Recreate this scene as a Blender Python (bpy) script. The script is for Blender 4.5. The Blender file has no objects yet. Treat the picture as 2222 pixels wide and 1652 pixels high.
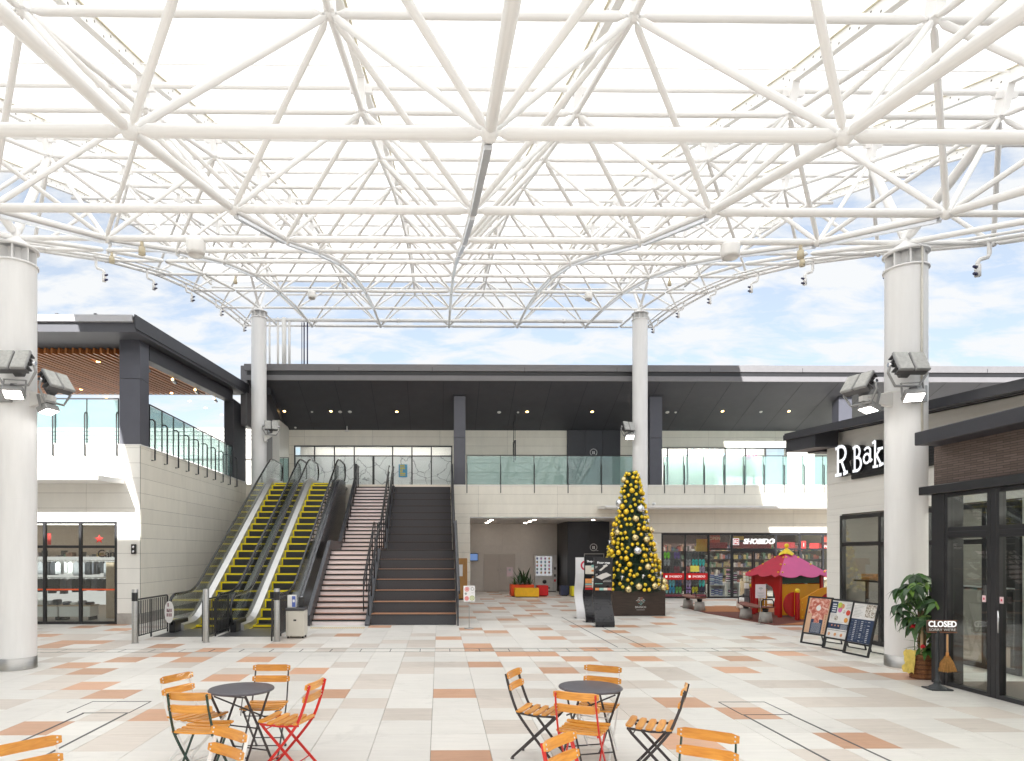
import bpy, math, random
from mathutils import Vector, Matrix

# ------------------------------------------------------------------ camera, sky, sun, exposure
scene = bpy.context.scene
col = scene.collection
EYE = 2.0                      # camera height above the plaza
FPX, CX, HY, YAW = 1450.0, 971.0, 1197.0, 0.012   # focal length, principal column, horizon row (2222 px wide frame), yaw
cam_d = bpy.data.cameras.new("camera")
cam = bpy.data.objects.new("camera", cam_d)
col.objects.link(cam)
cam.location = (0, 0, EYE)
cam.rotation_euler = (math.radians(90), 0, -YAW)
cam_d.sensor_fit = 'HORIZONTAL'
cam_d.sensor_width = 36.0
cam_d.lens = FPX / 2222 * 36
cam_d.shift_x = (1111 - CX) / 2222
cam_d.shift_y = (HY - 826) / 2222
cam_d.clip_start = 0.05
cam_d.clip_end = 3000
scene.camera = cam

SUN_DIR = Vector((0.30, 1.45, -0.76)).normalized()     # direction the light travels
sun_el = math.asin(-SUN_DIR.z)
sun_az = math.atan2(-SUN_DIR.x, -SUN_DIR.y)            # clockwise from +Y

world = bpy.data.worlds.new("World")
scene.world = world
world.use_nodes = True
wt = world.node_tree
wt.nodes.clear()
def wn(t, **kw):
    n = wt.nodes.new(t)
    for k, v in kw.items():
        setattr(n, k, v)
    return n
w_out = wn("ShaderNodeOutputWorld")
w_bg = wn("ShaderNodeBackground")
w_bg.inputs[1].default_value = 0.085
sky = wn("ShaderNodeTexSky", sky_type='NISHITA')
sky.sun_disc = False
sky.sun_elevation = sun_el
sky.sun_rotation = sun_az
sky.air_density = 1.0
sky.dust_density = 0.25
sky.ozone_density = 1.4
tc = wn("ShaderNodeTexCoord")
# thin high cloud: stretched noise on the dome, projected on a flat layer
sep = wn("ShaderNodeSeparateXYZ")
wt.links.new(tc.outputs['Generated'], sep.inputs[0])
zc = wn("ShaderNodeMath", operation='ADD'); zc.inputs[1].default_value = 0.22
wt.links.new(sep.outputs['Z'], zc.inputs[0])
dv = wn("ShaderNodeVectorMath", operation='DIVIDE')
cmb = wn("ShaderNodeCombineXYZ")
for i in range(3):
    wt.links.new(zc.outputs[0], cmb.inputs[i])
wt.links.new(tc.outputs['Generated'], dv.inputs[0])
wt.links.new(cmb.outputs[0], dv.inputs[1])
mp = wn("ShaderNodeMapping")
mp.inputs['Rotation'].default_value = (0, 0, 0.5)
mp.inputs['Scale'].default_value = (3.2, 5.6, 1.0)
wt.links.new(dv.outputs[0], mp.inputs[0])
n1 = wn("ShaderNodeTexNoise")
n1.inputs['Scale'].default_value = 1.7
n1.inputs['Detail'].default_value = 9
n1.inputs['Roughness'].default_value = 0.62
n1.inputs['Distortion'].default_value = 0.35
wt.links.new(mp.outputs[0], n1.inputs[0])
rmp = wn("ShaderNodeValToRGB")
rmp.color_ramp.elements[0].position = 0.40
rmp.color_ramp.elements[0].color = (0.46, 0.46, 0.46, 1)
rmp.color_ramp.elements[1].position = 0.58
rmp.color_ramp.elements[1].color = (0.97, 0.97, 0.97, 1)
wt.links.new(n1.outputs[0], rmp.inputs[0])
cmix = wn("ShaderNodeMixRGB")
wt.links.new(rmp.outputs[0], cmix.inputs[0])
wt.links.new(sky.outputs[0], cmix.inputs[1])
cmix.inputs[2].default_value = (4.9, 4.98, 5.05, 1)
wt.links.new(cmix.outputs[0], w_bg.inputs[0])
wt.links.new(w_bg.outputs[0], w_out.inputs[0])

sun_d = bpy.data.lights.new("sun", 'SUN')
sun_d.energy = 5.0
sun_d.angle = math.radians(0.6)
sun_d.color = (1.0, 0.985, 0.96)
sun = bpy.data.objects.new("sun", sun_d)
col.objects.link(sun)
sun.rotation_euler = SUN_DIR.to_track_quat('-Z', 'Y').to_euler()
sun.location = (-5, -30, 30)

scene.view_settings.view_transform = 'Standard'
scene.view_settings.look = 'None'
scene.view_settings.gamma = 1.0
scene.view_settings.use_curve_mapping = False
scene.view_settings.exposure = 1.2
scene.cycles.use_denoising = True
scene.cycles.max_bounces = 12
scene.cycles.diffuse_bounces = 8
scene.cycles.glossy_bounces = 4
scene.cycles.transmission_bounces = 8
scene.cycles.transparent_max_bounces = 16
scene.cycles.sample_clamp_indirect = 6.0
scene.cycles.caustics_reflective = False
scene.cycles.caustics_refractive = False

RND = random.Random(7)

# ------------------------------------------------------------------ pixel -> place (2222 x 1652 frame), used for surveying positions
def ray(x, y):
    u, v = (x - CX) / FPX, (HY - y) / FPX
    return Vector((math.sin(YAW) + u * math.cos(YAW), math.cos(YAW) - u * math.sin(YAW), v))
def at(x, y, Y):
    d = ray(x, y); t = Y / d.y
    return Vector((d.x * t, Y, EYE + d.z * t))
def ground(x, y, z=0.0):
    d = ray(x, y); t = (z - EYE) / d.z
    return Vector((d.x * t, d.y * t, z))

# ------------------------------------------------------------------ materials
MATS = {}
def nodes_of(name):
    m = bpy.data.materials.new(name)
    m.use_nodes = True
    nt = m.node_tree
    nt.nodes.clear()
    out = nt.nodes.new("ShaderNodeOutputMaterial")
    return m, nt, out
def hexc(h):
    h = h.lstrip('#')
    c = [int(h[i:i + 2], 16) / 255 for i in (0, 2, 4)]
    return tuple(x / 12.92 if x <= 0.04045 else ((x + 0.055) / 1.055) ** 2.4 for x in c)
def mat(name, color, rough=0.5, metal=0.0, var=0.12, scale=6.0, bump=0.0, bscale=60.0, stretch=(1, 1, 1), spec=0.5,
        objvar=0.0, coat=0.0, emit=None, estr=0.0, rvar=0.15):
    """Principled surface with noise in colour, roughness and (optional) relief."""
    if name in MATS:
        return MATS[name]
    m, nt, out = nodes_of(name)
    N, L = nt.nodes, nt.links
    b = N.new("ShaderNodeBsdfPrincipled")
    L.new(b.outputs[0], out.inputs[0])
    b.inputs['Metallic'].default_value = metal
    b.inputs['Specular IOR Level'].default_value = spec
    b.inputs['Coat Weight'].default_value = coat
    t = N.new("ShaderNodeTexCoord")
    mpn = N.new("ShaderNodeMapping")
    mpn.inputs['Scale'].default_value = stretch
    L.new(t.outputs['Object'], mpn.inputs[0])
    nz = N.new("ShaderNodeTexNoise")
    nz.inputs['Scale'].default_value = scale
    nz.inputs['Detail'].default_value = 6
    nz.inputs['Roughness'].default_value = 0.6
    L.new(mpn.outputs[0], nz.inputs[0])
    mr = N.new("ShaderNodeMapRange")
    mr.inputs[1].default_value = 0.25; mr.inputs[2].default_value = 0.75
    mr.inputs[3].default_value = 1 - var; mr.inputs[4].default_value = 1 + var
    L.new(nz.outputs[0], mr.inputs[0])
    fac = mr.outputs[0]
    if objvar:
        oi = N.new("ShaderNodeObjectInfo")
        m2 = N.new("ShaderNodeMapRange")
        m2.inputs[3].default_value = 1 - objvar; m2.inputs[4].default_value = 1 + objvar
        L.new(oi.outputs['Random'], m2.inputs[0])
        mm = N.new("ShaderNodeMath"); mm.operation = 'MULTIPLY'
        L.new(fac, mm.inputs[0]); L.new(m2.outputs[0], mm.inputs[1])
        fac = mm.outputs[0]
    vm = N.new("ShaderNodeVectorMath"); vm.operation = 'SCALE'
    vm.inputs[0].default_value = color[:3]
    L.new(fac, vm.inputs['Scale'])
    L.new(vm.outputs[0], b.inputs['Base Color'])
    rr = N.new("ShaderNodeMapRange")
    rr.inputs[3].default_value = max(0.02, rough * (1 - rvar)); rr.inputs[4].default_value = min(1, rough * (1 + rvar))
    L.new(nz.outputs[0], rr.inputs[0])
    L.new(rr.outputs[0], b.inputs['Roughness'])
    if bump:
        n2 = N.new("ShaderNodeTexNoise")
        n2.inputs['Scale'].default_value = bscale
        n2.inputs['Detail'].default_value = 4
        L.new(mpn.outputs[0], n2.inputs[0])
        bp = N.new("ShaderNodeBump")
        bp.inputs['Strength'].default_value = bump
        bp.inputs['Distance'].default_value = 0.01
        L.new(n2.outputs[0], bp.inputs['Height'])
        L.new(bp.outputs[0], b.inputs['Normal'])
    if emit:
        b.inputs['Emission Color'].default_value = (*emit, 1)
        b.inputs['Emission Strength'].default_value = estr
    MATS[name] = m
    return m
def emission(name, color, strength):
    if name in MATS:
        return MATS[name]
    m, nt, out = nodes_of(name)
    e = nt.nodes.new("ShaderNodeEmission")
    e.inputs[0].default_value = (*color, 1); e.inputs[1].default_value = strength
    nt.links.new(e.outputs[0], out.inputs[0])
    MATS[name] = m
    return m
def glass(name, tint=(1, 1, 1), refl=1.0, frost=0.0, frostcol=(0.8, 0.9, 0.88), rough=0.02):
    """Thin pane: tinted see-through, Fresnel mirror, optional milky film."""
    if name in MATS:
        return MATS[name]
    m, nt, out = nodes_of(name)
    N, L = nt.nodes, nt.links
    tr = N.new("ShaderNodeBsdfTransparent"); tr.inputs[0].default_value = (*tint, 1)
    gl = N.new("ShaderNodeBsdfGlossy"); gl.inputs['Roughness'].default_value = rough
    lw = N.new("ShaderNodeLayerWeight"); lw.inputs[0].default_value = 0.5
    pw = N.new("ShaderNodeMath"); pw.operation = 'POWER'; pw.inputs[1].default_value = 4.0
    L.new(lw.outputs['Facing'], pw.inputs[0])
    fm = N.new("ShaderNodeMath"); fm.operation = 'MULTIPLY_ADD'; fm.inputs[1].default_value = 0.80 * refl; fm.inputs[2].default_value = 0.055 * refl
    fm.use_clamp = True
    L.new(pw.outputs[0], fm.inputs[0])
    t = N.new("ShaderNodeTexCoord")
    nz = N.new("ShaderNodeTexNoise"); nz.inputs['Scale'].default_value = 0.8; nz.inputs['Detail'].default_value = 2
    L.new(t.outputs['Object'], nz.inputs[0])
    bp = N.new("ShaderNodeBump"); bp.inputs['Strength'].default_value = 0.03; bp.inputs['Distance'].default_value = 0.05
    L.new(nz.outputs[0], bp.inputs['Height'])
    L.new(bp.outputs[0], gl.inputs['Normal'])
    base = tr.outputs[0]
    if frost:
        df = N.new("ShaderNodeBsdfDiffuse"); df.inputs[0].default_value = (*frostcol, 1)
        tl = N.new("ShaderNodeBsdfTranslucent"); tl.inputs[0].default_value = (*frostcol, 1)
        md = N.new("ShaderNodeMixShader"); md.inputs[0].default_value = 0.5
        L.new(df.outputs[0], md.inputs[1]); L.new(tl.outputs[0], md.inputs[2])
        mf = N.new("ShaderNodeMixShader"); mf.inputs[0].default_value = frost
        L.new(tr.outputs[0], mf.inputs[1]); L.new(md.outputs[0], mf.inputs[2])
        base = mf.outputs[0]
    mx = N.new("ShaderNodeMixShader")
    L.new(fm.outputs[0], mx.inputs[0]); L.new(base, mx.inputs[1]); L.new(gl.outputs[0], mx.inputs[2])
    L.new(mx.outputs[0], out.inputs[0])
    MATS[name] = m
    return m

def wood(name, c1, c2, rough=0.45, scale=(1.2, 14, 14), coat=0.15, objvar=0.12):
    if name in MATS:
        return MATS[name]
    m, nt, out = nodes_of(name)
    N, L = nt.nodes, nt.links
    b = N.new("ShaderNodeBsdfPrincipled")
    L.new(b.outputs[0], out.inputs[0])
    b.inputs['Roughness'].default_value = rough
    b.inputs['Coat Weight'].default_value = coat
    t = N.new("ShaderNodeTexCoord")
    oi = N.new("ShaderNodeObjectInfo")
    ad = N.new("ShaderNodeVectorMath"); ad.operation = 'ADD'
    L.new(t.outputs['Object'], ad.inputs[0]); L.new(oi.outputs['Random'], ad.inputs[1])
    mpn = N.new("ShaderNodeMapping"); mpn.inputs['Scale'].default_value = scale
    L.new(ad.outputs[0], mpn.inputs[0])
    nz = N.new("ShaderNodeTexNoise"); nz.inputs['Scale'].default_value = 2.2; nz.inputs['Detail'].default_value = 8
    nz.inputs['Distortion'].default_value = 0.8
    L.new(mpn.outputs[0], nz.inputs[0])
    cr = N.new("ShaderNodeValToRGB")
    cr.color_ramp.elements[0].position = 0.32; cr.color_ramp.elements[0].color = (*c1, 1)
    cr.color_ramp.elements[1].position = 0.68; cr.color_ramp.elements[1].color = (*c2, 1)
    L.new(nz.outputs[0], cr.inputs[0])
    m2 = N.new("ShaderNodeMapRange"); m2.inputs[3].default_value = 1 - objvar; m2.inputs[4].default_value = 1 + objvar
    L.new(oi.outputs['Random'], m2.inputs[0])
    vm = N.new("ShaderNodeVectorMath"); vm.operation = 'SCALE'
    L.new(cr.outputs[0], vm.inputs[0]); L.new(m2.outputs[0], vm.inputs['Scale'])
    L.new(vm.outputs[0], b.inputs['Base Color'])
    bp = N.new("ShaderNodeBump"); bp.inputs['Strength'].default_value = 0.15; bp.inputs['Distance'].default_value = 0.004
    L.new(nz.outputs[0], bp.inputs['Height']); L.new(bp.outputs[0], b.inputs['Normal'])
    MATS[name] = m
    return m

# ------------------------------------------------------------------ mesh building
class MB:
    def __init__(self):
        self.v, self.f, self.m, self.s = [], [], [], []
        self.cur = 0; self.smooth = False
    def _add(self, vs, fs, smooth=None):
        o = len(self.v)
        self.v.extend([tuple(p) for p in vs])
        for f in fs:
            self.f.append([i + o for i in f]); self.m.append(self.cur)
            self.s.append(self.smooth if smooth is None else smooth)
        return self
    def box(self, x0, x1, y0, y1, z0, z1):
        x0, x1 = sorted((x0, x1)); y0, y1 = sorted((y0, y1)); z0, z1 = sorted((z0, z1))
        vs = [(x0, y0, z0), (x1, y0, z0), (x1, y1, z0), (x0, y1, z0), (x0, y0, z1), (x1, y0, z1), (x1, y1, z1), (x0, y1, z1)]
        return self._add(vs, [(0, 3, 2, 1), (4, 5, 6, 7), (0, 1, 5, 4), (1, 2, 6, 5), (2, 3, 7, 6), (3, 0, 4, 7)])
    def bbox(self, x0, x1, y0, y1, z0, z1, c=0.006):
        """box with chamfered edges"""
        x0, x1 = sorted((x0, x1)); y0, y1 = sorted((y0, y1)); z0, z1 = sorted((z0, z1))
        c = min(c, (x1 - x0) * .45, (y1 - y0) * .45, (z1 - z0) * .45)
        vs = []; idx = {}
        for sx in (0, 1):
            for sy in (0, 1):
                for sz in (0, 1):
                    X = (x0, x1)[sx]; Y = (y0, y1)[sy]; Z = (z0, z1)[sz]
                    ix = (1, -1)[sx] * c; iy = (1, -1)[sy] * c; iz = (1, -1)[sz] * c
                    for k, p in enumerate(((X, Y + iy, Z + iz), (X + ix, Y, Z + iz), (X + ix, Y + iy, Z))):
                        idx[(sx, sy, sz, k)] = len(vs); vs.append(p)
        fs = []
        for s in (0, 1):
            q = [(s, 0, 0), (s, 1, 0), (s, 1, 1), (s, 0, 1)]
            f = [idx[(a, b_, c_, 0)] for a, b_, c_ in q]; fs.append(f if s else f[::-1])
            q = [(0, s, 0), (0, s, 1), (1, s, 1), (1, s, 0)]
            f = [idx[(a, b_, c_, 1)] for a, b_, c_ in q]; fs.append(f if s else f[::-1])
            q = [(0, 0, s), (1, 0, s), (1, 1, s), (0, 1, s)]
            f = [idx[(a, b_, c_, 2)] for a, b_, c_ in q]; fs.append(f if s else f[::-1])
        for a in (0, 1):
            for b_ in (0, 1):
                f = [idx[(a, b_, 0, 0)], idx[(a, b_, 0, 1)], idx[(a, b_, 1, 1)], idx[(a, b_, 1, 0)]]
                fs.append(f if (a == b_) else f[::-1])
                f = [idx[(a, 0, b_, 0)], idx[(a, 0, b_, 2)], idx[(a, 1, b_, 2)], idx[(a, 1, b_, 0)]]
                fs.append(f[::-1] if (a == b_) else f)
                f = [idx[(0, a, b_, 1)], idx[(0, a, b_, 2)], idx[(1, a, b_, 2)], idx[(1, a, b_, 1)]]
                fs.append(f if (a == b_) else f[::-1])
                for c_ in (0, 1):
                    f = [idx[(a, b_, c_, 0)], idx[(a, b_, c_, 1)], idx[(a, b_, c_, 2)]]
                    fs.append(f if (a + b_ + c_) % 2 else f[::-1])
        return self._add(vs, fs)
    def quad(self, a, b, c, d):
        return self._add([a, b, c, d], [(0, 1, 2, 3)])
    def poly(self, pts):
        return self._add(pts, [tuple(range(len(pts)))])
    def slab(self, a, b, c, d, t):
        """thick quad; a..d counter-clockwise seen from the outside, t = thickness inwards"""
        a, b, c, d = map(Vector, (a, b, c, d))
        n = (b - a).cross(d - a).normalized() * t
        vs = [a, b, c, d, a - n, b - n, c - n, d - n]
        return self._add(vs, [(0, 1, 2, 3), (7, 6, 5, 4), (0, 4, 5, 1), (1, 5, 6, 2), (2, 6, 7, 3), (3, 7, 4, 0)])
    def prism(self, pts, ax, a0, a1):
        """extrude 2D polygon along axis ax ('x': pts=(y,z), 'y': pts=(x,z), 'z': pts=(x,y))"""
        def P(p, a):
            return {'x': (a, p[0], p[1]), 'y': (p[0], a, p[1]), 'z': (p[0], p[1], a)}[ax]
        n = len(pts)
        vs = [P(p, a0) for p in pts] + [P(p, a1) for p in pts]
        fs = [tuple(range(n))[::-1], tuple(range(n, 2 * n))]
        for i in range(n):
            j = (i + 1) % n
            fs.append((i, j, n + j, n + i))
        return self._add(vs, fs)
    def tube(self, p0, p1, r0, r1=None, n=10, caps=True):
        p0, p1 = Vector(p0), Vector(p1); r1 = r0 if r1 is None else r1
        d = (p1 - p0).normalized()
        a = d.orthogonal().normalized(); b = d.cross(a)
        vs = []
        for p, r in ((p0, r0), (p1, r1)):
            for i in range(n):
                t = 2 * math.pi * i / n
                vs.append(p + (a * math.cos(t) + b * math.sin(t)) * r)
        self._add(vs, [(i, (i + 1) % n, n + (i + 1) % n, n + i) for i in range(n)], True)
        if caps:
            o = len(self.v) - 2 * n
            self.f.append([o + i for i in range(n)][::-1]); self.m.append(self.cur); self.s.append(False)
            self.f.append([o + n + i for i in range(n)]); self.m.append(self.cur); self.s.append(False)
        return self
    def bar(self, p0, p1, w, h, up=(0, 0, 1)):
        """rectangular bar: w sideways, h along 'up'"""
        p0, p1 = Vector(p0), Vector(p1)
        d = (p1 - p0).normalized(); u = Vector(up)
        s = d.cross(u)
        if s.length < 1e-5:
            s = d.cross(Vector((0, 1, 0)))
        s.normalize(); u = s.cross(d).normalized()
        s *= w / 2; u *= h / 2
        vs = [p - s - u if k == 0 else p + s - u if k == 1 else p + s + u if k == 2 else p - s + u for p in (p0, p1) for k in range(4)]
        return self._add(vs, [(3, 2, 1, 0), (4, 5, 6, 7), (0, 1, 5, 4), (1, 2, 6, 5), (2, 3, 7, 6), (3, 0, 4, 7)])
    def path(self, pts, r, n=8, closed=False):
        """round tube along a polyline"""
        pts = [Vector(p) for p in pts]
        m = len(pts); rings = []
        ref = None
        for i, p in enumerate(pts):
            a = pts[(i - 1) % m] if (i > 0 or closed) else p
            b = pts[(i + 1) % m] if (i < m - 1 or closed) else p
            d = (b - a).normalized()
            if ref is None:
                ref = d.orthogonal().normalized()
            ref = (ref - d * ref.dot(d)).normalized()
            s = d.cross(ref)
            rr = r[i] if isinstance(r, (list, tuple)) else r
            rings.append([p + (ref * math.cos(2 * math.pi * k / n) + s * math.sin(2 * math.pi * k / n)) * rr for k in range(n)])
        vs = [q for rg in rings for q in rg]
        fs = []
        for i in range(m if closed else m - 1):
            j = (i + 1) % m
            for k in range(n):
                k2 = (k + 1) % n
                fs.append((i * n + k, i * n + k2, j * n + k2, j * n + k))
        self._add(vs, fs, True)
        if not closed:
            o = len(self.v) - len(vs)
            self.f.append([o + i for i in range(n)][::-1]); self.m.append(self.cur); self.s.append(False)
            self.f.append([o + (m - 1) * n + i for i in range(n)]); self.m.append(self.cur); self.s.append(False)
        return self
    def sweep(self, pts, prof, up=(0, 0, 1)):
        """sweep a closed 2D profile [(side, up)] along a polyline; the frame keeps 'up' as near to the given one as it can"""
        pts = [Vector(p) for p in pts]; m = len(pts); n = len(prof)
        vs = []
        for i, p in enumerate(pts):
            d = (pts[min(i + 1, m - 1)] - pts[max(i - 1, 0)]).normalized()
            s = d.cross(Vector(up)).normalized(); u = s.cross(d).normalized()
            vs += [p + s * a + u * b for a, b in prof]
        fs = [(i * n + k, i * n + (k + 1) % n, (i + 1) * n + (k + 1) % n, (i + 1) * n + k) for i in range(m - 1) for k in range(n)]
        fs += [tuple(range(n))[::-1], tuple((m - 1) * n + k for k in range(n))]
        return self._add(vs, fs)
    def lathe(self, prof, c=(0, 0, 0), n=20, a0=0.0, a1=2 * math.pi):
        full = abs(a1 - a0 - 2 * math.pi) < 1e-6
        steps = n if full else n + 1
        vs = []
        for r, z in prof:
            for i in range(steps):
                t = a0 + (a1 - a0) * i / n
                vs.append((c[0] + r * math.cos(t), c[1] + r * math.sin(t), c[2] + z))
        fs = []
        for j in range(len(prof) - 1):
            for i in range(n):
                i2 = (i + 1) % steps
                fs.append((j * steps + i, j * steps + i2, (j + 1) * steps + i2, (j + 1) * steps + i))
        return self._add(vs, fs, True)
    def sphere(self, c, r, n=12, m=8):
        prof = [(max(1e-4, r * math.sin(math.pi * i / m)), -r * math.cos(math.pi * i / m)) for i in range(m + 1)]
        return self.lathe(prof, c, n)
    def mesh(self, name, mats):
        me = bpy.data.meshes.new(name)
        me.from_pydata(self.v, [], self.f)
        if not isinstance(mats, (list, tuple)):
            mats = [mats]
        for x in mats:
            me.materials.append(x)
        me.polygons.foreach_set('material_index', self.m)
        me.polygons.foreach_set('use_smooth', self.s)
        me.update()
        return me

def tag(o, label=None, cat=None, group=None, kind=None):
    if label: o['label'] = label
    if cat: o['category'] = cat
    if group: o['group'] = group
    if kind: o['kind'] = kind
    return o
def thing(name, label, cat, loc=(0, 0, 0), rz=0.0, group=None):
    o = bpy.data.objects.new(name, None)
    o.empty_display_size = 0.2
    col.objects.link(o)
    o.location = loc; o.rotation_euler = (0, 0, rz)
    return tag(o, label, cat, group)
def root_of(o):
    while o.parent:
        o = o.parent
    return o
def build(mb, name, mats, parent=None, local=False):
    """one mesh object; geometry given in world space unless local"""
    if parent is not None and not local:
        r = root_of(parent)
        c, s = math.cos(-r.rotation_euler[2]), math.sin(-r.rotation_euler[2])
        lx, ly, lz = r.location
        mb.v = [((x - lx) * c - (y - ly) * s, (x - lx) * s + (y - ly) * c, z - lz) for x, y, z in mb.v]
    o = bpy.data.objects.new(name, mb.mesh(name, mats))
    col.objects.link(o)
    if parent is not None:
        o.parent = parent
    return o
def inst(name, me, parent, mtx):
    o = bpy.data.objects.new(name, me)
    col.objects.link(o)
    o.parent = parent
    o.matrix_local = mtx
    return o
def copy_tree(o, parent=None):
    c = o.copy()
    col.objects.link(c)
    c.parent = parent
    for ch in list(o.children):
        copy_tree(ch, c)
    return c
def struct(o):
    o['kind'] = 'structure'
    return o
def T(x, y, z):
    return Matrix.Translation((x, y, z))
def tube_mtx(p0, p1, r):
    p0, p1 = Vector(p0), Vector(p1); d = p1 - p0
    return Matrix.Translation(p0) @ d.to_track_quat('Z', 'Y').to_matrix().to_4x4() @ Matrix.Diagonal((r, r, d.length, 1))
_TXT = {}
def text_mesh(s, size, extrude, m, shear=0.0, width=1.0, align='CENTER', offset=0.0):
    """flat lettering in the XZ plane, facing -Y, as a mesh"""
    cu = bpy.data.curves.new("lettering", 'FONT')
    cu.body = s; cu.size = size; cu.extrude = extrude; cu.shear = shear; cu.offset = offset
    cu.align_x = align; cu.align_y = 'CENTER'; cu.resolution_u = 3
    o = bpy.data.objects.new("lettering", cu)
    col.objects.link(o)
    dg = bpy.context.evaluated_depsgraph_get()
    me = bpy.data.meshes.new_from_object(o.evaluated_get(dg))
    bpy.data.objects.remove(o); bpy.data.curves.remove(cu)
    me.transform(Matrix.Rotation(math.radians(90), 4, 'X') @ Matrix.Diagonal((width, 1, 1, 1)))
    me.materials.clear(); me.materials.append(m)
    return me
def text(name, s, size, extrude, m, parent, mtx, **kw):
    return inst(name, text_mesh(s, size, extrude, m, **kw), parent, mtx)

# common materials
M_white = mat('white_paint', (0.80, 0.79, 0.77), 0.38, var=0.03)
M_tube = mat('frame_paint', (0.80, 0.79, 0.778), 0.36, var=0.06, scale=2.5)
M_dark = mat('charcoal_panel', (0.036, 0.036, 0.044), 0.5, var=0.12, scale=3, objvar=0.06)
M_black = mat('black_paint', (0.018, 0.018, 0.02), 0.4, var=0.15)
M_frame = mat('black_aluminium', (0.022, 0.022, 0.025), 0.35, var=0.1)
M_steel = mat('brushed_steel', (0.43, 0.42, 0.405), 0.36, metal=1.0, var=0.1, stretch=(1, 1, 12))
M_chrome = mat('satin_alu', (0.72, 0.73, 0.75), 0.22, metal=1.0, var=0.05)
M_cream = mat('cream_panel', (0.80, 0.765, 0.675), 0.55, var=0.05, scale=2.4, bump=0.12, bscale=90, objvar=0.03, stretch=(1.6, 1.6, .45))
M_white_wall = mat('white_panel', (0.80, 0.785, 0.74), 0.55, var=0.04, scale=2.4, bump=0.1, bscale=90, objvar=0.02, stretch=(1.6, 1.6, .45))
M_conc = mat('concrete', (0.40, 0.385, 0.36), 0.75, var=0.18, scale=5, bump=0.25, bscale=40)
M_ceil = mat('soffit_board', (0.078, 0.079, 0.092), 0.62, var=0.15, scale=2, bump=0.1, bscale=30)
G_clear = glass('clear_glass', (0.94, 0.97, 0.96))
G_shop = glass('shop_glass', (0.90, 0.93, 0.92), refl=1.0)
G_rail = glass('green_rail_glass', (0.80, 0.92, 0.905), refl=1.3, frost=0.26, frostcol=(0.62, 0.84, 0.83))
E_down = emission('downlight_glow', (1.0, 0.62, 0.22), 6.0)
E_strip = emission('shop_light', (1.0, 0.95, 0.86), 32.0)
E_strip2 = emission('shop_light_soft', (1.0, 0.93, 0.82), 5.0)
E_led = emission('floodlight_glow', (1.0, 0.96, 0.9), 8.0)
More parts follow.
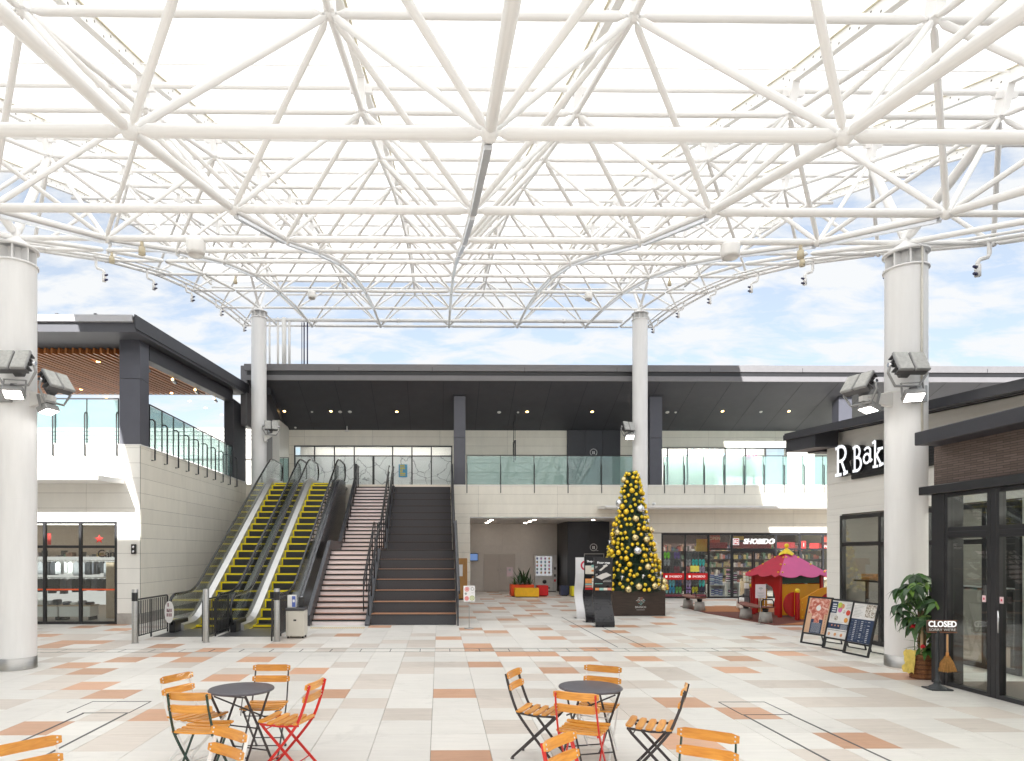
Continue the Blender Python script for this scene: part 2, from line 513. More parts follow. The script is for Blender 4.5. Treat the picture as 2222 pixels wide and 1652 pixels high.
# ------------------------------------------------------------------ plaza floor
def tile_mat(name, c, streak, var, objvar):
    m, nt, out = nodes_of(name)
    N, L = nt.nodes, nt.links
    b = N.new("ShaderNodeBsdfPrincipled"); L.new(b.outputs[0], out.inputs[0])
    b.inputs['Specular IOR Level'].default_value = 0.45
    g = N.new("ShaderNodeNewGeometry")
    oi = N.new("ShaderNodeObjectInfo")
    mp1 = N.new("ShaderNodeMapping"); mp1.inputs['Scale'].default_value = (0.9, 7.0, 1.0)
    L.new(g.outputs['Position'], mp1.inputs[0])
    n1 = N.new("ShaderNodeTexNoise"); n1.inputs['Scale'].default_value = 2.0; n1.inputs['Detail'].default_value = 7
    n1.inputs['Roughness'].default_value = 0.65
    L.new(mp1.outputs[0], n1.inputs[0])
    n2 = N.new("ShaderNodeTexNoise"); n2.inputs['Scale'].default_value = 0.35; n2.inputs['Detail'].default_value = 6
    L.new(g.outputs['Position'], n2.inputs[0])
    # scuffs and stains with a shape of their own
    n3 = N.new("ShaderNodeTexNoise"); n3.inputs['Scale'].default_value = 1.3; n3.inputs['Detail'].default_value = 9
    n3.inputs['Roughness'].default_value = 0.7; n3.inputs['Distortion'].default_value = 1.2
    L.new(g.outputs['Position'], n3.inputs[0])
    a = N.new("ShaderNodeMapRange"); a.inputs[1].default_value = .3; a.inputs[2].default_value = .7
    a.inputs[3].default_value = 1 - streak; a.inputs[4].default_value = 1 + streak
    L.new(n1.outputs[0], a.inputs[0])
    bb = N.new("ShaderNodeMapRange"); bb.inputs[1].default_value = .3; bb.inputs[2].default_value = .7
    bb.inputs[3].default_value = 1 - var; bb.inputs[4].default_value = 1 + var
    L.new(n2.outputs[0], bb.inputs[0])
    s3 = N.new("ShaderNodeMapRange"); s3.inputs[1].default_value = .56; s3.inputs[2].default_value = .74
    s3.inputs[3].default_value = 1.0; s3.inputs[4].default_value = 0.86
    L.new(n3.outputs[0], s3.inputs[0])
    # each tile has its own shade: one random number per 0.6 m paving cell
    of = N.new("ShaderNodeVectorMath"); of.operation = 'SUBTRACT'; of.inputs[1].default_value = (-0.09, 0.13, 0)
    sn = N.new("ShaderNodeVectorMath"); sn.operation = 'SNAP'; sn.inputs[1].default_value = (0.6, 0.6, 5.0)
    wnz = N.new("ShaderNodeTexWhiteNoise"); wnz.noise_dimensions = '2D'
    L.new(g.outputs['Position'], of.inputs[0]); L.new(of.outputs[0], sn.inputs[0]); L.new(sn.outputs[0], wnz.inputs['Vector'])
    o2 = N.new("ShaderNodeMapRange"); o2.inputs[3].default_value = 1 - objvar; o2.inputs[4].default_value = 1 + objvar
    L.new(wnz.outputs['Value'], o2.inputs[0])
    x = a.outputs[0]
    for y in (bb, s3, o2):
        mm = N.new("ShaderNodeMath"); mm.operation = 'MULTIPLY'
        L.new(x, mm.inputs[0]); L.new(y.outputs[0], mm.inputs[1]); x = mm.outputs[0]
    vm = N.new("ShaderNodeVectorMath"); vm.operation = 'SCALE'; vm.inputs[0].default_value = c
    L.new(x, vm.inputs['Scale']); L.new(vm.outputs[0], b.inputs['Base Color'])
    r = N.new("ShaderNodeMapRange"); r.inputs[3].default_value = 0.32; r.inputs[4].default_value = 0.55
    L.new(n3.outputs[0], r.inputs[0]); L.new(r.outputs[0], b.inputs['Roughness'])
    n4 = N.new("ShaderNodeTexNoise"); n4.inputs['Scale'].default_value = 45; n4.inputs['Detail'].default_value = 3
    L.new(g.outputs['Position'], n4.inputs[0])
    bp = N.new("ShaderNodeBump"); bp.inputs['Strength'].default_value = 0.12; bp.inputs['Distance'].default_value = 0.004
    L.new(n4.outputs[0], bp.inputs['Height']); L.new(bp.outputs[0], b.inputs['Normal'])
    MATS[name] = m
    return m
M_t_white = tile_mat('pale_stone_tile', (0.71, 0.687, 0.648), 0.05, 0.05, 0.055)
M_t_beige = tile_mat('beige_stone_tile', (0.61, 0.55, 0.495), 0.08, 0.05, 0.07)
M_t_terra = tile_mat('terracotta_tile', (0.58, 0.335, 0.215), 0.07, 0.08, 0.13)
M_joint = mat('tile_grout', (0.34, 0.33, 0.31), 0.85, var=0.2, scale=8)

floor_ob = MB()
floor_ob.box(-60, 60, -40, 80, -0.3, -0.012)
floor_ob = struct(build(floor_ob, 'plaza_floor', M_joint))
ORANGE = [(180,1361),(250,1368),(76,1379),(123,1399),(161,1396),(338,1401),(474,1415),(402,1421),(315,1427),(426,1435),(176,1444),
 (212,1457),(494,1473),(209,1492),(250,1514),(393,1539),(15,1582),(767,1375.5),(627,1400),(583,1426),(673,1456),(712,1506),(830,1359.5),
 (971,1381.6),(1030,1398),(1021,1412),(1098,1417.6),(1050,1442),(986,1503),(1002,1640),(1016,1363.4),(1068,1369),(1092,1345),(1011,1341),
 (1159,1364.4),(1242,1360),(1182,1382.6),(1269,1406),(1372,1399),(1352,1359.4),(1354,1372),(1439,1352.6),(1172,1424),(1251,1432.7),
 (1367,1424.4),(1208,1454),(1589,1455.4),(1650,1383),(1642,1433),(1475,1533.5),(1606,1560),(1493,1617),(1724,1414),(1818,1455),(1933,1469),
 (1889,1620),(1046,1299.7),(1026,1311),(1064,1319),(1141,1325),(1040,1330),(1160,1316.8),(1176,1309),(1168,1303.7),(1231,1306.7),
 (1218,1315),(1188,1332),(1123,1338),(1438,1341),(1068,1290.7),(1097,1295),(1182,1297),(1110,1303)]
BEIGE = [(150,1490),(172,1471),(110,1457),(62,1490),(110,1429),(330,1538),(290,1567),(230,1620),(560,1457),(480,1455),(375,1448),(275,1560),
 (700,1400),(830,1389),(905,1389),(905,1377),(905,1401),(640,1470),(790,1437),(810,1485),(790,1527),(900,1544),(910,1452),(985,1442),
 (880,1442),(900,1424),(1060,1525),(1090,1575),(705,1560),(1330,1445),(1270,1432),(1440,1455),(1500,1470),(1410,1488),(1530,1511),
 (1480,1425),(1150,1466),(1140,1500),(1930,1528),(2110,1545),(2110,1565),(1980,1598),(2040,1480),(2180,1580),(1700,1420),(1790,1442),
 (1340,1550),(1420,1560),(1120,1590),(1560,1650),(1740,1640),(190,1378),(120,1390),(300,1412),(240,1400),(1080,1380),(1120,1406),(1200,1405)]
TS, TX0, TY0 = 0.6, -0.09, 0.13
def cell(x, y):
    g = ground(x, y)
    return (math.floor((g.x - TX0) / TS), math.floor((g.y - TY0) / TS))
kindmap = {}
for p in BEIGE: kindmap[cell(*p)] = 1
for p in ORANGE: kindmap[cell(*p)] = 2
rt = random.Random(11)
tile_me = []
for m_ in (M_t_white, M_t_beige, M_t_terra):
    b_ = MB(); h = TS / 2 - 0.0022; c_ = 0.0022
    b_._add([(-h, -h, -.012), (h, -h, -.012), (h, h, -.012), (-h, h, -.012), (-h, -h, -c_), (h, -h, -c_), (h, h, -c_), (-h, h, -c_),
             (-h + c_, -h + c_, 0), (h - c_, -h + c_, 0), (h - c_, h - c_, 0), (-h + c_, h - c_, 0)],
            [(0, 1, 5, 4), (1, 2, 6, 5), (2, 3, 7, 6), (3, 0, 4, 7), (4, 5, 9, 8), (5, 6, 10, 9), (6, 7, 11, 10), (7, 4, 8, 11), (8, 9, 10, 11)])
    tile_me.append(b_.mesh('floor_tile', m_))
cells = []
for i in range(-44, 56):
    for j in range(2, 62):
        x, y = TX0 + (i + .5) * TS, TY0 + (j + .5) * TS
        dx = abs(x - 0.3)
        # what the lens can see of the plaza, plus a margin to the sides
        inside = -y * 0.80 - 2 < x < y * 0.93 + 2
        if x < -8.3 and y > 18.6: inside = False
        if x > 9.5 and y < 15.8: inside = False
        k = kindmap.get((i, j))
        if k is None:
            q = rt.random()
            far = y > 13.5
            beyond = x < -7 or x > 9 or y > 22
            k = 1 if q < (0.24 if far else 0.15) else (2 if (q > 0.93 and beyond) else 0)
        cells.append((i, j, x, y, k, inside))
# the largest ones in the photograph are single tiles, the rest one mass
vis = [c for c in cells if c[5] and c[3] > 5.6 and -c[3] * .69 < c[2] < c[3] * .88]
vis.sort(key=lambda c: c[3])
single = set((c[0], c[1]) for c in vis[:290])
mass = MB(); mass_mats = [M_t_white, M_t_beige, M_t_terra]
for i, j, x, y, k, ins in cells:
    zz = rt.uniform(-0.0012, 0.0004)
    if (i, j) in single:
        inst('floor_tile', tile_me[k], floor_ob, T(x, y, zz))
    else:
        h = TS / 2 - 0.0022
        mass.cur = k
        if y < 40:
            mass._add([(x - h, y - h, zz), (x + h, y - h, zz), (x + h, y + h, zz), (x - h, y + h, zz),
                       (x - h, y - h, -.012), (x + h, y - h, -.012), (x + h, y + h, -.012), (x - h, y + h, -.012)],
                      [(0, 1, 2, 3), (4, 5, 1, 0), (5, 6, 2, 1), (6, 7, 3, 2), (7, 4, 0, 3)])
mo = build(mass, 'floor_tile_field', mass_mats, floor_ob)
mo['kind'] = 'stuff'
# slot drains and cover frames let into the paving
M_slot = mat('drain_slot', (0.10, 0.10, 0.10), 0.6)
M_slot2 = mat('cover_frame_metal', (0.30, 0.30, 0.29), 0.4, metal=0.6)
def slot(x0, x1, y0, y1, m_=M_slot):
    build(MB().box(x0, x1, y0, y1, -0.004, 0.0045), 'drain_slot', m_, floor_ob)
for xs in (3.72, 4.30):
    slot(xs - .011, xs + .011, 2, 8.12)
    slot(xs - .007, xs + .007, 13.9, 20.3)
slot(3.70, 4.32, 8.13, 8.142); slot(3.70, 4.32, 8.82, 8.832); slot(3.70, 3.712, 8.15, 8.81); slot(4.308, 4.32, 8.15, 8.81)
for xs in (-4.40, -3.86):
    slot(xs - .012, xs + .012, 2, 8.30)
slot(-4.42, -3.84, 8.32, 8.33); slot(-4.62, -3.84, 8.95, 8.96); slot(-4.62, -4.61, 8.34, 8.94); slot(-3.85, -3.84, 8.34, 8.94)
slot(-9.5, 7.6, 13.74, 13.752, M_slot2); slot(-9.5, 7.6, 13.32, 13.332, M_slot2)
for k_ in range(-12, 12):
    xx = -0.39 + k_ * 0.6
    slot(xx - .007, xx + .007, 13.34, 13.73, M_slot if -8 < k_ < 4 else M_slot2)
# tactile strip in front of the stair
b_ = MB()
for i in range(26):
    for j in range(4):
        b_.lathe([(0.018, 0.0), (0.016, 0.005), (0.008, 0.006), (0.0005, 0.006)], (-3.35 + i * .055, 17.42 + j * .055, 0.001), 6)
to = build(b_, 'tactile_studs', mat('tactile_yellow', (0.70, 0.52, 0.16), 0.5), floor_ob)
to['kind'] = 'stuff'

# ------------------------------------------------------------------ space frame canopy
S = 3.08; XC = 0.43
ROWS = [(-8.7, 4.10), (-5.8, 4.20), (-2.9, 4.36), (0.0, 4.62), (2.88, 5.02), (5.75, 5.60), (8.60, 6.39), (11.55, 7.38), (14.60, 8.55),
        (17.75, 9.68), (20.85, 10.61), (23.95, 11.32), (27.0, 11.82), (30.1, 12.14)]
TOPN = []
for i in range(len(ROWS) - 1):
    (y0, z0), (y1, z1) = ROWS[i], ROWS[i + 1]
    dy, dz = y1 - y0, z1 - z0; l = math.hypot(dy, dz)
    TOPN.append(((y0 + y1) / 2 - dz / l * 1.5, (z0 + z1) / 2 + dy / l * 1.5, -dz / l, dy / l))
TOPN.append((30.3, 13.62, -0.1, 0.99))
KB = [-3, -2, -1, 0, 1, 2, 3]
KT = [-2.5, -1.5, -0.5, 0.5, 1.5, 2.5]
canopy = thing('space_frame_canopy', 'large white tubular space frame canopy with translucent membrane roof over the plaza', 'canopy', (XC, 11.55, 7.38))
OFF = Vector(canopy.location)
def unit_tube(name, taper, n=12):
    b_ = MB()
    if taper:
        prof = [(0.42, 0.022), (0.42, 0.03), (1.0, 0.052), (1.0, 0.948), (0.42, 0.97), (0.42, 0.978)]
    else:
        prof = [(1.0, 0.0), (1.0, 1.0)]
    b_.lathe(prof, (0, 0, 0), n)
    return b_.mesh(name, M_tube)
ME_chord = unit_tube('chord', True, 14)
ME_diag = unit_tube('diagonal_brace', True, 10)
ME_pipe = unit_tube('pipe', False, 12)
b_ = MB(); b_.sphere((0, 0, 0), 1, 12, 8); ME_node = b_.mesh('node_ball', M_tube)
def ctube(name, me, p0, p1, r):
    return inst(name, me, canopy, tube_mtx(Vector(p0) - OFF, Vector(p1) - OFF, r))
def cball(p, r):
    return inst('node_ball', ME_node, canopy, Matrix.Translation(Vector(p) - OFF) @ Matrix.Diagonal((r, r, r, 1)))
def bn(k, i):
    return Vector((XC + k * S, ROWS[i][0], ROWS[i][1]))
def tn(k, i, off=0.0):
    y, z, ny, nz = TOPN[i]
    return Vector((XC + k * S, y + ny * off, z + nz * off))
R_B, R_L, R_T, R_D = 0.056, 0.052, 0.048, 0.038
NR = len(ROWS); I0 = 0
for i in range(I0, NR):
    for k in KB:
        cball(bn(k, i), 0.078 if abs(k) < 3 else 0.062)
        if k < 3:
            rr = R_B if abs(k + .5) < 2 else 0.048
            if abs(k + .5) > 2:            # outer bay is broken at the column line
                mid = (bn(k, i) + bn(k + 1, i)) / 2
                ctube('bottom_chord', ME_chord, bn(k, i), mid, rr * .9); ctube('bottom_chord', ME_chord, mid, bn(k + 1, i), rr * .9)
            else:
                ctube('bottom_chord', ME_chord, bn(k, i), bn(k + 1, i), rr)
        if i < NR - 1:
            ctube('bottom_chord', ME_chord, bn(k, i), bn(k, i + 1), R_L if abs(k) < 3 else 0.045)
    if i < NR - 1:
        for k in (-2.5, 2.5):
            ctube('edge_chord', ME_chord, bn(k, i), bn(k, i + 1), 0.045)
for i in range(I0, len(TOPN)):
    for q, k in enumerate(KT):
        cball(tn(k, i), 0.066)
        if q < len(KT) - 1:
            ctube('top_chord', ME_chord, tn(k, i), tn(KT[q + 1], i), R_T if i < 10 else 0.042)
        if i < len(TOPN) - 1:
            ctube('top_chord', ME_chord, tn(k, i), tn(k, i + 1), 0.042)
        lower = [(k - .5, i), (k + .5, i)] + ([(k - .5, i + 1), (k + .5, i + 1)] if i + 1 < NR else [])
        for kk, ii in lower:
            ctube('diagonal_brace', ME_diag, tn(k, i), bn(kk, ii), R_D)
# posts, purlins and perforated rails that carry the membrane
XL, XR = XC - 10.7, XC + 10.7
b_ = MB(); b_.bbox(-.055, .055, -.09, .09, 0, .40, .004); ME_post = b_.mesh('membrane_post', M_tube)
b_ = MB(); b_.bbox(-.16, .16, -.05, .05, .22, .30, .004); ME_saddle = b_.mesh('purlin_saddle', M_tube)
for i in range(I0, len(TOPN)):
    y, z, ny, nz = TOPN[i]
    R = Matrix.Rotation(math.atan2(-ny, nz), 4, 'X')
    for k in KT:
        inst('membrane_post', ME_post, canopy, Matrix.Translation(tn(k, i) - OFF) @ R)
        inst('purlin_saddle', ME_saddle, canopy, Matrix.Translation(tn(k, i) - OFF) @ R)
    xs = [XL] + [XC + k * S for k in KT] + [XR]
    for a, b in zip(xs[:-1], xs[1:]):
        p = tn(0, i, 0.30)
        ctube('purlin', ME_pipe, (a, p.y, p.z), (b, p.y, p.z), 0.042)
M_rail = mat('rail_edge', (0.60, 0.55, 0.42), 0.5)
M_hole = mat('rail_hole', (0.12, 0.11, 0.10), 0.8)
for k in KT + [None, 'r']:
    X = XL if k is None else XR if k == 'r' else XC + k * S
    for i in range(I0, len(TOPN) - 1):
        p0 = tn(0, i, 0.50); p1 = tn(0, i + 1, 0.50); p0.x = p1.x = X
        d = (p1 - p0); L_ = d.length; d.normalize()
        up = Vector((1, 0, 0)).cross(d).normalized()
        b_ = MB()
        b_.cur = 0
        b_.bar(p0, p1, 0.016, 0.17, up)
        b_.bar(p0 - up * .10, p1 - up * .10, 0.10, 0.012, up)
        b_.cur = 1
        b_.bar(p0 + up * .092, p1 + up * .092, 0.07, 0.014, up)
        b_.cur = 2
        n_ = int(L_ / 0.21)
        for q in range(n_):
            for s_ in (-1, 1):
                c = p0 + d * (0.12 + q * 0.21) + up * (0.038 * (1 if q % 2 else -1) * 1.0)
                a_ = d * .016; u_ = up * .016; o_ = Vector((s_ * .0095, 0, 0))
                pts = [c + o_ + a_ * math.cos(t) + u_ * math.sin(t) for t in [math.pi * e / 3 for e in range(6)]]
                b_.poly(pts if s_ < 0 else pts[::-1])
        build(b_, 'perforated_rail', [M_white, M_rail, M_hole], canopy)
# membrane panels between the rails, gently sagging
def membrane_mat():
    m, nt, out = nodes_of('ptfe_membrane')
    N, L = nt.nodes, nt.links
    df = N.new("ShaderNodeBsdfDiffuse"); tl = N.new("ShaderNodeBsdfTranslucent")
    t = N.new("ShaderNodeTexCoord")
    nz = N.new("ShaderNodeTexNoise"); nz.inputs['Scale'].default_value = 0.5; nz.inputs['Detail'].default_value = 5
    L.new(t.outputs['Object'], nz.inputs[0])
    mr = N.new("ShaderNodeMapRange"); mr.inputs[3].default_value = 0.97; mr.inputs[4].default_value = 1.03
    L.new(nz.outputs[0], mr.inputs[0])
    for s_, c_ in ((df, (0.82, 0.82, 0.81)), (tl, (0.94, 0.94, 0.93))):
        vm = N.new("ShaderNodeVectorMath"); vm.operation = 'SCALE'; vm.inputs[0].default_value = c_
        L.new(mr.outputs[0], vm.inputs['Scale']); L.new(vm.outputs[0], s_.inputs[0])
    mx = N.new("ShaderNodeMixShader"); mx.inputs[0].default_value = 0.52
    L.new(df.outputs[0], mx.inputs[1]); L.new(tl.outputs[0], mx.inputs[2]); L.new(mx.outputs[0], out.inputs[0])
    return m
M_memb = membrane_mat()
xs = [XL] + [XC + k * S for k in KT] + [XR]
for a, b in zip(xs[:-1], xs[1:]):
    b_ = MB(); b_.smooth = True
    prof = []
    for i in range(I0, len(TOPN)):
        prof.append(tn(0, i, 0.63))
        if i < len(TOPN) - 1:
            p = (tn(0, i, 0.63) + tn(0, i + 1, 0.63)) / 2; p.z -= 0.03; prof.append(p)
    nx = 5; vs = []
    for p in prof:
        for q in range(nx):
            u_ = q / (nx - 1)
            vs.append((a + (b - a) * u_, p.y, p.z - 0.07 * math.sin(math.pi * u_)))
    fs = [(r * nx + q, r * nx + q + 1, (r + 1) * nx + q + 1, (r + 1) * nx + q) for r in range(len(prof) - 1) for q in range(nx - 1)]
    b_._add(vs, fs, True)
    build(b_, 'membrane_panel', M_memb, canopy)
# hold-down cables across the cloth
for i in range(I0, len(TOPN)):
    p = tn(0, i, 0.60)
    ctube('tie_cable', ME_pipe, (XL, p.y, p.z - .05), (XR, p.y, p.z - .05), 0.012)
# flat aluminium light channels clipped under the chords
M_chan = mat('light_channel', (0.80, 0.82, 0.86), 0.38, metal=0.85, var=0.04)
for k in (-2, -1, 0, 1, 2):
    for i in range(5 if k == 0 else 6, NR - 2):
        p0 = bn(k, i); p1 = bn(k, i + 1); d = (p1 - p0).normalized(); up = Vector((1, 0, 0)).cross(d).normalized()
        q0 = p0 + d * .12 - up * .072; q1 = p1 - d * .12 - up * .072
        build(MB().bar(q0, q1, 0.07, 0.04, up), 'light_channel', M_chan, canopy)
# mist pipes, their S-shaped droppers with twin nozzles along both edges
M_noz = mat('nozzle_blue', (0.03, 0.03, 0.09), 0.3)
for sgn, X in ((-1, XC - 3 * S + .28), (1, XC + 3 * S - .28)):
    for i in range(4, NR - 1):
        p0 = bn(0, i) + Vector((0, 0, .02)); p1 = bn(0, i + 1) + Vector((0, 0, .02)); p0.x = p1.x = X
        ctube('mist_pipe', ME_pipe, p0, p1, 0.038)
        p0 = p0 + Vector((-sgn * .16, 0, .05)); p1 = p1 + Vector((-sgn * .16, 0, .05))
        ctube('mist_pipe', ME_pipe, p0, p1, 0.026)
        for f_ in (.12, .6):
            yy = ROWS[i][0] + f_ * (ROWS[i + 1][0] - ROWS[i][0]); zz = ROWS[i][1] + f_ * (ROWS[i + 1][1] - ROWS[i][1])
            ctube('pipe_hanger', ME_pipe, (XC + sgn * 3 * S, yy, zz), (X - sgn * .2, yy, zz + .05), 0.014)
    for (Y_, zz) in ((11.3, None), (13.6, None), (16.7, None), (19.6, None), (22.6, None), (25.6, None), (28.6, None)):
        i = max(q for q in range(NR - 1) if ROWS[q][0] <= Y_)
        t_ = (Y_ - ROWS[i][0]) / (ROWS[i + 1][0] - ROWS[i][0])
        z = ROWS[i][1] * (1 - t_) + ROWS[i + 1][1] * t_
        b_ = MB()
        s_ = -sgn
        b_.path([(X, Y_, z), (X, Y_, z - .22), (X + s_ * .03, Y_, z - .27), (X + s_ * .16, Y_, z - .31), (X + s_ * .2, Y_, z - .36), (X + s_ * .2, Y_, z - .42)], 0.034, 8)
        b_.tube((X + s_ * .2, Y_, z - .40), (X + s_ * .2, Y_, z - .60), 0.05, n=10)
        d_ = build(b_, 'mist_dropper', M_tube, canopy)
        b_ = MB()
        for dz in (-.45, -.57):
            b_.tube((X + s_ * .24, Y_ - .02, z + dz), (X + s_ * .31, Y_ - .05, z + dz), 0.03, 0.022, n=8)
        build(b_, 'nozzle', M_noz, d_)
# round white loudspeakers and small sprinkler heads under the frame
for px, py, i, k, r in ((423, 530, 7, -1.5, .16), (1585, 536, 7, 1.5, .16), (2203, 322, 5, 2.49, .2), (699, 637, 11, -1.62, .14), (1261, 638, 11, 1.6, .14)):
    c = bn(k, i)
    b_ = MB()
    b_.lathe([(.001, -.05), (r * .4, -.05), (r, -.05), (r * 1.02, -.08), (r * .98, -.22), (r * .8, -.29), (r * .78, -.27), (.001, -.27)], c, 18)
    sp = build(b_, 'loudspeaker_can', M_white, canopy)
M_spr = mat('sprinkler_body', (0.55, 0.48, 0.34), 0.45)
for i, k in ((7, -1.8), (7, 1.9), (10, -2.2), (10, 2.2), (8, -2.45), (8, 2.45)):
    c = bn(k, i)
    b_ = MB()
    b_.tube(c + Vector((0, 0, -.06)), c + Vector((0, 0, -.16)), .03, n=8).tube(c + Vector((0, 0, -.15)), c + Vector((0, 0, -.28)), .055, .06, n=10)
    build(b_, 'sprinkler_head', M_spr, canopy)

# ------------------------------------------------------------------ the four columns
def column(X, Y, zt, r, label, cable_side):
    c = thing('canopy_column', label, 'column', (X, Y, 0), 0, 'white columns carrying the canopy')
    q = r / .36
    h_col = zt - .28 * q
    build(MB().lathe([(r, 0.20), (r, h_col - .30 * q)], (X, Y, 0), 40), 'shaft', M_colpaint, c)
    build(MB().lathe([(r + .006, 0.0), (r + .006, 0.2), (r, 0.2005)], (X, Y, 0), 40), 'base_band', M_steel, c)
    z0 = h_col - .30 * q
    build(MB().lathe([(r, -.001), (r + .03, 0), (r + .03, .03), (r - .03, .031)], (X, Y, z0), 40), 'collar_ring', M_colpaint, c)
    build(MB().lathe([(r * .45, .0), (r * .45, .30 * q)], (X, Y, z0 + .03), 16), 'inner_post', M_colpaint, c)
    for i in range(8):
        a = 2 * math.pi * (i + .5) / 8
        u_ = Vector((math.cos(a), math.sin(a), 0))
        p0 = Vector((X, Y, z0 + .03)) + u_ * (r * .7)
        build(MB().bar(p0, p0 + Vector((0, 0, .28 * q)), .02, r * .56, u_), 'collar_fin', M_colpaint, c)
    build(MB().lathe([(r - .03, .29 * q), (r + .035, .29 * q), (r + .035, .325 * q), (r * .95, .355 * q), (r * .40, .50 * q), (r * .24, .55 * q), (.09 * q, .58 * q), (.09 * q, .70 * q), (.001, .71 * q)], (X, Y, z0 + .02), 40),
          'cap_cone', M_colpaint, c)
    for zs in (2.9, 5.3, 8.2):
        if zs < z0 - .5:
            build(MB().lathe([(r, -.006), (r + .0018, -.004), (r + .0018, .004), (r, .006)], (X, Y, zs), 40), 'weld_seam', M_colpaint, c)
    if cable_side:
        a = cable_side
        u_ = Vector((math.sin(a), -math.cos(a), 0)) * (r + .018)
        p = Vector((X, Y, 0)) + u_
        build(MB().tube((p.x, p.y, 3.9), (p.x, p.y, z0 + .32 * q), .018, n=8), 'conduit', mat('conduit_grey', (.62, .60, .54), .5), c)
    return c
M_colpaint = mat('column_paint', (0.79, 0.787, 0.785), 0.40, var=0.055, scale=2.2, stretch=(3, 3, .35), rvar=.35)
XLc, XRc = XC - 2.5 * S, XC + 2.5 * S
column(XLc, 11.55, 7.40, .32, 'thick white round column at the left edge in front of the cream shop', -0.45)
column(XRc, 11.55, 7.40, .32, 'thick white round column in front of the bakery sign beside the potted plant', 0.12)
column(XLc, 27.0, 11.84, .30, 'slender white column rising beside the top of the escalators', 0)
column(XRc, 27.0, 11.84, .30, 'slender white column rising behind the decorated tree', 0)
# branch struts from the near column heads
for X, sgn in ((-2.5, -1), (2.5, 1)):
    for ii in (7, 12):
        p = bn(X, ii) + Vector((0, 0, .05))
        for jj in (ii - 1, ii):
            ctube('branch_strut', ME_diag, p, tn(X, jj), 0.075 if ii == 7 else .055)
# ------------------------------------------------------------------ building helpers
def subtract(r, holes):
    """rectangle (u0,u1,v0,v1) minus holes -> rectangles"""
    out = [r]
    for h in holes:
        nxt = []
        for u0, u1, v0, v1 in out:
            a0, a1, b0, b1 = max(u0, h[0]), min(u1, h[1]), max(v0, h[2]), min(v1, h[3])
            if a0 >= a1 - 1e-6 or b0 >= b1 - 1e-6:
                nxt.append((u0, u1, v0, v1)); continue
            if b0 > v0 + 1e-6: nxt.append((u0, u1, v0, b0))
            if b1 < v1 - 1e-6: nxt.append((u0, u1, b1, v1))
            if a0 > u0 + 1e-6: nxt.append((u0, a0, b0, b1))
            if a1 < u1 - 1e-6: nxt.append((a1, u1, b0, b1))
        out = nxt
    return out
M_joint_dark = mat('panel_joint', (0.16, 0.15, 0.135), 0.8)
def clad(parent, axis, pos, out, us, vs, holes, m, name='wall_panel', t=0.014, gap=0.006, backing=True, depth=0.16):
    """cladding boards on a plane: axis 'x' or 'y', at pos, facing 'out' (+1/-1); us/vs = board edges along the wall / up"""
    if backing:
        for u0, u1, v0, v1 in subtract((us[0], us[-1], vs[0], vs[-1]), holes):
            b_ = MB()
            if axis == 'x': b_.box(pos, pos - out * depth, u0, u1, v0, v1)
            else: b_.box(u0, u1, pos, pos - out * depth, v0, v1)
            build(b_, 'wall_core', M_joint_dark, parent)
    for a in range(len(us) - 1):
        for b in range(len(vs) - 1):
            for u0, u1, v0, v1 in subtract((us[a], us[a + 1], vs[b], vs[b + 1]), holes):
                if u1 - u0 < .03 or v1 - v0 < .03: continue
                b_ = MB(); g = gap / 2
                if axis == 'x': b_.bbox(pos + out * .001, pos + out * t, u0 + g, u1 - g, v0 + g, v1 - g, .003)
                else: b_.bbox(u0 + g, u1 - g, pos + out * .001, pos + out * t, v0 + g, v1 - g, .003)
                build(b_, name, m, parent)
def steps(a, b, d):
    n = max(1, round((b - a) / d))
    return [a + (b - a) * i / n for i in range(n + 1)]
def fixed(a, b, d, phase=0.0):
    """edges every d, clipped to a..b"""
    e = [a]; x = math.floor((a - phase) / d) * d + phase
    while x < b - .05:
        if x > a + .05: e.append(x)
        x += d
    return e + [b]
def window_wall(parent, x_edges, y, z0, z1, transoms, fw=0.055, depth=0.09, g=G_shop, skip=()):
    """black framed glazing in a wall that faces the camera: every bar and pane its own part"""
    for i, x in enumerate(x_edges):
        build(MB().bbox(x - fw / 2, x + fw / 2, y - depth / 2, y + depth / 2, z0, z1, .004), 'window_mullion', M_frame, parent)
    zs = [z0] + list(transoms) + [z1]
    for i in range(len(x_edges) - 1):
        xa, xb = x_edges[i] + fw / 2, x_edges[i + 1] - fw / 2
        for q, z in enumerate(zs):
            h = fw if 0 < q < len(zs) - 1 else fw
            zc = z + h / 2 if q == 0 else z - h / 2 if q == len(zs) - 1 else z
            build(MB().bbox(xa, xb, y - depth / 2 + .004, y + depth / 2 - .004, zc - h / 2, zc + h / 2, .004), 'window_transom', M_frame, parent)
        for q in range(len(zs) - 1):
            if (i, q) in skip: continue
            build(MB().box(xa, xb, y - .004, y + .004, zs[q] + fw * .6, zs[q + 1] - fw * .6), 'window_pane', g, parent)

M_slate = mat('slate_panel', (0.085, 0.087, 0.108), 0.42, var=0.08, scale=3, objvar=0.04)
M_slatwood = wood('soffit_wood', (0.42, 0.145, 0.04), (0.54, 0.21, 0.065), rough=0.5, scale=(14, 1.2, 14), coat=0.0)
M_fascia = mat('fascia_metal', (0.17, 0.165, 0.172), 0.42, var=0.06)
M_gutter = mat('gutter_metal', (0.45, 0.45, 0.47), 0.4, var=0.05)
M_interior = mat('shop_interior_wall', (0.40, 0.33, 0.27), 0.7, var=0.1)
M_shopfloor = mat('shop_floor', (0.45, 0.40, 0.35), 0.4, var=0.1)
M_taupe = mat('taupe_panel', (0.58, 0.55, 0.52), 0.55, var=0.05, objvar=0.02)

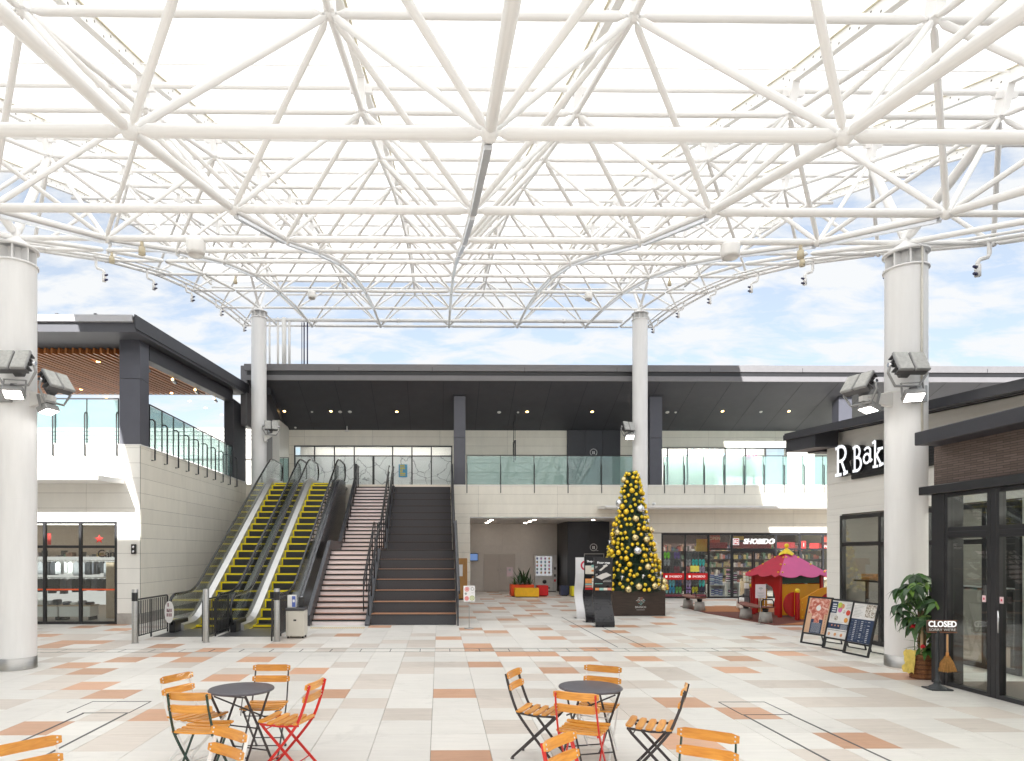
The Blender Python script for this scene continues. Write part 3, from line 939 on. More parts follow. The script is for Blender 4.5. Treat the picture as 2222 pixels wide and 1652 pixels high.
# ------------------------------------------------------------------ left shop building
LB = thing('shop_building', 'cream two storey shop building with timber slat soffit left of the escalators', 'building', (-10, 20, 0))
LX, LY = -8.24, 18.5
ROW = 0.415
zrows = [0.29] + [0.29 + ROW * i for i in range(1, 12)] + [4.92]
# side wall along the escalators
clad(LB, 'x', LX, 1, [LY + .014, 21.8, 25.1, 28.6], zrows, [], M_cream)
build(MB().box(LX - .1, LX + .022, LY + .03, 28.6, 0, .285), 'plinth', M_conc, LB)
# front wall with the shop window
WX = [-14.78 + .98 * i for i in range(7)]
clad(LB, 'y', LY, -1, fixed(-17, LX, 3.3, -9.71), zrows, [(WX[0] - .03, WX[-1] + .03, -1, 2.86)], M_white_wall)
build(MB().box(WX[-1] + .035, LX + .02, LY - .022, LY + .1, 0, .285), 'plinth', M_conc, LB)
window_wall(LB, WX, LY + .03, 0.0, 2.83, [2.13], fw=.075)
M_tape = mat('orange_tape', (0.80, 0.12, 0.03), 0.5)
for i in range(6):
    build(MB().box(WX[i] + .04, WX[i + 1] - .04, LY + .018, LY + .0235, .93, .975), 'tape_stripe', M_tape, LB)
# flat canopy over the shop front
b_ = MB(); b_.prism([(17.05, 3.83), (17.1, 3.80), (18.48, 3.86), (18.48, 4.0), (17.05, 3.93)], 'x', -17, -8.66)
build(b_, 'awning', M_white, LB)
build(MB().lathe([(.001, 0), (.06, 0), (.06, .05), (.085, .055), (.085, .09), (.06, .14), (.001, .155)], (-9.0, 17.9, 3.98), 14), 'dome_camera', M_white, LB)
sp = build(MB().bbox(-8.45, -8.33, LY - .10, LY - .016, 1.93, 2.2, .01), 'wall_speaker', M_black, LB)
b_ = MB()
for dz in (2.0, 2.12):
    b_.lathe([(.001, 0), (.035, 0), (.032, .01), (.001, .006)], (0, 0, 0), 12)
    n_ = len(b_.v); k_ = 12 * 4
    for q in range(n_ - k_, n_):
        x, y, z = b_.v[q]; b_.v[q] = (-8.39 + x, LY - .101 - z, dz + y)
build(b_, 'speaker_cone', M_chrome, sp)
# upper terrace
build(MB().box(-17, LX - .02, LY + .02, 28.6, 4.60, 4.75), 'terrace_slab', M_conc, LB)
build(MB().bbox(-17, LX + .03, LY - .03, LY + .2, 4.921, 4.95, .004), 'parapet_cap', M_white, LB)
build(MB().bbox(LX - .2, LX + .03, LY + .21, 28.6, 4.921, 4.95, .004), 'parapet_cap', M_white, LB)
for z0, z1 in ((4.952, 6.755), (6.765, 7.96)):
    build(MB().bbox(-8.80, LX + .004, LY - .02, LY + .55, z0, z1, .006), 'corner_pier', M_slate, LB)
build(MB().bbox(LX - .35, LX + .02, 26.75, 28.5, 4.952, 8.1, .006), 'rear_pier', M_dark, LB)
def lroof(y): return 8.17 + .073 * (y - 17.6)
RXE = -7.95
build(MB()._add([(x, y, lroof(y) + dz) for y in (17.6, 27.9) for dz in (-.42, -.02) for x in (-17, RXE)],
                [(0, 1, 5, 4), (2, 6, 7, 3), (0, 2, 3, 1), (4, 5, 7, 6), (1, 3, 7, 5), (0, 4, 6, 2)]), 'roof_deck', M_ceil, LB)
b_ = MB(); b_.bar((-17, 17.54, lroof(17.6) - .09), (RXE - .05, 17.54, lroof(17.6) - .09), .10, .17)
build(b_, 'gutter', M_gutter, LB)
b_ = MB(); b_.bar((RXE + .02, 17.5, lroof(17.5) - .17), (RXE + .02, 27.9, lroof(27.9) - .17), .035, .36)
build(b_, 'roof_fascia', M_dark, LB)
for i in range(8):
    build(MB().box(-16 + i * 1.0, -15.93 + i * 1.0, 17.5, 17.62, lroof(17.6) - .02, lroof(17.6) + .03), 'snow_clip', M_dark, LB)
b_ = MB(); b_._add([(x, y, lroof(y) + dz) for y in (19.1, 26.75) for dz in (-.86, -.425) for x in (LX - .3, LX + .002)],
                [(0, 1, 5, 4), (2, 6, 7, 3), (0, 2, 3, 1), (4, 5, 7, 6), (1, 3, 7, 5), (0, 4, 6, 2)])
build(b_, 'edge_beam', M_dark, LB)
b_ = MB(); b_._add([(x, y, lroof(y) + dz) for y in (0,) for dz in (0,) for x in (0,)], [])
me_sl = None
for i in range(40):
    x = -8.75 - i * .2
    y0, y1 = 19.35, 26.7
    b_ = MB()._add([(xx, y, lroof(y) + dz) for y in (y0, y1) for dz in (-.60, -.44) for xx in (x - .029, x + .029)],
                [(0, 1, 5, 4), (2, 6, 7, 3), (0, 2, 3, 1), (4, 5, 7, 6), (1, 3, 7, 5), (0, 4, 6, 2)])
    if me_sl is None:
        s0 = build(b_, 'soffit_slat', M_slatwood, LB); me_sl = s0.data
    else:
        inst('soffit_slat', me_sl, LB, T(-i * .2, 0, 0))
for px, py in ((213, 786), (176, 846), (230, 863), (372, 854), (412, 871), (446, 886), (481, 901)):
    d = ray(px, py)   # on the slat plane
    t = (lroof(0) - .61 - EYE) / (d.z - .073 * d.y)
    p = Vector((0, 0, EYE)) + d * t
    build(MB().lathe([(.001, 0), (.055, 0), (.06, .02)], p, 10), 'downlight', E_down, LB)
for i, y in enumerate((19.9, 21.9, 23.9, 25.9)):
    z = lroof(y) - .9
    b_ = MB(); b_.tube((LX - .42, y - .12, z), (LX - .42, y + .16, z - .05), .05, n=10).tube((LX - .42, y, z), (LX - .42, y, z + .2), .012, n=6)
    sl = build(b_, 'spotlight', M_chrome, LB)
    build(MB().tube((LX - .42, y - .121, z + .001), (LX - .42, y - .128, z + .002), .04, n=10), 'lamp_face', E_down, sl)
# shop interior
build(MB().box(-17, -8.4, 18.7, 25.5, -.01, .012), 'shop_floor', M_shopfloor, LB)
build(MB().box(-17, -8.4, 25.5, 25.6, 0, 3.1), 'shop_back_wall', M_interior, LB)
build(MB().box(-17, -8.42, 18.7, 25.5, 3.0, 3.1), 'shop_ceiling', mat('shop_ceiling', (.5, .45, .4), .8), LB)
build(MB().box(-8.48, -8.42, 18.7, 25.5, .02, 2.99), 'shop_side_wall', M_interior, LB)
for i in range(4):
    build(MB().box(-16.5, -8.7, 19.9 + i * 1.35, 19.96 + i * 1.35, 2.955, 2.985), 'ceiling_light', E_strip2, LB)
text('window_lettering', 'Can', .30, .002, M_black, LB, T(-9.17 + 10, LY - .002 - 20, 1.93), width=1.0)
b_ = MB()
pts = []
for i in range(10):
    r_ = .13 if i % 2 == 0 else .055
    a = math.pi / 2 + i * math.pi / 5
    pts.append((-9.37 + r_ * math.cos(a), 2.34 + r_ * math.sin(a)))
b_.prism(pts, 'y', LY + .015, LY + .02)
build(b_, 'star_sticker', mat('red_vinyl', (.65, .04, .03), .5), LB)
build(MB().box(-10.80, -10.70, LY + .04, LY + .045, 2.18, 2.5), 'poster', MATS['red_vinyl'], LB)

# stock of the left shop: garment racks and low shelves
def garment_rack(x0, x1, y, z_top, label, cols, n, seed, white_board):
    rk = thing('garment_rack', label, 'rack', ((x0 + x1) / 2, y, 0))
    rr = random.Random(seed)
    b_ = MB()
    b_.tube((x0, y, z_top), (x1, y, z_top), .015, n=8)
    for x in (x0, x1): b_.tube((x, y, 0.013), (x, y, z_top), .018, n=8).bar((x, y - .25, .03), (x, y + .25, .03), .03, .03)
    build(b_, 'rack_frame', M_chrome, rk)
    if white_board:
        build(MB().box(x0, x1, y + .28, y + .3, .35, z_top + .12), 'back_board', emission('lit_panel', (1, .97, .92), .32), rk)
    for i in range(n):
        x = x0 + (x1 - x0) * (i + .5) / n + rr.uniform(-.02, .02)
        w = (x1 - x0) / n * .46; h = rr.uniform(.30, .46)
        c = rr.choice(cols)
        m_ = mat('garment_%02x%02x%02x' % tuple(int(255 * q) for q in c), c, .8, var=.2, scale=14, bump=.3)
        b_ = MB()
        pr = [(-w * .25, 0), (-w, -.06), (-w * .95, -h), (w * .95, -h), (w, -.06), (w * .25, 0)]
        b_.prism([(x + p, z_top - .03 + q) for p, q in pr], 'y', y - .16 + rr.uniform(-.02, .02), y + .02)
        build(b_, 'garment', m_, rk)
    return rk
GREY = [(.02, .02, .025), (.05, .05, .06), (.10, .10, .12), (.30, .30, .32), (.60, .60, .62), (.75, .74, .73)]
garment_rack(-14.6, -9.85, 20.6, 1.72, 'rail of grey and white tops hanging above the black ones in the left shop window', GREY, 26, 3, True)
garment_rack(-14.6, -9.85, 20.2, 1.22, 'lower rail of black and grey tops behind the orange stripe in the left shop window', GREY[:4], 26, 4, False)
garment_rack(-9.62, -8.75, 20.3, 1.62, 'short rail of white, red and green clothes beside the tan display stand', [(.75, .75, .72), (.62, .15, .12), (.5, .5, .1), (.12, .3, .1), (.65, .62, .58)], 9, 5, False)
p_ = thing('display_stand', 'tall tan wooden display stand in the left shop window', 'stand', (-9.75, 20.1, 0.013))
build(MB().bbox(-9.90, -9.66, 19.95, 20.3, .013, 1.68, .01), 'board', mat('tan_board', (.55, .42, .30), .6), p_)
build(MB().bbox(-9.92, -9.64, 19.93, 20.32, 1.681, 1.70, .005), 'top_edge', M_chrome, p_)
for i in range(5):
    x = -14.3 + i * .95
    u = thing('display_bench', ['low white display bench at the far left of the left shop window', 'low white display bench second from the left in the left shop window',
               'low white display bench third from the left in the left shop window', 'low white display bench fourth from the left in the left shop window', 'low white display bench next to the tan panel in the left shop window'][i], 'bench', (x, 19.6, .013), 0, 'low display benches in the left shop')
    build(MB().bbox(x - .44, x + .44, 19.35, 19.85, .12, .42, .01), 'drawer_box', M_white, u)
    build(MB().bbox(x - .46, x + .46, 19.33, 19.87, .421, .45, .004), 'bench_top', mat('tan_board', (.55, .42, .30), .6), u)
    for sx in (-.4, .4):
        build(MB().box(x + sx - .03, x + sx + .03, 19.4, 19.8, .013, .12), 'foot', M_black, u)
    rr = random.Random(i)
    for q in range(4):
        xx = x - .33 + q * .22
        g_ = thing('folded_garment', ['folded dark top on the display bench, first', 'folded pale top on the display bench', 'folded grey top on the display bench', 'folded black top on the display bench'][q] + [' far left', ' second along', ' third along', ' fourth along', ' by the tan panel'][i], 'clothes', (xx, 19.6, .45), 0, 'folded clothes on the display benches')
        m_ = [mat('garment_060607', (.06, .06, .07), .8), M_white, mat('garment_505052', (.3, .3, .32), .8), M_black][q]
        build(MB().bbox(xx - .09, xx + .09, 19.45, 19.7, .451, .451 + rr.uniform(.06, .22), .03), 'fold', m_, g_)

# wall shelving with stock on the back wall of the left shop
sh = thing('wall_shelf', 'wall shelves of small colourful goods at the back of the left shop', 'shelf', (-12, 25.2, .013))
for z in (.5, 1.1, 1.6):
    build(MB().box(-16.5, -8.7, 25.1, 25.49, z, z + .03), 'shelf_board', M_taupe, sh)
b_ = MB(); rr = random.Random(9)
pal = [(.28, .07, .06), (.34, .26, .10), (.08, .14, .09), (.45, .42, .39), (.07, .08, .14), (.26, .15, .10), (.04, .04, .04), (.3, .24, .26)]
pm = [mat('stock_%d' % i, c, .6) for i, c in enumerate(pal)]
for z in (.53, 1.13, 1.63):
    x = -16.4
    while x < -8.9:
        w = rr.uniform(.06, .18); b_.cur = rr.randrange(len(pal))
        b_.box(x, x + w * .9, 25.12, 25.4, z, z + rr.uniform(.12, .42)); x += w
o = build(b_, 'shelf_stock', pm, sh); o['kind'] = 'stuff'

# ------------------------------------------------------------------ main building behind
MBD = thing('mall_building', 'long charcoal roofed mall building with glass balcony behind the stairs', 'building', (4, 30, 0))
MY = 28.5; DK = 4.70; MX0, MX1 = LX - .02, 24.0
UW = 31.2
PASS = (1.31, 7.9); STORE = (9.50, 19.6)
clad(MBD, 'y', MY, -1, fixed(.56, MX1, 3.38, 1.66), zrows[:-1] + [4.79], [(PASS[0], PASS[1], -1, 3.47), (STORE[0], STORE[1], -1, 2.80)], M_cream)
clad(MBD, 'y', MY, -1, fixed(LX + .02, .56, 3.38, 1.66), zrows[:-1] + [4.66], [], M_cream, depth=.1)
build(MB().box(.56, PASS[0], MY - .025, MY + .1, 0, .285), 'plinth', M_conc, MBD)
build(MB().box(PASS[1], STORE[0], MY - .025, MY + .1, 0, .285), 'plinth', M_conc, MBD)
build(MB().box(MX0, MX1, MY + .02, 40, 4.46, DK), 'deck_slab', M_conc, MBD)
build(MB().bbox(.56, MX1, MY - .03, MY + .22, 4.792, 4.82, .004), 'parapet_cap', M_white, MBD)
# awning over the shop
b_ = MB(); b_.prism([(27.1, 3.79), (27.15, 3.75), (28.48, 3.80), (28.48, 3.92), (27.1, 3.87)], 'x', 6.75, MX1)
build(b_, 'awning', M_white, MBD)
for x in (8.95,):
    build(MB().lathe([(.001, 0), (.06, 0), (.06, .05), (.085, .055), (.085, .09), (.06, .14), (.001, .155)], (x, 27.8, 3.9), 14), 'dome_camera', M_white, MBD)
# passage
build(MB().box(PASS[0] - .02, 6.0, 33.7, 33.8, 0, 3.47), 'passage_back_wall', M_taupe, MBD)
for i in range(5):
    x0 = PASS[0] + (5.95 - PASS[0]) * i / 5; x1 = PASS[0] + (5.95 - PASS[0]) * (i + 1) / 5
    for j in range(3):
        build(MB().bbox(x0 + .003, x1 - .003, 33.686, 33.699, .02 + 1.15 * j, .02 + 1.15 * j + 1.144, .002), 'passage_panel', M_taupe, MBD)
build(MB().box(PASS[0] - .1, PASS[0], MY + .16, 33.8, 0, 3.47), 'passage_side_wall', M_taupe, MBD)
build(MB().box(PASS[0], 9.2, MY + .16, 33.8, 3.40, 3.46), 'passage_ceiling', mat('passage_ceiling', (.55, .53, .51), .7), MBD)
build(MB().box(5.95, 9.3, 31.0, 33.7, 0, 3.395), 'lift_core', M_black, MBD)
M_lift = mat('lift_panel', (0.030, 0.032, 0.042), 0.45, var=.1, objvar=.1)
for i in range(3):
    build(MB().bbox(5.96 + i * 1.0, 6.945 + i * 1.0, 30.985, 30.999, .02, 3.39, .003), 'lift_panel', M_lift, MBD)
build(MB().box(PASS[1], PASS[1] + .1, MY + .16, 31.0, 0, 3.395), 'passage_side_wall', M_taupe, MBD)
for x in (2.3, 4.2, 6.8):
    for y in (29.5, 31.0, 32.6):
        if x > 5.8 and y > 30.6: continue
        build(MB().lathe([(.001, 0), (.065, 0), (.07, .01)], (x, y, 3.385), 12), 'ceiling_downlight', emission('passage_light', (1, .9, .78), 34.0), MBD)
# double door in the passage
def door_leaf(x0, x1, y, z0, z1, hx, name='door'):
    d_ = build(MB().bbox(x0, x1, y - .05, y, z0, z1, .006), name, mat('door_paint', (.46, .42, .385), .45, var=.03), MBD)
    build(MB().bbox(hx - .012, hx + .012, y - .09, y - .05, 1.0, 1.12, .004), 'door_handle', M_chrome, d_)
    return d_
a_ = at(1050, 1203, 33.6); c_ = at(1118, 1203, 33.6); mid = (a_.x + c_.x) / 2
door_leaf(a_.x, mid - .004, 33.69, .01, a_.z, mid - .08); door_leaf(mid + .004, c_.x, 33.69, .01, c_.z, mid + .08)
build(MB().bbox(a_.x - .05, c_.x + .05, 33.67, 33.69, c_.z + .004, c_.z + .05, .004), 'door_head', M_taupe, MBD)
# lift symbol rings and door frame
M_ring = mat('sign_white', (.75, .75, .75), .5)
def ring(cx, y, cz, r, parent):
    b_ = MB()
    n = 28
    vs = []
    for i in range(n):
        a = 2 * math.pi * i / n
        for rr_ in (r, r * .88): vs.append((cx + rr_ * math.cos(a), y, cz + rr_ * math.sin(a)))
    b_._add(vs, [(2 * i, 2 * i + 1, (2 * i + 3) % (2 * n), (2 * i + 2) % (2 * n)) for i in range(n)])
    for s_ in (-1, 1):
        b_.box(cx + s_ * r * .2 - r * .13, cx + s_ * r * .2 + r * .13, y - .002, y + .002, cz - r * .1, cz + r * .32)
        b_.box(cx + s_ * r * .2 - r * .13, cx + s_ * r * .2 + r * .13, y - .002, y + .002, cz - r * .45, cz - r * .16)
    b_.box(cx + r * .8, cx + r * 1.3, y - .002, y + .002, cz - r * .95, cz - r * .85)
    return build(b_, 'lift_symbol', M_ring, parent)
p = at(1288, 1188, 30.97); ring(p.x, p.y, p.z, .17, MBD)
pa = at(1268, 1203, 30.97); pb = at(1310, 1203, 30.97)
b_ = MB(); b_.bar((pa.x, 30.96, .02), (pa.x, 30.96, pa.z), .035, .03, (0, 1, 0)).bar((pb.x, 30.96, .02), (pb.x, 30.96, pa.z), .035, .03, (0, 1, 0)).bar((pa.x - .017, 30.96, pa.z + .017), (pb.x + .017, 30.96, pa.z + .017), .03, .034)
build(b_, 'lift_door_frame', M_steel, MBD)
# upper floor back wall
UX0 = -7.0
lift_u = (at(1230, 1000, UW).x, at(1345, 1000, UW).x)
W1 = (at(640, 1000, UW).x, at(980, 1000, UW).x); W2 = (at(1408, 1000, UW).x, at(1705, 1000, UW).x)
WT = 6.93
urows = fixed(DK, 7.70, ROW, .29)
clad(MBD, 'y', UW, -1, fixed(UX0, MX1, 3.15, W1[0] + .45), urows, [(W1[0], W1[1], 0, WT), (lift_u[0], lift_u[1], 0, 9), (W2[0], W2[1], 0, WT - .06)], M_cream)
for i in range(3):
    x0 = lift_u[0] + (lift_u[1] - lift_u[0]) * i / 3; x1 = lift_u[0] + (lift_u[1] - lift_u[0]) * (i + 1) / 3
    build(MB().bbox(x0 + .004, x1 - .004, UW - .10, UW + .1, DK + .01, 7.66, .004), 'lift_panel', M_lift, MBD)
p = at(1288, 982, UW - .12); ring(p.x, p.y, p.z, .17, MBD)
build(MB().box(UX0 - .3, UX0, UW - 1.9, UW + .1, DK, 7.75), 'end_wall', M_white_wall, MBD)
# roof: sloping soffit, fascia bands
RY, RZ = 27.62, 9.06
def soff(y): return RZ - .394 * (y - RY)
RXL = at(530, 800, RY).x
b_ = MB(); b_.prism([(RY + .02, RZ), (UW + .4, soff(UW + .4)), (UW + .4, 9.72), (RY + .02, 9.72)], 'x', RXL + .1, 30)
build(b_, 'roof_body', M_ceil, MBD)
M_seam = mat('soffit_seam', (0.02, 0.02, 0.024), .8)
for i in range(24):
    x = RXL + .7 + i * 1.5
    b_ = MB(); b_.bar((x, RY + .05, soff(RY + .05) - .002), (x, UW - .02, soff(UW - .02) - .002), .01, .004, (0, .394, 1))
    build(b_, 'soffit_seam', M_seam, MBD)
build(MB().bbox(RXL, 30, RY - .06, RY + .02, 9.44, 9.72, .01), 'fascia_band', M_fascia, MBD)
build(MB().box(RXL + .05, 30, RY + .0, RY + .019, 9.27, 9.439), 'fascia_recess', M_black, MBD)
build(MB().bbox(RXL + .03, 30, RY - .03, RY + .019, 9.05, 9.268, .01), 'fascia_band', M_fascia, MBD)
for px in (736, 938, 1138, 1338, 1540, 1740, 1940, 2140):
    x = at(px, 800, RY).x
    build(MB().box(x - .008, x + .008, RY - .066, RY - .058, 9.43, 9.6), 'fascia_clip', M_black, MBD)
build(MB().bbox(RXL - .15, RXL + .12, RY - .02, RY + .9, 7.2, 9.66, .02), 'roof_end_panel', M_fascia, MBD)
build(MB().bbox(RXL + .2, RXL + .5, 28.6, 29.2, DK, soff(29), .01), 'deck_pier', M_dark, MBD)
b_ = MB(); b_._add([(x, y, z) for (y, z) in ((28.0, 8.85), (31.0, 7.62)) for dz in (0,) for x in (-7.3, -7.05)] + [(x, y, z - .28) for (y, z) in ((28.0, 8.85), (31.0, 7.62)) for x in (-7.3, -7.05)],
    [(0, 1, 3, 2), (4, 6, 7, 5), (0, 4, 5, 1), (2, 3, 7, 6), (1, 5, 7, 3), (0, 2, 6, 4)])
build(b_, 'soffit_beam', M_dark, MBD)
for px0, px1 in ((985, 1010), (1410, 1437), (1820, 1849)):
    x0, x1 = at(px0, 1000, 28.56).x, at(px1, 1000, 28.56).x
    for z0, z1 in ((4.822, 6.87), (6.88, soff(28.6) - .02)):
        build(MB().bbox(x0, x1, 28.56, 29.06, z0, z1, .008), 'deck_column', M_slate, MBD)
    build(MB().bbox(x0 - .04, x1 + .04, 28.52, 29.1, soff(28.52) - .02, soff(28.52) + .05, .004), 'column_head', M_dark, MBD)
def soffit_pt(px, py):
    d = ray(px, py); t = (RZ + .394 * RY - EYE) / (d.z + .394 * d.y)
    return Vector((0, 0, EYE)) + d * t
SR = Matrix.Rotation(math.atan(-.394), 4, 'X')
b_ = MB(); b_.lathe([(.001, -.004), (.055, -.004), (.065, .004)], (0, 0, 0), 12); me_dl = b_.mesh('downlight', E_down)
b_ = MB(); b_.lathe([(.001, -.03), (.06, -.03), (.085, -.01), (.09, .005)], (0, 0, 0), 12); me_dt = b_.mesh('smoke_detector', M_white)
OB = Vector(MBD.location)
for px, py in ((617, 893), (718, 893), (861, 894), (1144, 894), (1285, 894), (1568, 893), (1712, 893)):
    inst('downlight', me_dl, MBD, Matrix.Translation(soffit_pt(px, py) - OB) @ SR)
for px, py, s_ in ((677, 894, .6), (738, 894, 1), (759, 894, 1), (1083, 895, 1), (1124, 895, .6), (1448, 895, 1), (1466, 895, .6), (641, 928, .7), (1651, 894, .8), (1838, 893, 1.2)):
    inst('smoke_detector', me_dt, MBD, Matrix.Translation(soffit_pt(px, py) - OB) @ SR @ Matrix.Diagonal((s_, s_, 1, 1)))
for px, py in ((685, 922), (1101, 928)):
    p = soffit_pt(px, py)
    o = inst('ceiling_hatch', MB().box(-.24, .24, -.16, .16, -.008, 0).mesh('ceiling_hatch', mat('hatch_frame', (.07, .07, .078), .6)), MBD, Matrix.Translation(p - OB) @ SR)
p = soffit_pt(753, 925)
b_ = MB(); b_.tube(p, p + Vector((0, 0, -.2)), .02, n=8).lathe([(.1, -.2), (.12, -.24), (.001, -.25)], p, 12)
build(b_, 'ceiling_sensor', M_white, MBD)
# hanging blade sign under the soffit
p = soffit_pt(1116, 903)
b_ = MB(); b_.tube((p.x, p.y - .3, p.z), (p.x, p.y - .3, 7.0), .012, n=6).tube((p.x - .0, p.y + .3, p.z - .2), (p.x, p.y + .3, 7.0), .012, n=6)
b_.bar((p.x, p.y - .35, 6.94), (p.x, p.y + .35, 6.94), .06, .05).bar((p.x, p.y - .35, 6.2), (p.x, p.y + .35, 6.2), .06, .25)
b_.bar((p.x, p.y - .35, 6.1), (p.x, p.y - .35, 6.96), .06, .05, (0, 1, 0)).bar((p.x, p.y + .35, 6.1), (p.x, p.y + .35, 6.96), .06, .05, (0, 1, 0))
build(b_, 'hanging_sign_frame', M_black, MBD)

# upper windows: film covered shop front at the stair head
def film_mat():
    m, nt, out = nodes_of('printed_film')
    N, L = nt.nodes, nt.links
    b = N.new("ShaderNodeBsdfPrincipled"); L.new(b.outputs[0], out.inputs[0])
    b.inputs['Roughness'].default_value = .3
    t = N.new("ShaderNodeTexCoord")
    vo = N.new("ShaderNodeTexVoronoi"); vo.feature = 'DISTANCE_TO_EDGE'; vo.inputs['Scale'].default_value = 1.7
    nz = N.new("ShaderNodeTexNoise"); nz.inputs['Scale'].default_value = 2.5; nz.inputs['Detail'].default_value = 3
    mxv = N.new("ShaderNodeMixRGB"); mxv.inputs[0].default_value = .3
    L.new(t.outputs['Object'], nz.inputs[0]); L.new(t.outputs['Object'], mxv.inputs[1]); L.new(nz.outputs['Color'], mxv.inputs[2])
    L.new(mxv.outputs[0], vo.inputs[0])
    cr = N.new("ShaderNodeValToRGB")
    cr.color_ramp.elements[0].position = .012; cr.color_ramp.elements[0].color = (.40, .41, .43, 1)
    cr.color_ramp.elements[1].position = .022; cr.color_ramp.elements[1].color = (.84, .84, .85, 1)
    L.new(vo.outputs['Distance'], cr.inputs[0]); L.new(cr.outputs[0], b.inputs['Base Color'])
    tl = N.new("ShaderNodeBsdfTranslucent"); L.new(cr.outputs[0], tl.inputs[0])
    mx = N.new("ShaderNodeMixShader"); mx.inputs[0].default_value = .5
    L.new(b.outputs[0], mx.inputs[1]); L.new(tl.outputs[0], mx.inputs[2]); L.new(mx.outputs[0], out.inputs[0])
    return m
M_film = film_mat()
wx = [at(px, 1000, UW).x for px in (640, 683, 726, 769, 852, 894, 936, 980)]
window_wall(MBD, wx, UW - .02, DK + .02, WT, [6.45], fw=.055)
for i in range(len(wx) - 1):
    build(MB().box(wx[i] + .03, wx[i + 1] - .03, UW + .03, UW + .04, DK + .05, 6.42), 'window_film', M_film, MBD)
xm = (wx[3] + wx[4]) / 2
build(MB().bbox(xm - .05, xm + .05, UW - .06, UW + .02, DK + .02, 6.42, .005), 'door_stile', M_frame, MBD)
p0 = at(865, 1008, UW - .05); p1 = at(884, 1036, UW - .05)
po = build(MB().box(p0.x, p1.x, UW - .056, UW - .05, p1.z, p0.z), 'poster', mat('poster_blue', (.12, .40, .62), .5), MBD)
rr = random.Random(2); b_ = MB()
for q in range(7):
    z = p1.z + .08 + q * .075
    b_.box(p0.x + .06, p0.x + .06 + rr.uniform(.12, .26), UW - .062, UW - .057, z, z + .045)
build(b_, 'poster_print', mat('poster_yellow', (.80, .65, .05), .5), po)
build(MB().box(-7, 4.5, UW + 2.5, UW + 2.6, DK, 7.6), 'upper_room_wall', M_taupe, MBD)
build(MB().box(-7, 4.5, UW + .25, UW + 2.49, 7.3, 7.36), 'upper_room_ceiling', M_ceil, MBD)
for i in range(3):
    build(MB().box(wx[0] + .2, wx[-1] - .2, UW + .6 + i * .6, UW + .68 + i * .6, 7.26, 7.29), 'ceiling_light', emission('film_backlight', (1, .96, .9), 14.0), MBD)  # strips added to brighten the window film from behind
wx2 = [at(px, 1000, UW).x for px in (1408, 1448, 1491, 1573, 1617, 1660, 1705)]
window_wall(MBD, wx2, UW - .02, DK + .02, WT - .06, [], fw=.055)
build(MB().box(wx2[0], wx2[-1], UW + 2.0, UW + 2.1, DK, 7.6), 'upper_room_wall', M_white, MBD)
build(MB().box(wx2[0], wx2[-1], UW + .1, UW + 2.0, 7.2, 7.25), 'upper_room_ceiling', M_white, MBD)
for i in range(3):
    build(MB().box(wx2[0] + .3, wx2[-1] - .3, UW + .5 + i * .5, UW + .55 + i * .5, 7.17, 7.195), 'ceiling_light', E_strip, MBD)
p = at(1530, 982, UW + .25)
b_ = MB(); b_.bbox(p.x - .95, p.x + .95, p.y, p.y + .08, p.z - .16, p.z - .02, .02)
sgn_ = build(b_, 'lit_window_sign', emission('cool_sign', (.72, .88, 1.0), 2.2), MBD)
for i, dx in enumerate((-.75, -.2, .1, .35)):
    b_ = MB(); b_.lathe([(.12 if i else .15, -.03), (.12 if i else .15, .03)], (0, 0, 0), 16)
    b_.v = [(x + p.x + dx, z + p.y, y + p.z + .12) for x, y, z in b_.v]
    build(b_, 'sign_bubble', MATS['cool_sign'], sgn_)
p = at(1631, 993, UW - .06)
text('window_lettering', '歯科', .30, .003, mat('magenta_vinyl', (.50, .03, .30), .5), MBD, Matrix.Translation(p - OB))
# white annex and brick upper block far left behind the terrace
AN = thing('white_annex', 'bright white annex wall seen beyond the left terrace railing', 'building', (-14, 35, 0))
clad(AN, 'y', 34.5, -1, steps(-30, -9.0, 3.5), [0, 4.8, 6.9, 7.6, 8.35], [], M_white_wall, depth=3)
build(MB().box(-30, -8.95, 34.35, 34.49, 6.75, 6.9), 'string_course', M_white, AN)
for i in range(3):
    z = 7.75 + i * .2
    build(MB().box(-30, -8.95, 34.44, 34.483, z, z + .03), 'louvre_line', M_gutter, AN)

# ------------------------------------------------------------------ glass railings
def railing_x(name, label, xs, y, z0, z1, out, posts, group):
    """railing along X at y; posts hook outwards (towards the camera) over the slab edge"""
    r = thing(name, label, 'railing', ((xs[0] + xs[-1]) / 2, y, z0), 0, group)
    for i in range(len(xs) - 1):
        build(MB().box(xs[i] + .012, xs[i + 1] - .012, y - .006, y + .006, z0 + .035, z1 - .02), 'glass_panel', G_rail, r)
    for x in xs:
        build(MB().bbox(x - .011, x + .011, y - .02, y + .02, z0, z1, .002), 'mullion', M_frame, r)
    b_ = MB(); b_.bbox(xs[0] - .011, xs[-1] + .011, y - .022, y + .022, z1 + .001, z1 + .03, .003); build(b_, 'top_rail', M_frame, r)
    b_ = MB(); b_.bbox(xs[0] - .011, xs[-1] + .011, y - .018, y + .018, z0 - .012, z0 - .001, .003); build(b_, 'bottom_rail', M_frame, r)
    if posts:
        for x in xs:
            b_ = MB(); o_ = -out
            zt = z0 + (z1 - z0) * .70
            b_.sweep([(x, y - .02, zt), (x, y - .07, zt), (x, y - .12, zt - .06), (x, y - .12, zt - .12), (x, y - .12, z0 - .34), (x, y - .04, z0 - .34)],
                     [(-.011, -.018), (.011, -.018), (.011, .018), (-.011, .018)], (1, 0, 0))
            build(b_, 'hook_post', M_frame, r)
    return r
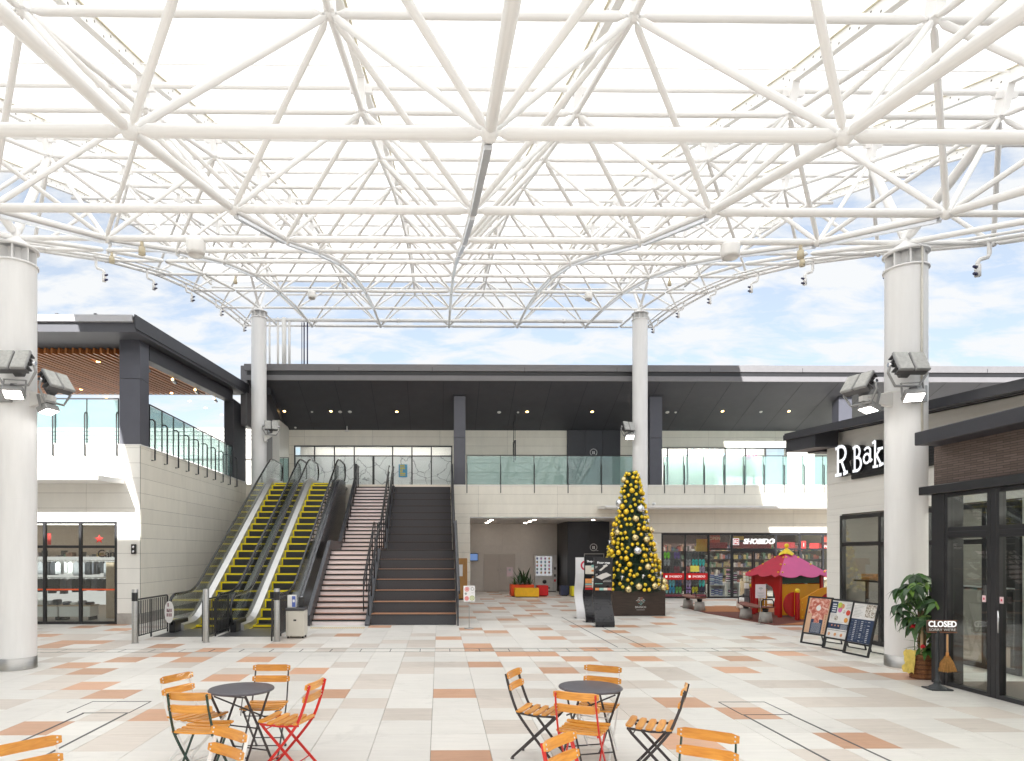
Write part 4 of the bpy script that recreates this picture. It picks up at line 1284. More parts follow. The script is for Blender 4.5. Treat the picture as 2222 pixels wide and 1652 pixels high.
def railing_y(name, label, x, ys, z0, z1, group):
    r = thing(name, label, 'railing', (x, (ys[0] + ys[-1]) / 2, z0), 0, group)
    for i in range(len(ys) - 1):
        build(MB().box(x - .006, x + .006, ys[i] + .012, ys[i + 1] - .012, z0 + .035, z1 - .02), 'glass_panel', G_rail, r)
    for y in ys:
        build(MB().bbox(x - .02, x + .02, y - .011, y + .011, z0, z1, .002), 'mullion', M_frame, r)
        zt = z0 + (z1 - z0) * .66
        b_ = MB(); b_.sweep([(x + .02, y, zt), (x + .10, y, zt), (x + .16, y, zt - .06), (x + .16, y, zt - .12), (x + .16, y, z0 - .36), (x + .05, y, z0 - .36)],
                     [(-.017, -.02), (.017, -.02), (.017, .02), (-.017, .02)], (0, 1, 0))
        build(b_, 'hook_post', M_frame, r)
    build(MB().bbox(x - .022, x + .022, ys[0] - .011, ys[-1] + .011, z1 + .001, z1 + .03, .003), 'top_rail', M_frame, r)
    build(MB().bbox(x - .018, x + .018, ys[0] - .011, ys[-1] + .011, z0 - .012, z0 - .001, .003), 'bottom_rail', M_frame, r)
    return r
RG = 'glass railings with hooked posts'
railing_x('glass_railing', 'green glass railing on the front of the left shop terrace beside the slate pier', [-8.86 - .87 * i for i in range(8)][::-1], LY + .06, 4.965, 6.2, 1, True, RG)
railing_y('glass_railing', 'receding green glass railing along the left terrace above the escalators', LX - .05, [19.2 + .86 * i for i in range(10)], 4.965, 6.18, RG)
xa = at(1013, 1000, 28.6).x
railing_x('glass_railing', 'green glass balcony railing above the passage, between charcoal pier and white column', [xa + 1.44 * i for i in range(6)], 28.6, 4.835, 6.1, 1, True, RG)
xa = at(1440, 1000, 28.6).x
railing_x('glass_railing', 'green glass balcony railing above the accessories shop at the right', [xa + .86 * i for i in range(16)], 28.6, 4.835, 6.1, 1, True, RG)
railing_x('glass_railing', 'short clear glass railing at the head of the escalators', [-7.15, -6.85, -6.62], 29.4, DK + .02, 6.1, 1, False, RG)
# ------------------------------------------------------------------ escalators
M_esc_step = mat('escalator_tread', (0.020, 0.020, 0.022), 0.45, var=0.2, scale=20, bump=.3, bscale=120, stretch=(1, .02, 1))
M_yellow = mat('safety_yellow', (0.92, 0.74, 0.012), 0.5, var=0.08)
M_hand = mat('handrail_rubber', (0.012, 0.012, 0.014), 0.18, var=0.1, coat=0.3)
M_skirt = mat('escalator_skirt', (0.70, 0.70, 0.69), 0.3, metal=0.75, var=0.06)
M_truss = mat('escalator_cladding', (0.16, 0.16, 0.175), 0.22, metal=0.7, var=0.1)
G_bal = glass('balustrade_glass', (0.955, 0.985, 0.975), refl=1.5)
Y0E, SL = 18.0, 0.5774
def esc_z(y):
    a, b = Y0E, Y0E + DK / SL
    if y <= a - .5: return 0.0
    if y < a + .5: return SL * (y - a + .5) ** 2 / 2
    if y <= b - .5: return SL * (y - a)
    if y < b + .5: return DK - SL * (b + .5 - y) ** 2 / 2
    return DK
ESC_Y = [16.9, 17.3, 17.5, 17.75, 18.0, 18.25, 18.5] + [18.5 + (25.64 - 18.5) * i / 8 for i in range(1, 9)] + [25.9, 26.15, 26.4, 26.65, 27.0, 27.6]
def escalator(xl, xr, label):
    e = thing('escalator', label, 'escalator', ((xl + xr) / 2, 17.0, 0), 0, 'twin escalators')
    sx0, sx1 = xl + .15, xr - .15
    # moving steps, each with its yellow edging
    y = 17.32; n = 0
    while y < 27.2:
        z = esc_z(y + .2); zp = esc_z(y - .2)
        if z < .02 and y > 17.5: y += .4; continue
        st = build(MB().box(sx0, sx1, y, y + .398, z - .26, z), 'step', M_esc_step, e)
        b_ = MB()
        b_.box(sx0, sx1, y - .007, y + .035, z - .001, z + .005)
        b_.box(sx0, sx1, y - .0075, y - .0005, z - .042, z - .0011)
        if z - zp > .05:
            b_.box(sx0 + .002, sx0 + .045, y - .0072, y - .0006, zp + .006, z - .0425)
        b_.box(sx0 + .002, sx0 + .03, y + .036, y + .36, z + .0005, z + .004)
        build(b_, 'yellow_edge', M_yellow, st)
        y += .4
    line = [(yy, esc_z(yy)) for yy in ESC_Y]
    for x, s_ in ((xl, 1), (xr, -1)):
        # skirt strip beside the steps and deck below the glass
        pr = [(-.5 * .15, -.10), (.5 * .15, -.10), (.5 * .15, .12), (-.5 * .15, .17)] if s_ < 0 else [(-.5 * .15, -.10), (.5 * .15, -.10), (.5 * .15, .17), (-.5 * .15, .12)]
        pr = [(-a if False else a, b) for a, b in pr]
        build(MB().sweep([(x + s_ * .075, yy, zz + .03) for yy, zz in line], [(a, b) for a, b in ([(-.074, -.16), (.074, -.16), (.074, .20), (-.074, .13)] if s_ < 0 else [(-.074, -.16), (.074, -.16), (.074, .13), (-.074, .20)])]), 'skirt_panel', M_skirt, e)
        # side cladding down to the truss underside
        top = [(yy, zz + .16) for yy, zz in line]
        bot = [(27.6, 3.75), (25.9, 3.70), (19.4, 0.0), (16.9, 0.0)] if (xl < -5.3 or s_ > 0) else [(27.6, 0.0), (16.9, 0.0)]
        build(MB().prism(top + bot, 'x', x - s_ * .001, x - s_ * .09), 'side_cladding', M_truss, e)
        # glass, panel by panel
        gl = [16.62] + [16.9 + 1.22 * i for i in range(9)] + [27.9]
        for i in range(len(gl) - 1):
            a, b = gl[i] + .008, gl[i + 1] - .008
            ys = [a] + [q for q in [a + (b - a) * j / 6 for j in range(1, 6)]] + [b]
            lo = [(q, esc_z(q) + .18) for q in ys]; hi = [(q, esc_z(q) + .90) for q in ys[::-1]]
            if i == 0: lo = [(a + .1, .30), (b, .20)]; hi = [(b, .90), (a + .1, .86)]
            if i == len(gl) - 2: hi = [(b, DK + .62), (b - .25, DK + .86), (a, esc_z(a) + .90)]
            build(MB().prism(lo + hi, 'x', x - .006, x + .006), 'glass_panel', G_bal, e)
        # newel glass (rounded) and handrail
        nb = [(16.72 - .36 * math.sin(t), .55 - .36 * math.cos(t)) for t in [math.pi * q / 10 for q in range(11)]]
        build(MB().prism(nb, 'x', x - .006, x + .006), 'newel_glass', G_bal, e)
        hp = [(x, 17.2, .16), (x, 16.95, .165)] + [(x, 16.72 - .39 * math.sin(math.pi * q / 10), .55 - .39 * math.cos(math.pi * q / 10)) for q in range(11)]
        hp = hp[1:] + [(x, yy, esc_z(yy) + .94) for yy in [17.1, 17.4] + ESC_Y[3:]]
        hp += [(x, 27.75 + .36 * math.sin(math.pi * q / 8), DK + .58 + .36 * math.cos(math.pi * q / 8)) for q in range(9)]
        build(MB().sweep(hp, [(-.035, -.02), (.035, -.02), (.038, .0), (.03, .018), (-.03, .018), (-.038, 0)], (0, 0, 1)) if False else MB().path(hp, .034, 8), 'handrail', M_hand, e)
        build(MB().path([(p[0] + s_ * .012, p[1], p[2] - .04) for p in hp[6:-6]], .012, 6), 'handrail_guide', M_chrome, e)
        build(MB().bbox(x - .075, x + .075, 16.5, 17.4, .006, .30, .02), 'newel_base', M_black, e)
    # floor plates
    build(MB().box(xl - .12, xr + .12, 15.72, 17.30, .0015, .008), 'floor_plate', mat('floor_plate', (.14, .14, .145), .35, metal=.6, var=.15, scale=40), e)
    build(MB().box(xl - .05, xr + .05, 27.3, 28.48, DK - .1, DK + .006), 'floor_plate', MATS['floor_plate'], e)
    return e
E1 = escalator(-6.58, -5.46, 'left escalator of the pair, next to the cream side wall')
E2 = escalator(-5.08, -3.96, 'right escalator of the pair, next to the pink riser stair')
# oval notice on the outer newel
b_ = MB()
b_.prism([(-6.55 + .0 + .15 * math.cos(2 * math.pi * i / 24), .56 + .27 * math.sin(2 * math.pi * i / 24)) for i in range(24)], 'y', 0, .004)
b_.v = [(-6.592, 16.70 + (x + 6.55), z) if y == 0 else (-6.588, 16.70 + (x + 6.55), z) for x, y, z in b_.v]
# the sticker faces the walkway on a small plate standing across the newel
b2 = MB(); b2.prism([(-6.56 + .115 * math.cos(2 * math.pi * i / 24), .53 + .27 * math.sin(2 * math.pi * i / 24)) for i in range(24)], 'y', 16.30, 16.306)
nt_ = build(b2, 'notice_plate', M_white, E1)
b3 = MB()
b3.box(-6.60, -6.57, 16.296, 16.2985, .66, .75)
for i in range(2):
    for j in range(3): b3.box(-6.62 + j * .045, -6.59 + j * .045, 16.296, 16.2985, .42 + i * .11, .50 + i * .11)
build(b3, 'notice_print', mat('notice_print', (.30, .16, .18), .6), nt_)

# ------------------------------------------------------------------ stairs
def stair_pts(n1, n2, tread, y_first, y_last):
    r = DK / (n1 + n2); out = []
    for i in range(n1): out.append((y_first + tread * i, r * i, r * (i + 1)))
    y2 = y_last - tread * (n2 - 1)
    for i in range(n2): out.append((y2 + tread * i, r * (n1 + i), r * (n1 + i + 1)))
    return out
def line_z(y):
    if y < 21.45: return max(0, (y - 17.95) * .5874)
    if y < 23.65: return 2.056
    return min(DK, 2.056 + (y - 23.65) * (DK - 2.056) / (27.9 - 23.65))
M_riser = mat('pink_riser', (0.90, 0.81, 0.82), 0.14, var=0.05, scale=3, coat=.5)
M_tread = mat('terracotta_tread', (0.42, 0.20, 0.11), 0.55, var=0.12, scale=12)
M_nose = mat('dark_nosing', (0.025, 0.025, 0.027), 0.5)
M_carpet = mat('charcoal_stair', (0.062, 0.063, 0.070), 0.8, var=0.2, scale=30, bump=.2, bscale=200)
ST = thing('staircase', 'staircase with glossy pale pink risers and dark nosings beside the escalator', 'stairs', (-2.75, 18.2, 0))
SX0, SX1 = -3.46, -2.02
sp_ = stair_pts(14, 18, .25, 18.2, 27.9)
for i, (y, z0, z1) in enumerate(sp_):
    nx = sp_[i + 1][0] if i + 1 < len(sp_) else 28.52
    rs = build(MB().box(SX0, SX1, y, y + .02, z0 + (.001 if i else 0.002), z1 - .045), 'riser', M_riser, ST)
    tr = build(MB().box(SX0, SX1, y + .021, nx + .001, z1 - .044, z1), 'tread', M_tread, ST)
    build(MB().box(SX0 - .001, SX1 + .001, y - .022, y + .0205, z1 - .046, z1 + .0015), 'nosing', M_nose, tr)
SD = thing('stepped_seating', 'wide charcoal stepped seating with terracotta treads right of the pink stair', 'stairs', (-.7, 18.2, 0))
DX0, DX1 = -1.86, .46
sd_ = stair_pts(7, 9, .5, 18.2, 27.9)
for i, (y, z0, z1) in enumerate(sd_):
    nx = sd_[i + 1][0] if i + 1 < len(sd_) else 28.52
    rs = build(MB().box(DX0, DX1, y, y + .03, z0 + (.001 if i else 0.002), z1 - .016), 'riser', M_carpet, SD)
    tr = build(MB().box(DX0, DX1, y - .004, nx - .0045, z1 - .0155, z1), 'tread', M_tread, SD)
    build(MB().box(DX0, DX1, y - .0055, y - .0041, z1 - .04, z1 - .001), 'nosing', M_nose, SD)
def band(x0, x1, lo, hi, name, m_, parent, y0=17.95, y1=28.5):
    ys = [y0, 18.2, 19.0, 20, 21.2, 21.45, 23.65, 25, 26, 27, 27.9, y1]
    low = [(y, max(.003, line_z(y) + lo)) for y in ys]; up = [(y, line_z(y) + hi) for y in ys[::-1]]
    return build(MB().prism(low + up, 'x', x0, x1), name, m_, parent)
def panels(x0, x1, lo, hi, name, m_, parent, d=1.0):
    y = 17.95
    while y < 28.3:
        y2 = min(y + d, 28.45)
        ys = sorted(set([y + .005, y2 - .005] + [q for q in (21.45, 23.65, 27.9) if y < q < y2]))
        low = [(q, max(.004, line_z(q) + lo)) for q in ys]; up = [(q, line_z(q) + hi) for q in ys[::-1]]
        build(MB().prism(low + up, 'x', x0, x1), name, m_, parent)
        y = y2
M_plate = mat('stair_plate', (0.075, 0.078, 0.088), 0.35, metal=.4, var=.15, scale=4)
panels(-3.58, -3.475, -.30, .30, 'parapet_plate', M_plate, ST, 1.05)
band(-2.005, -1.875, -.34, .05, 'stringer', M_plate, ST)
panels(.48, .52, -.35, .92, 'side_plate', M_plate, SD, 1.3)
band(.525, .56, .86, .95, 'handrail', M_frame, SD)
def stair_rail(x, parent, y0=18.3, y1=28.6):
    ys = sorted(set([y0] + [q for q in (21.45, 23.65, 27.9) if y0 < q < y1] + [y1]))
    for h, r in ((.88, .022), (.62, .018)):
        build(MB().path([(x, y, line_z(y) + h) for y in ys], r, 8), 'handrail', M_frame, parent)
    y = y0
    while y < y1:
        z = line_z(y)
        build(MB().tube((x, y, z + .02), (x, y, z + .88), .018, n=8), 'baluster', M_frame, parent)
        y += .82
stair_rail(-1.94, ST)
stair_rail(-2.10, ST, 18.5, 28.3)
stair_rail(-3.40, ST, 24.0, 28.4)
# upper landing gates
for x in (-3.5,):
    build(MB().bbox(x - .06, x + .02, 28.2, 28.9, DK + .05, DK + 1.0, .01), 'gate_panel', M_frame, ST)

# ------------------------------------------------------------------ bollards, pickets, bin
def bollard(px, py, label, lamp):
    g = ground(px, py)
    b = thing('bollard', label, 'bollard', g, 0, 'stainless bollards before the escalators')
    r = .066
    build(MB().lathe([(r + .02, 0.0), (r + .02, .006), (r, .008)], g, 20), 'base_flange', M_steel, b)
    build(MB().lathe([(r, .008), (r, 1.165), (r - .006, 1.175), (.001, 1.178)], g, 24), 'post', M_steel, b)
    if lamp:
        build(MB().lathe([(r + .002, .92), (r + .003, .925), (r + .003, 1.10), (r + .002, 1.105)], g, 20, math.radians(200), math.radians(340)), 'sensor_window', M_black, b)
bollard(293, 1396, 'stainless bollard standing before the left picket panel', True)
bollard(447, 1394, 'stainless bollard standing between the two escalators', False)
bollard(601, 1392, 'stainless bollard standing next to the beige bin', True)
def pickets(x, y0, y1, label):
    p = thing('picket_panel', label, 'barrier', (x, y0, 0), 0, 'black picket barriers at the escalator foot')
    H = .92
    n = int((y1 - y0) / .105)
    for i in range(n + 1):
        y = y0 + (y1 - y0) * i / n
        end = i in (0, n // 2, n)
        build(MB().bar((x, y, .002 if end else .10), (x, y, H - .03), .03 if end else .014, .03 if end else .03, (0, 1, 0)), 'post' if end else 'picket', M_frame, p)
    build(MB().path([(x, y0, H - .05), (x, y0 + .03, H - .015), (x, y0 + .07, H), (x, y1 - .07, H), (x, y1 - .03, H - .015), (x, y1, H - .05)], .02, 8), 'top_rail', M_frame, p)
    build(MB().bar((x, y0 + .016, .10), (x, y1 - .016, .10), .03, .02), 'bottom_rail', M_frame, p)
pickets(-6.78, 14.95, 16.75, 'black picket barrier left of the left escalator')
pickets(-5.27, 14.95, 16.75, 'black picket barrier between the two escalators')
pickets(-3.74, 14.95, 16.75, 'black picket barrier half hidden behind the beige bin')
g = ground(640, 1386)
bn_ = thing('waste_bin', 'beige cabinet bin with dark top next to the bollard', 'bin', g)
build(MB().bbox(g.x - .21, g.x + .21, g.y, g.y + .40, .05, .64, .012), 'cabinet', mat('bin_beige', (.62, .59, .52), .4, var=.03), bn_)
build(MB().bbox(g.x - .225, g.x + .225, g.y - .015, g.y + .415, .641, .70, .015), 'lid', mat('bin_lid', (.06, .06, .065), .5), bn_)
build(MB().bbox(g.x - .035, g.x + .03, g.y - .004, g.y + .004, .40, .44, .003), 'lock_plate', M_black, bn_)
build(MB().box(g.x - .165, g.x - .16, g.y - .002, g.y - .0005, .06, .63), 'door_gap', M_joint_dark, bn_)
for sx in (-.17, .17):
    for sy in (.05, .35):
        build(MB().tube((g.x + sx, g.y + sy, 0), (g.x + sx, g.y + sy, .05), .022, n=10), 'caster', M_black, bn_)
sg = thing('notice_box', 'small white and blue notice box standing on the beige bin', 'box', (g.x - .1, g.y + .15, .70))
build(MB().bbox(g.x - .19, g.x - .0, g.y + .08, g.y + .22, .701, .99, .006), 'box_body', M_white, sg)
build(MB().box(g.x - .085, g.x - .004, g.y + .077, g.y + .0795, .72, .97), 'blue_print', mat('print_blue', (.10, .16, .50), .5), sg)
build(MB().box(g.x - .07, g.x - .02, g.y + .0745, g.y + .0765, .83, .89), 'white_print', M_white, sg)
sq = thing('speaker_box', 'small black box standing behind the notice box on the beige bin', 'box', (g.x + .1, g.y + .3, .70))
build(MB().bbox(g.x + .03, g.x + .15, g.y + .22, g.y + .34, .701, .94, .01), 'case', M_black, sq)
build(MB().lathe([(.04, 0), (.04, .004), (.001, .004)], (g.x + .09, g.y + .28, .94), 14), 'knob', M_chrome, sq)
# ------------------------------------------------------------------ accessories shop on the ground floor, right
SHX = [at(px, 1230, MY).x for px in (1437, 1487, 1538, 1588)] + [at(1684, 1230, MY).x, at(1736, 1230, MY).x, at(1786, 1230, MY).x]
while SHX[-1] < 18.8: SHX.append(SHX[-1] + 1.0)
shop = thing('accessories_shop', 'glazed accessories shop front with red banners under the right awning', 'shop', ((SHX[0] + SHX[-1]) / 2, MY, 0))
window_wall(shop, SHX[:3], MY + .03, 0, 2.77, [], fw=.07)
window_wall(shop, SHX[2:], MY + .031, 0, 2.77, [2.10], fw=.07, skip={(1, 0)})
dm = (SHX[3] + SHX[4]) / 2
build(MB().bbox(SHX[3] + .036, SHX[4] - .036, MY - .02, MY + .08, 2.0, 2.07, .004), 'door_header', M_frame, shop)
for xa, xb in ((SHX[3] + .04, dm - .02), (dm + .02, SHX[4] - .04)):
    d_ = build(MB().box(xa + .05, xb - .05, MY + .055, MY + .061, .06, 1.95), 'door_glass', G_shop, shop)
    b_ = MB(); b_.bbox(xa, xa + .05, MY + .03, MY + .085, .01, 1.995, .003).bbox(xb - .05, xb, MY + .03, MY + .085, .01, 1.995, .003).box(xa + .051, xb - .051, MY + .031, MY + .084, .011, .06).box(xa + .051, xb - .051, MY + .031, MY + .084, 1.95, 1.994)
    build(b_, 'door_frame', M_frame, d_)
build(MB().box(SHX[0], SHX[-1], MY + .1, 36, -.01, .010), 'shop_floor', mat('pale_shop_floor', (.55, .53, .50), .3), shop)
build(MB().box(SHX[0], SHX[-1], 36, 36.1, 0, 3.2), 'shop_back_wall', mat('shop_dark_wall', (.10, .06, .055), .7), shop)
build(MB().box(SHX[0] - .1, SHX[0] - .02, MY + .17, 36, 0, 3.2), 'shop_side_wall', M_interior, shop)
build(MB().box(SHX[-1] + .05, SHX[-1] + .1, MY + .17, 36, 0, 3.2), 'shop_side_wall', M_interior, shop)
build(MB().box(SHX[0], SHX[-1], MY + .17, 36, 3.05, 3.1), 'shop_ceiling', mat('shop_ceiling2', (.22, .17, .15), .8), shop)
for i in range(3):
    for j in range(4):
        build(MB().box(SHX[0] + .5 + j * 2.3, SHX[0] + 1.7 + j * 2.3, 29.6 + i * 1.7, 29.68 + i * 1.7, 3.02, 3.045), 'ceiling_light', E_strip, shop)
# banners and lettering on the fascia glass
M_red = mat('banner_red', (.70, .012, .015), .45, var=.04)
M_darkred = mat('banner_dark_red', (.30, .02, .025), .5, var=.06)
M_wht = mat('letter_white', (.85, .85, .85), .4, emit=(1, 1, 1), estr=.25)
OS = Vector(shop.location)
for xa, xb in ((SHX[2] + .06, SHX[3] - .06), (SHX[3] + .06, SHX[4] - .06), (SHX[4] + .06, SHX[5] - .06)):
    build(MB().box(xa, xb, MY + .30, MY + .32, 2.14, 2.40), 'interior_banner', M_darkred, shop)
pa = at(1608, 1176, MY - .03); pc = at(1682, 1176, MY - .03)
cx_ = (pa.x + pc.x) / 2
text('shop_lettering', 'SHOBIDO', .30, .02, M_wht, shop, Matrix.Translation(Vector((cx_ + .02, MY - .03, 2.42)) - OS), shear=.25, offset=.014)
p = at(1597, 1176, MY - .03)
lg = build(MB().bbox(p.x - .13, p.x + .13, MY - .04, MY - .02, 2.28, 2.56, .006), 'logo_plate', M_wht, shop)
b_ = MB()
b_.box(p.x - .105, p.x + .105, MY - .044, MY - .041, 2.305, 2.535)
build(b_, 'logo_field', M_red, lg)
b_ = MB()
for i, (u0, u1, v0, v1) in enumerate(((-.08, -.045, .03, .2), (-.03, .0, .06, .2), (.02, .08, .15, .185), (.02, .05, .03, .12), (.06, .085, .03, .1))):
    b_.box(p.x + u0, p.x + u1, MY - .048, MY - .045, 2.305 + v0, 2.305 + v1)
build(b_, 'logo_mark', M_wht, lg)
# red window bands with lettering
for i in range(2):
    xa, xb = SHX[i] + .045, SHX[i + 1] - .045
    bd = build(MB().box(xa, xb, MY + .012, MY + .02, .79, 1.07), 'window_band', M_red, shop)
    text('band_lettering', 'SHOBIDO', .125, .002, M_wht, shop, Matrix.Translation(Vector(((xa + xb) / 2 + .07, MY + .008, .925)) - OS), shear=.25)
    build(MB().box((xa + xb) / 2 - .36, (xa + xb) / 2 - .27, MY + .006, MY + .0105, .88, .97), 'band_logo', M_wht, bd)
# hanging posters
def poster(px0, py0, px1, py1, Y, m_, txt=None, tm=None, size=.2):
    a = at(px0, py0, Y); b = at(px1, py1, Y)
    po = build(MB().box(a.x, b.x, Y, Y + .008, b.z, a.z), 'poster', m_, shop)
    if txt:
        text('poster_lettering', txt, size, .001, tm, shop, Matrix.Translation(Vector(((a.x + b.x) / 2, Y - .004, (a.z + b.z) / 2)) - OS))
M_py = mat('poster_gold', (.60, .38, .02), .5); M_pr = mat('poster_red', (.50, .06, .04), .5); M_prb = mat('poster_bright_red', (.75, .03, .03), .5)
poster(1511, 1170, 1535, 1197, MY + .6, M_py)
poster(1540, 1160, 1562, 1178, MY + .12, M_pr, 'OPEN', mat('poster_cream', (.7, .5, .3), .5), .19)
poster(1592, 1164, 1614, 1172, MY + .7, M_py)
poster(1739, 1174, 1749, 1192, MY + .12, M_prb, '1', M_wht, .22)
poster(1757, 1179, 1800, 1192, MY + .35, M_prb)
text('poster_lettering', 'SHO', .17, .001, M_wht, shop, Matrix.Translation(at(1793, 1186, MY + .34) - OS), shear=.2)
poster(1782, 1158, 1800, 1177, MY + .12, M_pr)
poster(1498, 1228, 1517, 1241, MY + .01, mat('poster_yellow2', (.85, .78, .12), .5))
for px, py in ((1531, 1226), (1561, 1227), (1558, 1262), (1576, 1223), (1627, 1224), (1641, 1224), (1663, 1220)):
    poster(px - 5, py - 4, px + 5, py + 4, MY + .9, mat('price_card', (.62, .50, .25), .5))
# rows of slippers on the window racks
def slipper_mesh(c):
    key = 'slip_%d_%d_%d' % tuple(int(99 * q) for q in c)
    if key in MATS: return MATS[key]
    b_ = MB()
    pr = []
    for i in range(14):
        t = 2 * math.pi * i / 14
        x = .052 * math.sin(t) * (1.0 + .25 * math.cos(t)); z = .135 * math.cos(t)
        pr.append((x, z))
    b_.cur = 0; b_.prism(pr, 'y', 0, .03)
    b_.cur = 1; b_.path([(-.045, -.01, -.02), (-.02, -.028, .04), (0, -.03, .075), (.02, -.028, .04), (.045, -.01, -.02)], .011, 6)
    me = b_.mesh('slipper', [mat(key + '_sole', c, .6), mat(key + '_strap', tuple(q * .6 for q in c), .5)])
    MATS[key] = me
    return me
CN = {'lime green': (.22, .75, .02), 'violet': (.16, .09, .35), 'pale grey': (.40, .40, .42), 'charcoal': (.05, .05, .06), 'black': (.022, .022, .026), 'maroon': (.26, .05, .08),
      'rose pink': (.75, .35, .38), 'sky blue': (.12, .55, .75), 'navy': (.04, .07, .2), 'mint': (.25, .68, .66), 'azure': (.06, .38, .70), 'leaf green': (.15, .55, .16),
      'slate': (.10, .11, .12), 'turquoise': (.03, .62, .60), 'salmon': (.70, .22, .22), 'lilac': (.48, .30, .70), 'mauve': (.50, .40, .60), 'yellow': (.72, .62, .05), 'ink blue': (.06, .07, .14)}
layout = [('left', [['lime green', 'violet'], ['pale grey', 'charcoal'], ['black', 'maroon'], ['rose pink', 'sky blue', 'navy'], ['mint', 'azure', 'leaf green']], 0),
          ('right', [['slate', 'charcoal', 'black'], ['pale grey', 'turquoise', 'turquoise'], ['salmon', 'lilac', 'mauve'], ['mauve', 'slate', 'turquoise'], ['lilac', 'yellow', 'ink blue']], 1)]
rowz = [1.83, 1.52, 1.22, .62, .34]
for side, rows, i in layout:
    xa, xb = SHX[i] + .06, SHX[i + 1] - .06
    yr = MY + .22
    rk = thing('slipper_rack', 'grid rack of coloured slippers in the %s pane of the shop window' % side, 'rack', ((xa + xb) / 2, yr + .05, .01))
    b_ = MB()
    for z in (.18, .48, .76, 1.06, 1.36, 1.66, 1.98): b_.tube((xa, yr + .05, z), (xb, yr + .05, z), .006, n=6)
    for q in range(7): b_.tube((xa + (xb - xa) * q / 6, yr + .05, .012), (xa + (xb - xa) * q / 6, yr + .05, 2.0), .006, n=6)
    build(b_, 'wire_grid', M_frame, rk)
    build(MB().box(xa, xb, yr + .10, yr + .12, .012, 2.0), 'back_board', mat('rack_board', (.16, .14, .16), .6), rk)
    build(MB().box(xa, xb, yr - .12, yr + .08, .012, .15), 'rack_base', mat('rack_red', (.45, .03, .08), .5), rk)
    for r, names in enumerate(rows):
        n = len(names)
        for q, nm in enumerate(names):
            xc = xa + (xb - xa) * (q + .5) / n
            dup_ = names.count(nm) > 1
            pr_ = thing('slipper_pair', '%s slippers, %s in the %s row of the %s slipper rack' % (nm, ['first', 'second', 'third'][q], ['top', 'second', 'third', 'fourth', 'bottom'][r], side), 'slippers',
                        (xc, yr, rowz[r]), 0, 'slippers hung in the shop window')
            for s_ in (-.062, .062):
                inst('slipper', slipper_mesh(tuple(min(.9, q * 1.35) for q in CN[nm])), pr_, T(s_ * 1.12, 0, 0) @ Matrix.Diagonal((1.15, 1, 1.1, 1)) @ Matrix.Rotation(RND.uniform(-.05, .05), 4, 'Y'))
# display tables inside: boxes, striped stacks, white crates
def display(px0, px1, pyt, pyb, Y, label, m_, stack, scol, seed):
    a = at(px0, pyt, Y); b = at(px1, pyb, Y)
    d_ = thing('display_table', label, 'table', ((a.x + b.x) / 2, Y, .01))
    build(MB().bbox(a.x, b.x, Y, Y + .5, a.z - .04, a.z, .005), 'table_top', m_, d_)
    build(MB().bbox(a.x, a.x + .04, Y + .01, Y + .49, .011, a.z - .041, .004), 'side_panel', m_, d_)
    build(MB().bbox(b.x - .04, b.x, Y + .01, Y + .49, .011, a.z - .041, .004), 'side_panel', m_, d_)
    build(MB().box(a.x + .041, b.x - .041, Y + .45, Y + .48, .012, a.z - .042), 'back_panel', m_, d_)
    build(MB().box(a.x + .041, b.x - .041, Y + .02, Y + .44, .05, .08), 'shelf', m_, d_)
    rr = random.Random(seed); ms = [mat('fold_%d_%d' % (seed, i), c, .7) for i, c in enumerate(scol)]
    for zb, hh in ((a.z, stack), (.08, .3)):
        b_ = MB(); n = max(2, int((b.x - a.x - .1) / .17))
        for q in range(n):
            x = a.x + .06 + (b.x - a.x - .12) * (q + .5) / n
            z = zb + .001; k = 0; top = zb + hh * rr.uniform(.75, 1.0)
            while z < top:
                b_.cur = (k + q) % len(ms) if rr.random() > .15 else rr.randrange(len(ms))
                b_.box(x - .07, x + .07, Y + .08 + rr.uniform(0, .02), Y + .36, z, z + .045); z += .047; k += 1
        o = build(b_, 'folded_stock', ms, d_); o['kind'] = 'stuff'
display(1541, 1574, 1269, 1296, MY + .5, 'white display table of blue and white goods behind the shop glass', M_white, .5, [(.10, .12, .40), (.75, .75, .78), (.10, .12, .40), (.4, .5, .6)], 1)
display(1578, 1606, 1264, 1296, MY + .7, 'white display table with striped and pink stock beside the shop door', M_white, .55, [(.03, .03, .03), (.75, .75, .75), (.03, .03, .03), (.7, .3, .5)], 2)
display(1616, 1650, 1262, 1296, MY + 1.4, 'pale wooden display table just inside the shop door', mat('pale_wood_table', (.6, .48, .33), .5), .5, [(.7, .66, .6), (.8, .78, .75), (.6, .4, .2)], 3)
display(1740, 1800, 1256, 1296, MY + .9, 'cream display table at the right end of the accessories shop', mat('cream_table', (.75, .66, .5), .5), .35, [(.7, .1, .08), (.75, .6, .5), (.1, .1, .1)], 4)
gon = thing('goods_shelf', 'long dark wall shelf of accessories across the back of the shop', 'shelf', (13, 33.2, .01))
for z in (.4, .8, 1.2, 1.6, 2.0):
    build(MB().box(SHX[0] + .2, SHX[-1] - .2, 33.2, 33.55, z, z + .025), 'shelf_board', mat('shelf_dark', (.08, .06, .05), .6), gon)
b_ = MB(); rr = random.Random(19)
for z in (.425, .825, 1.225, 1.625, 2.025):
    x = SHX[0] + .25
    while x < SHX[-1] - .4:
        w = rr.uniform(.06, .16); b_.cur = rr.randrange(len(pm)); b_.box(x, x + w * .9, 33.22, 33.45, z + .001, z + rr.uniform(.1, .32)); x += w * rr.choice((1, 1, 1.3))
o = build(b_, 'shelf_stock', pm, gon); o['kind'] = 'stuff'
build(MB().box(SHX[0] + .2, SHX[-1] - .2, 33.56, 33.6, .011, 2.4), 'back_panel', MATS['shop_dark_wall'], gon)

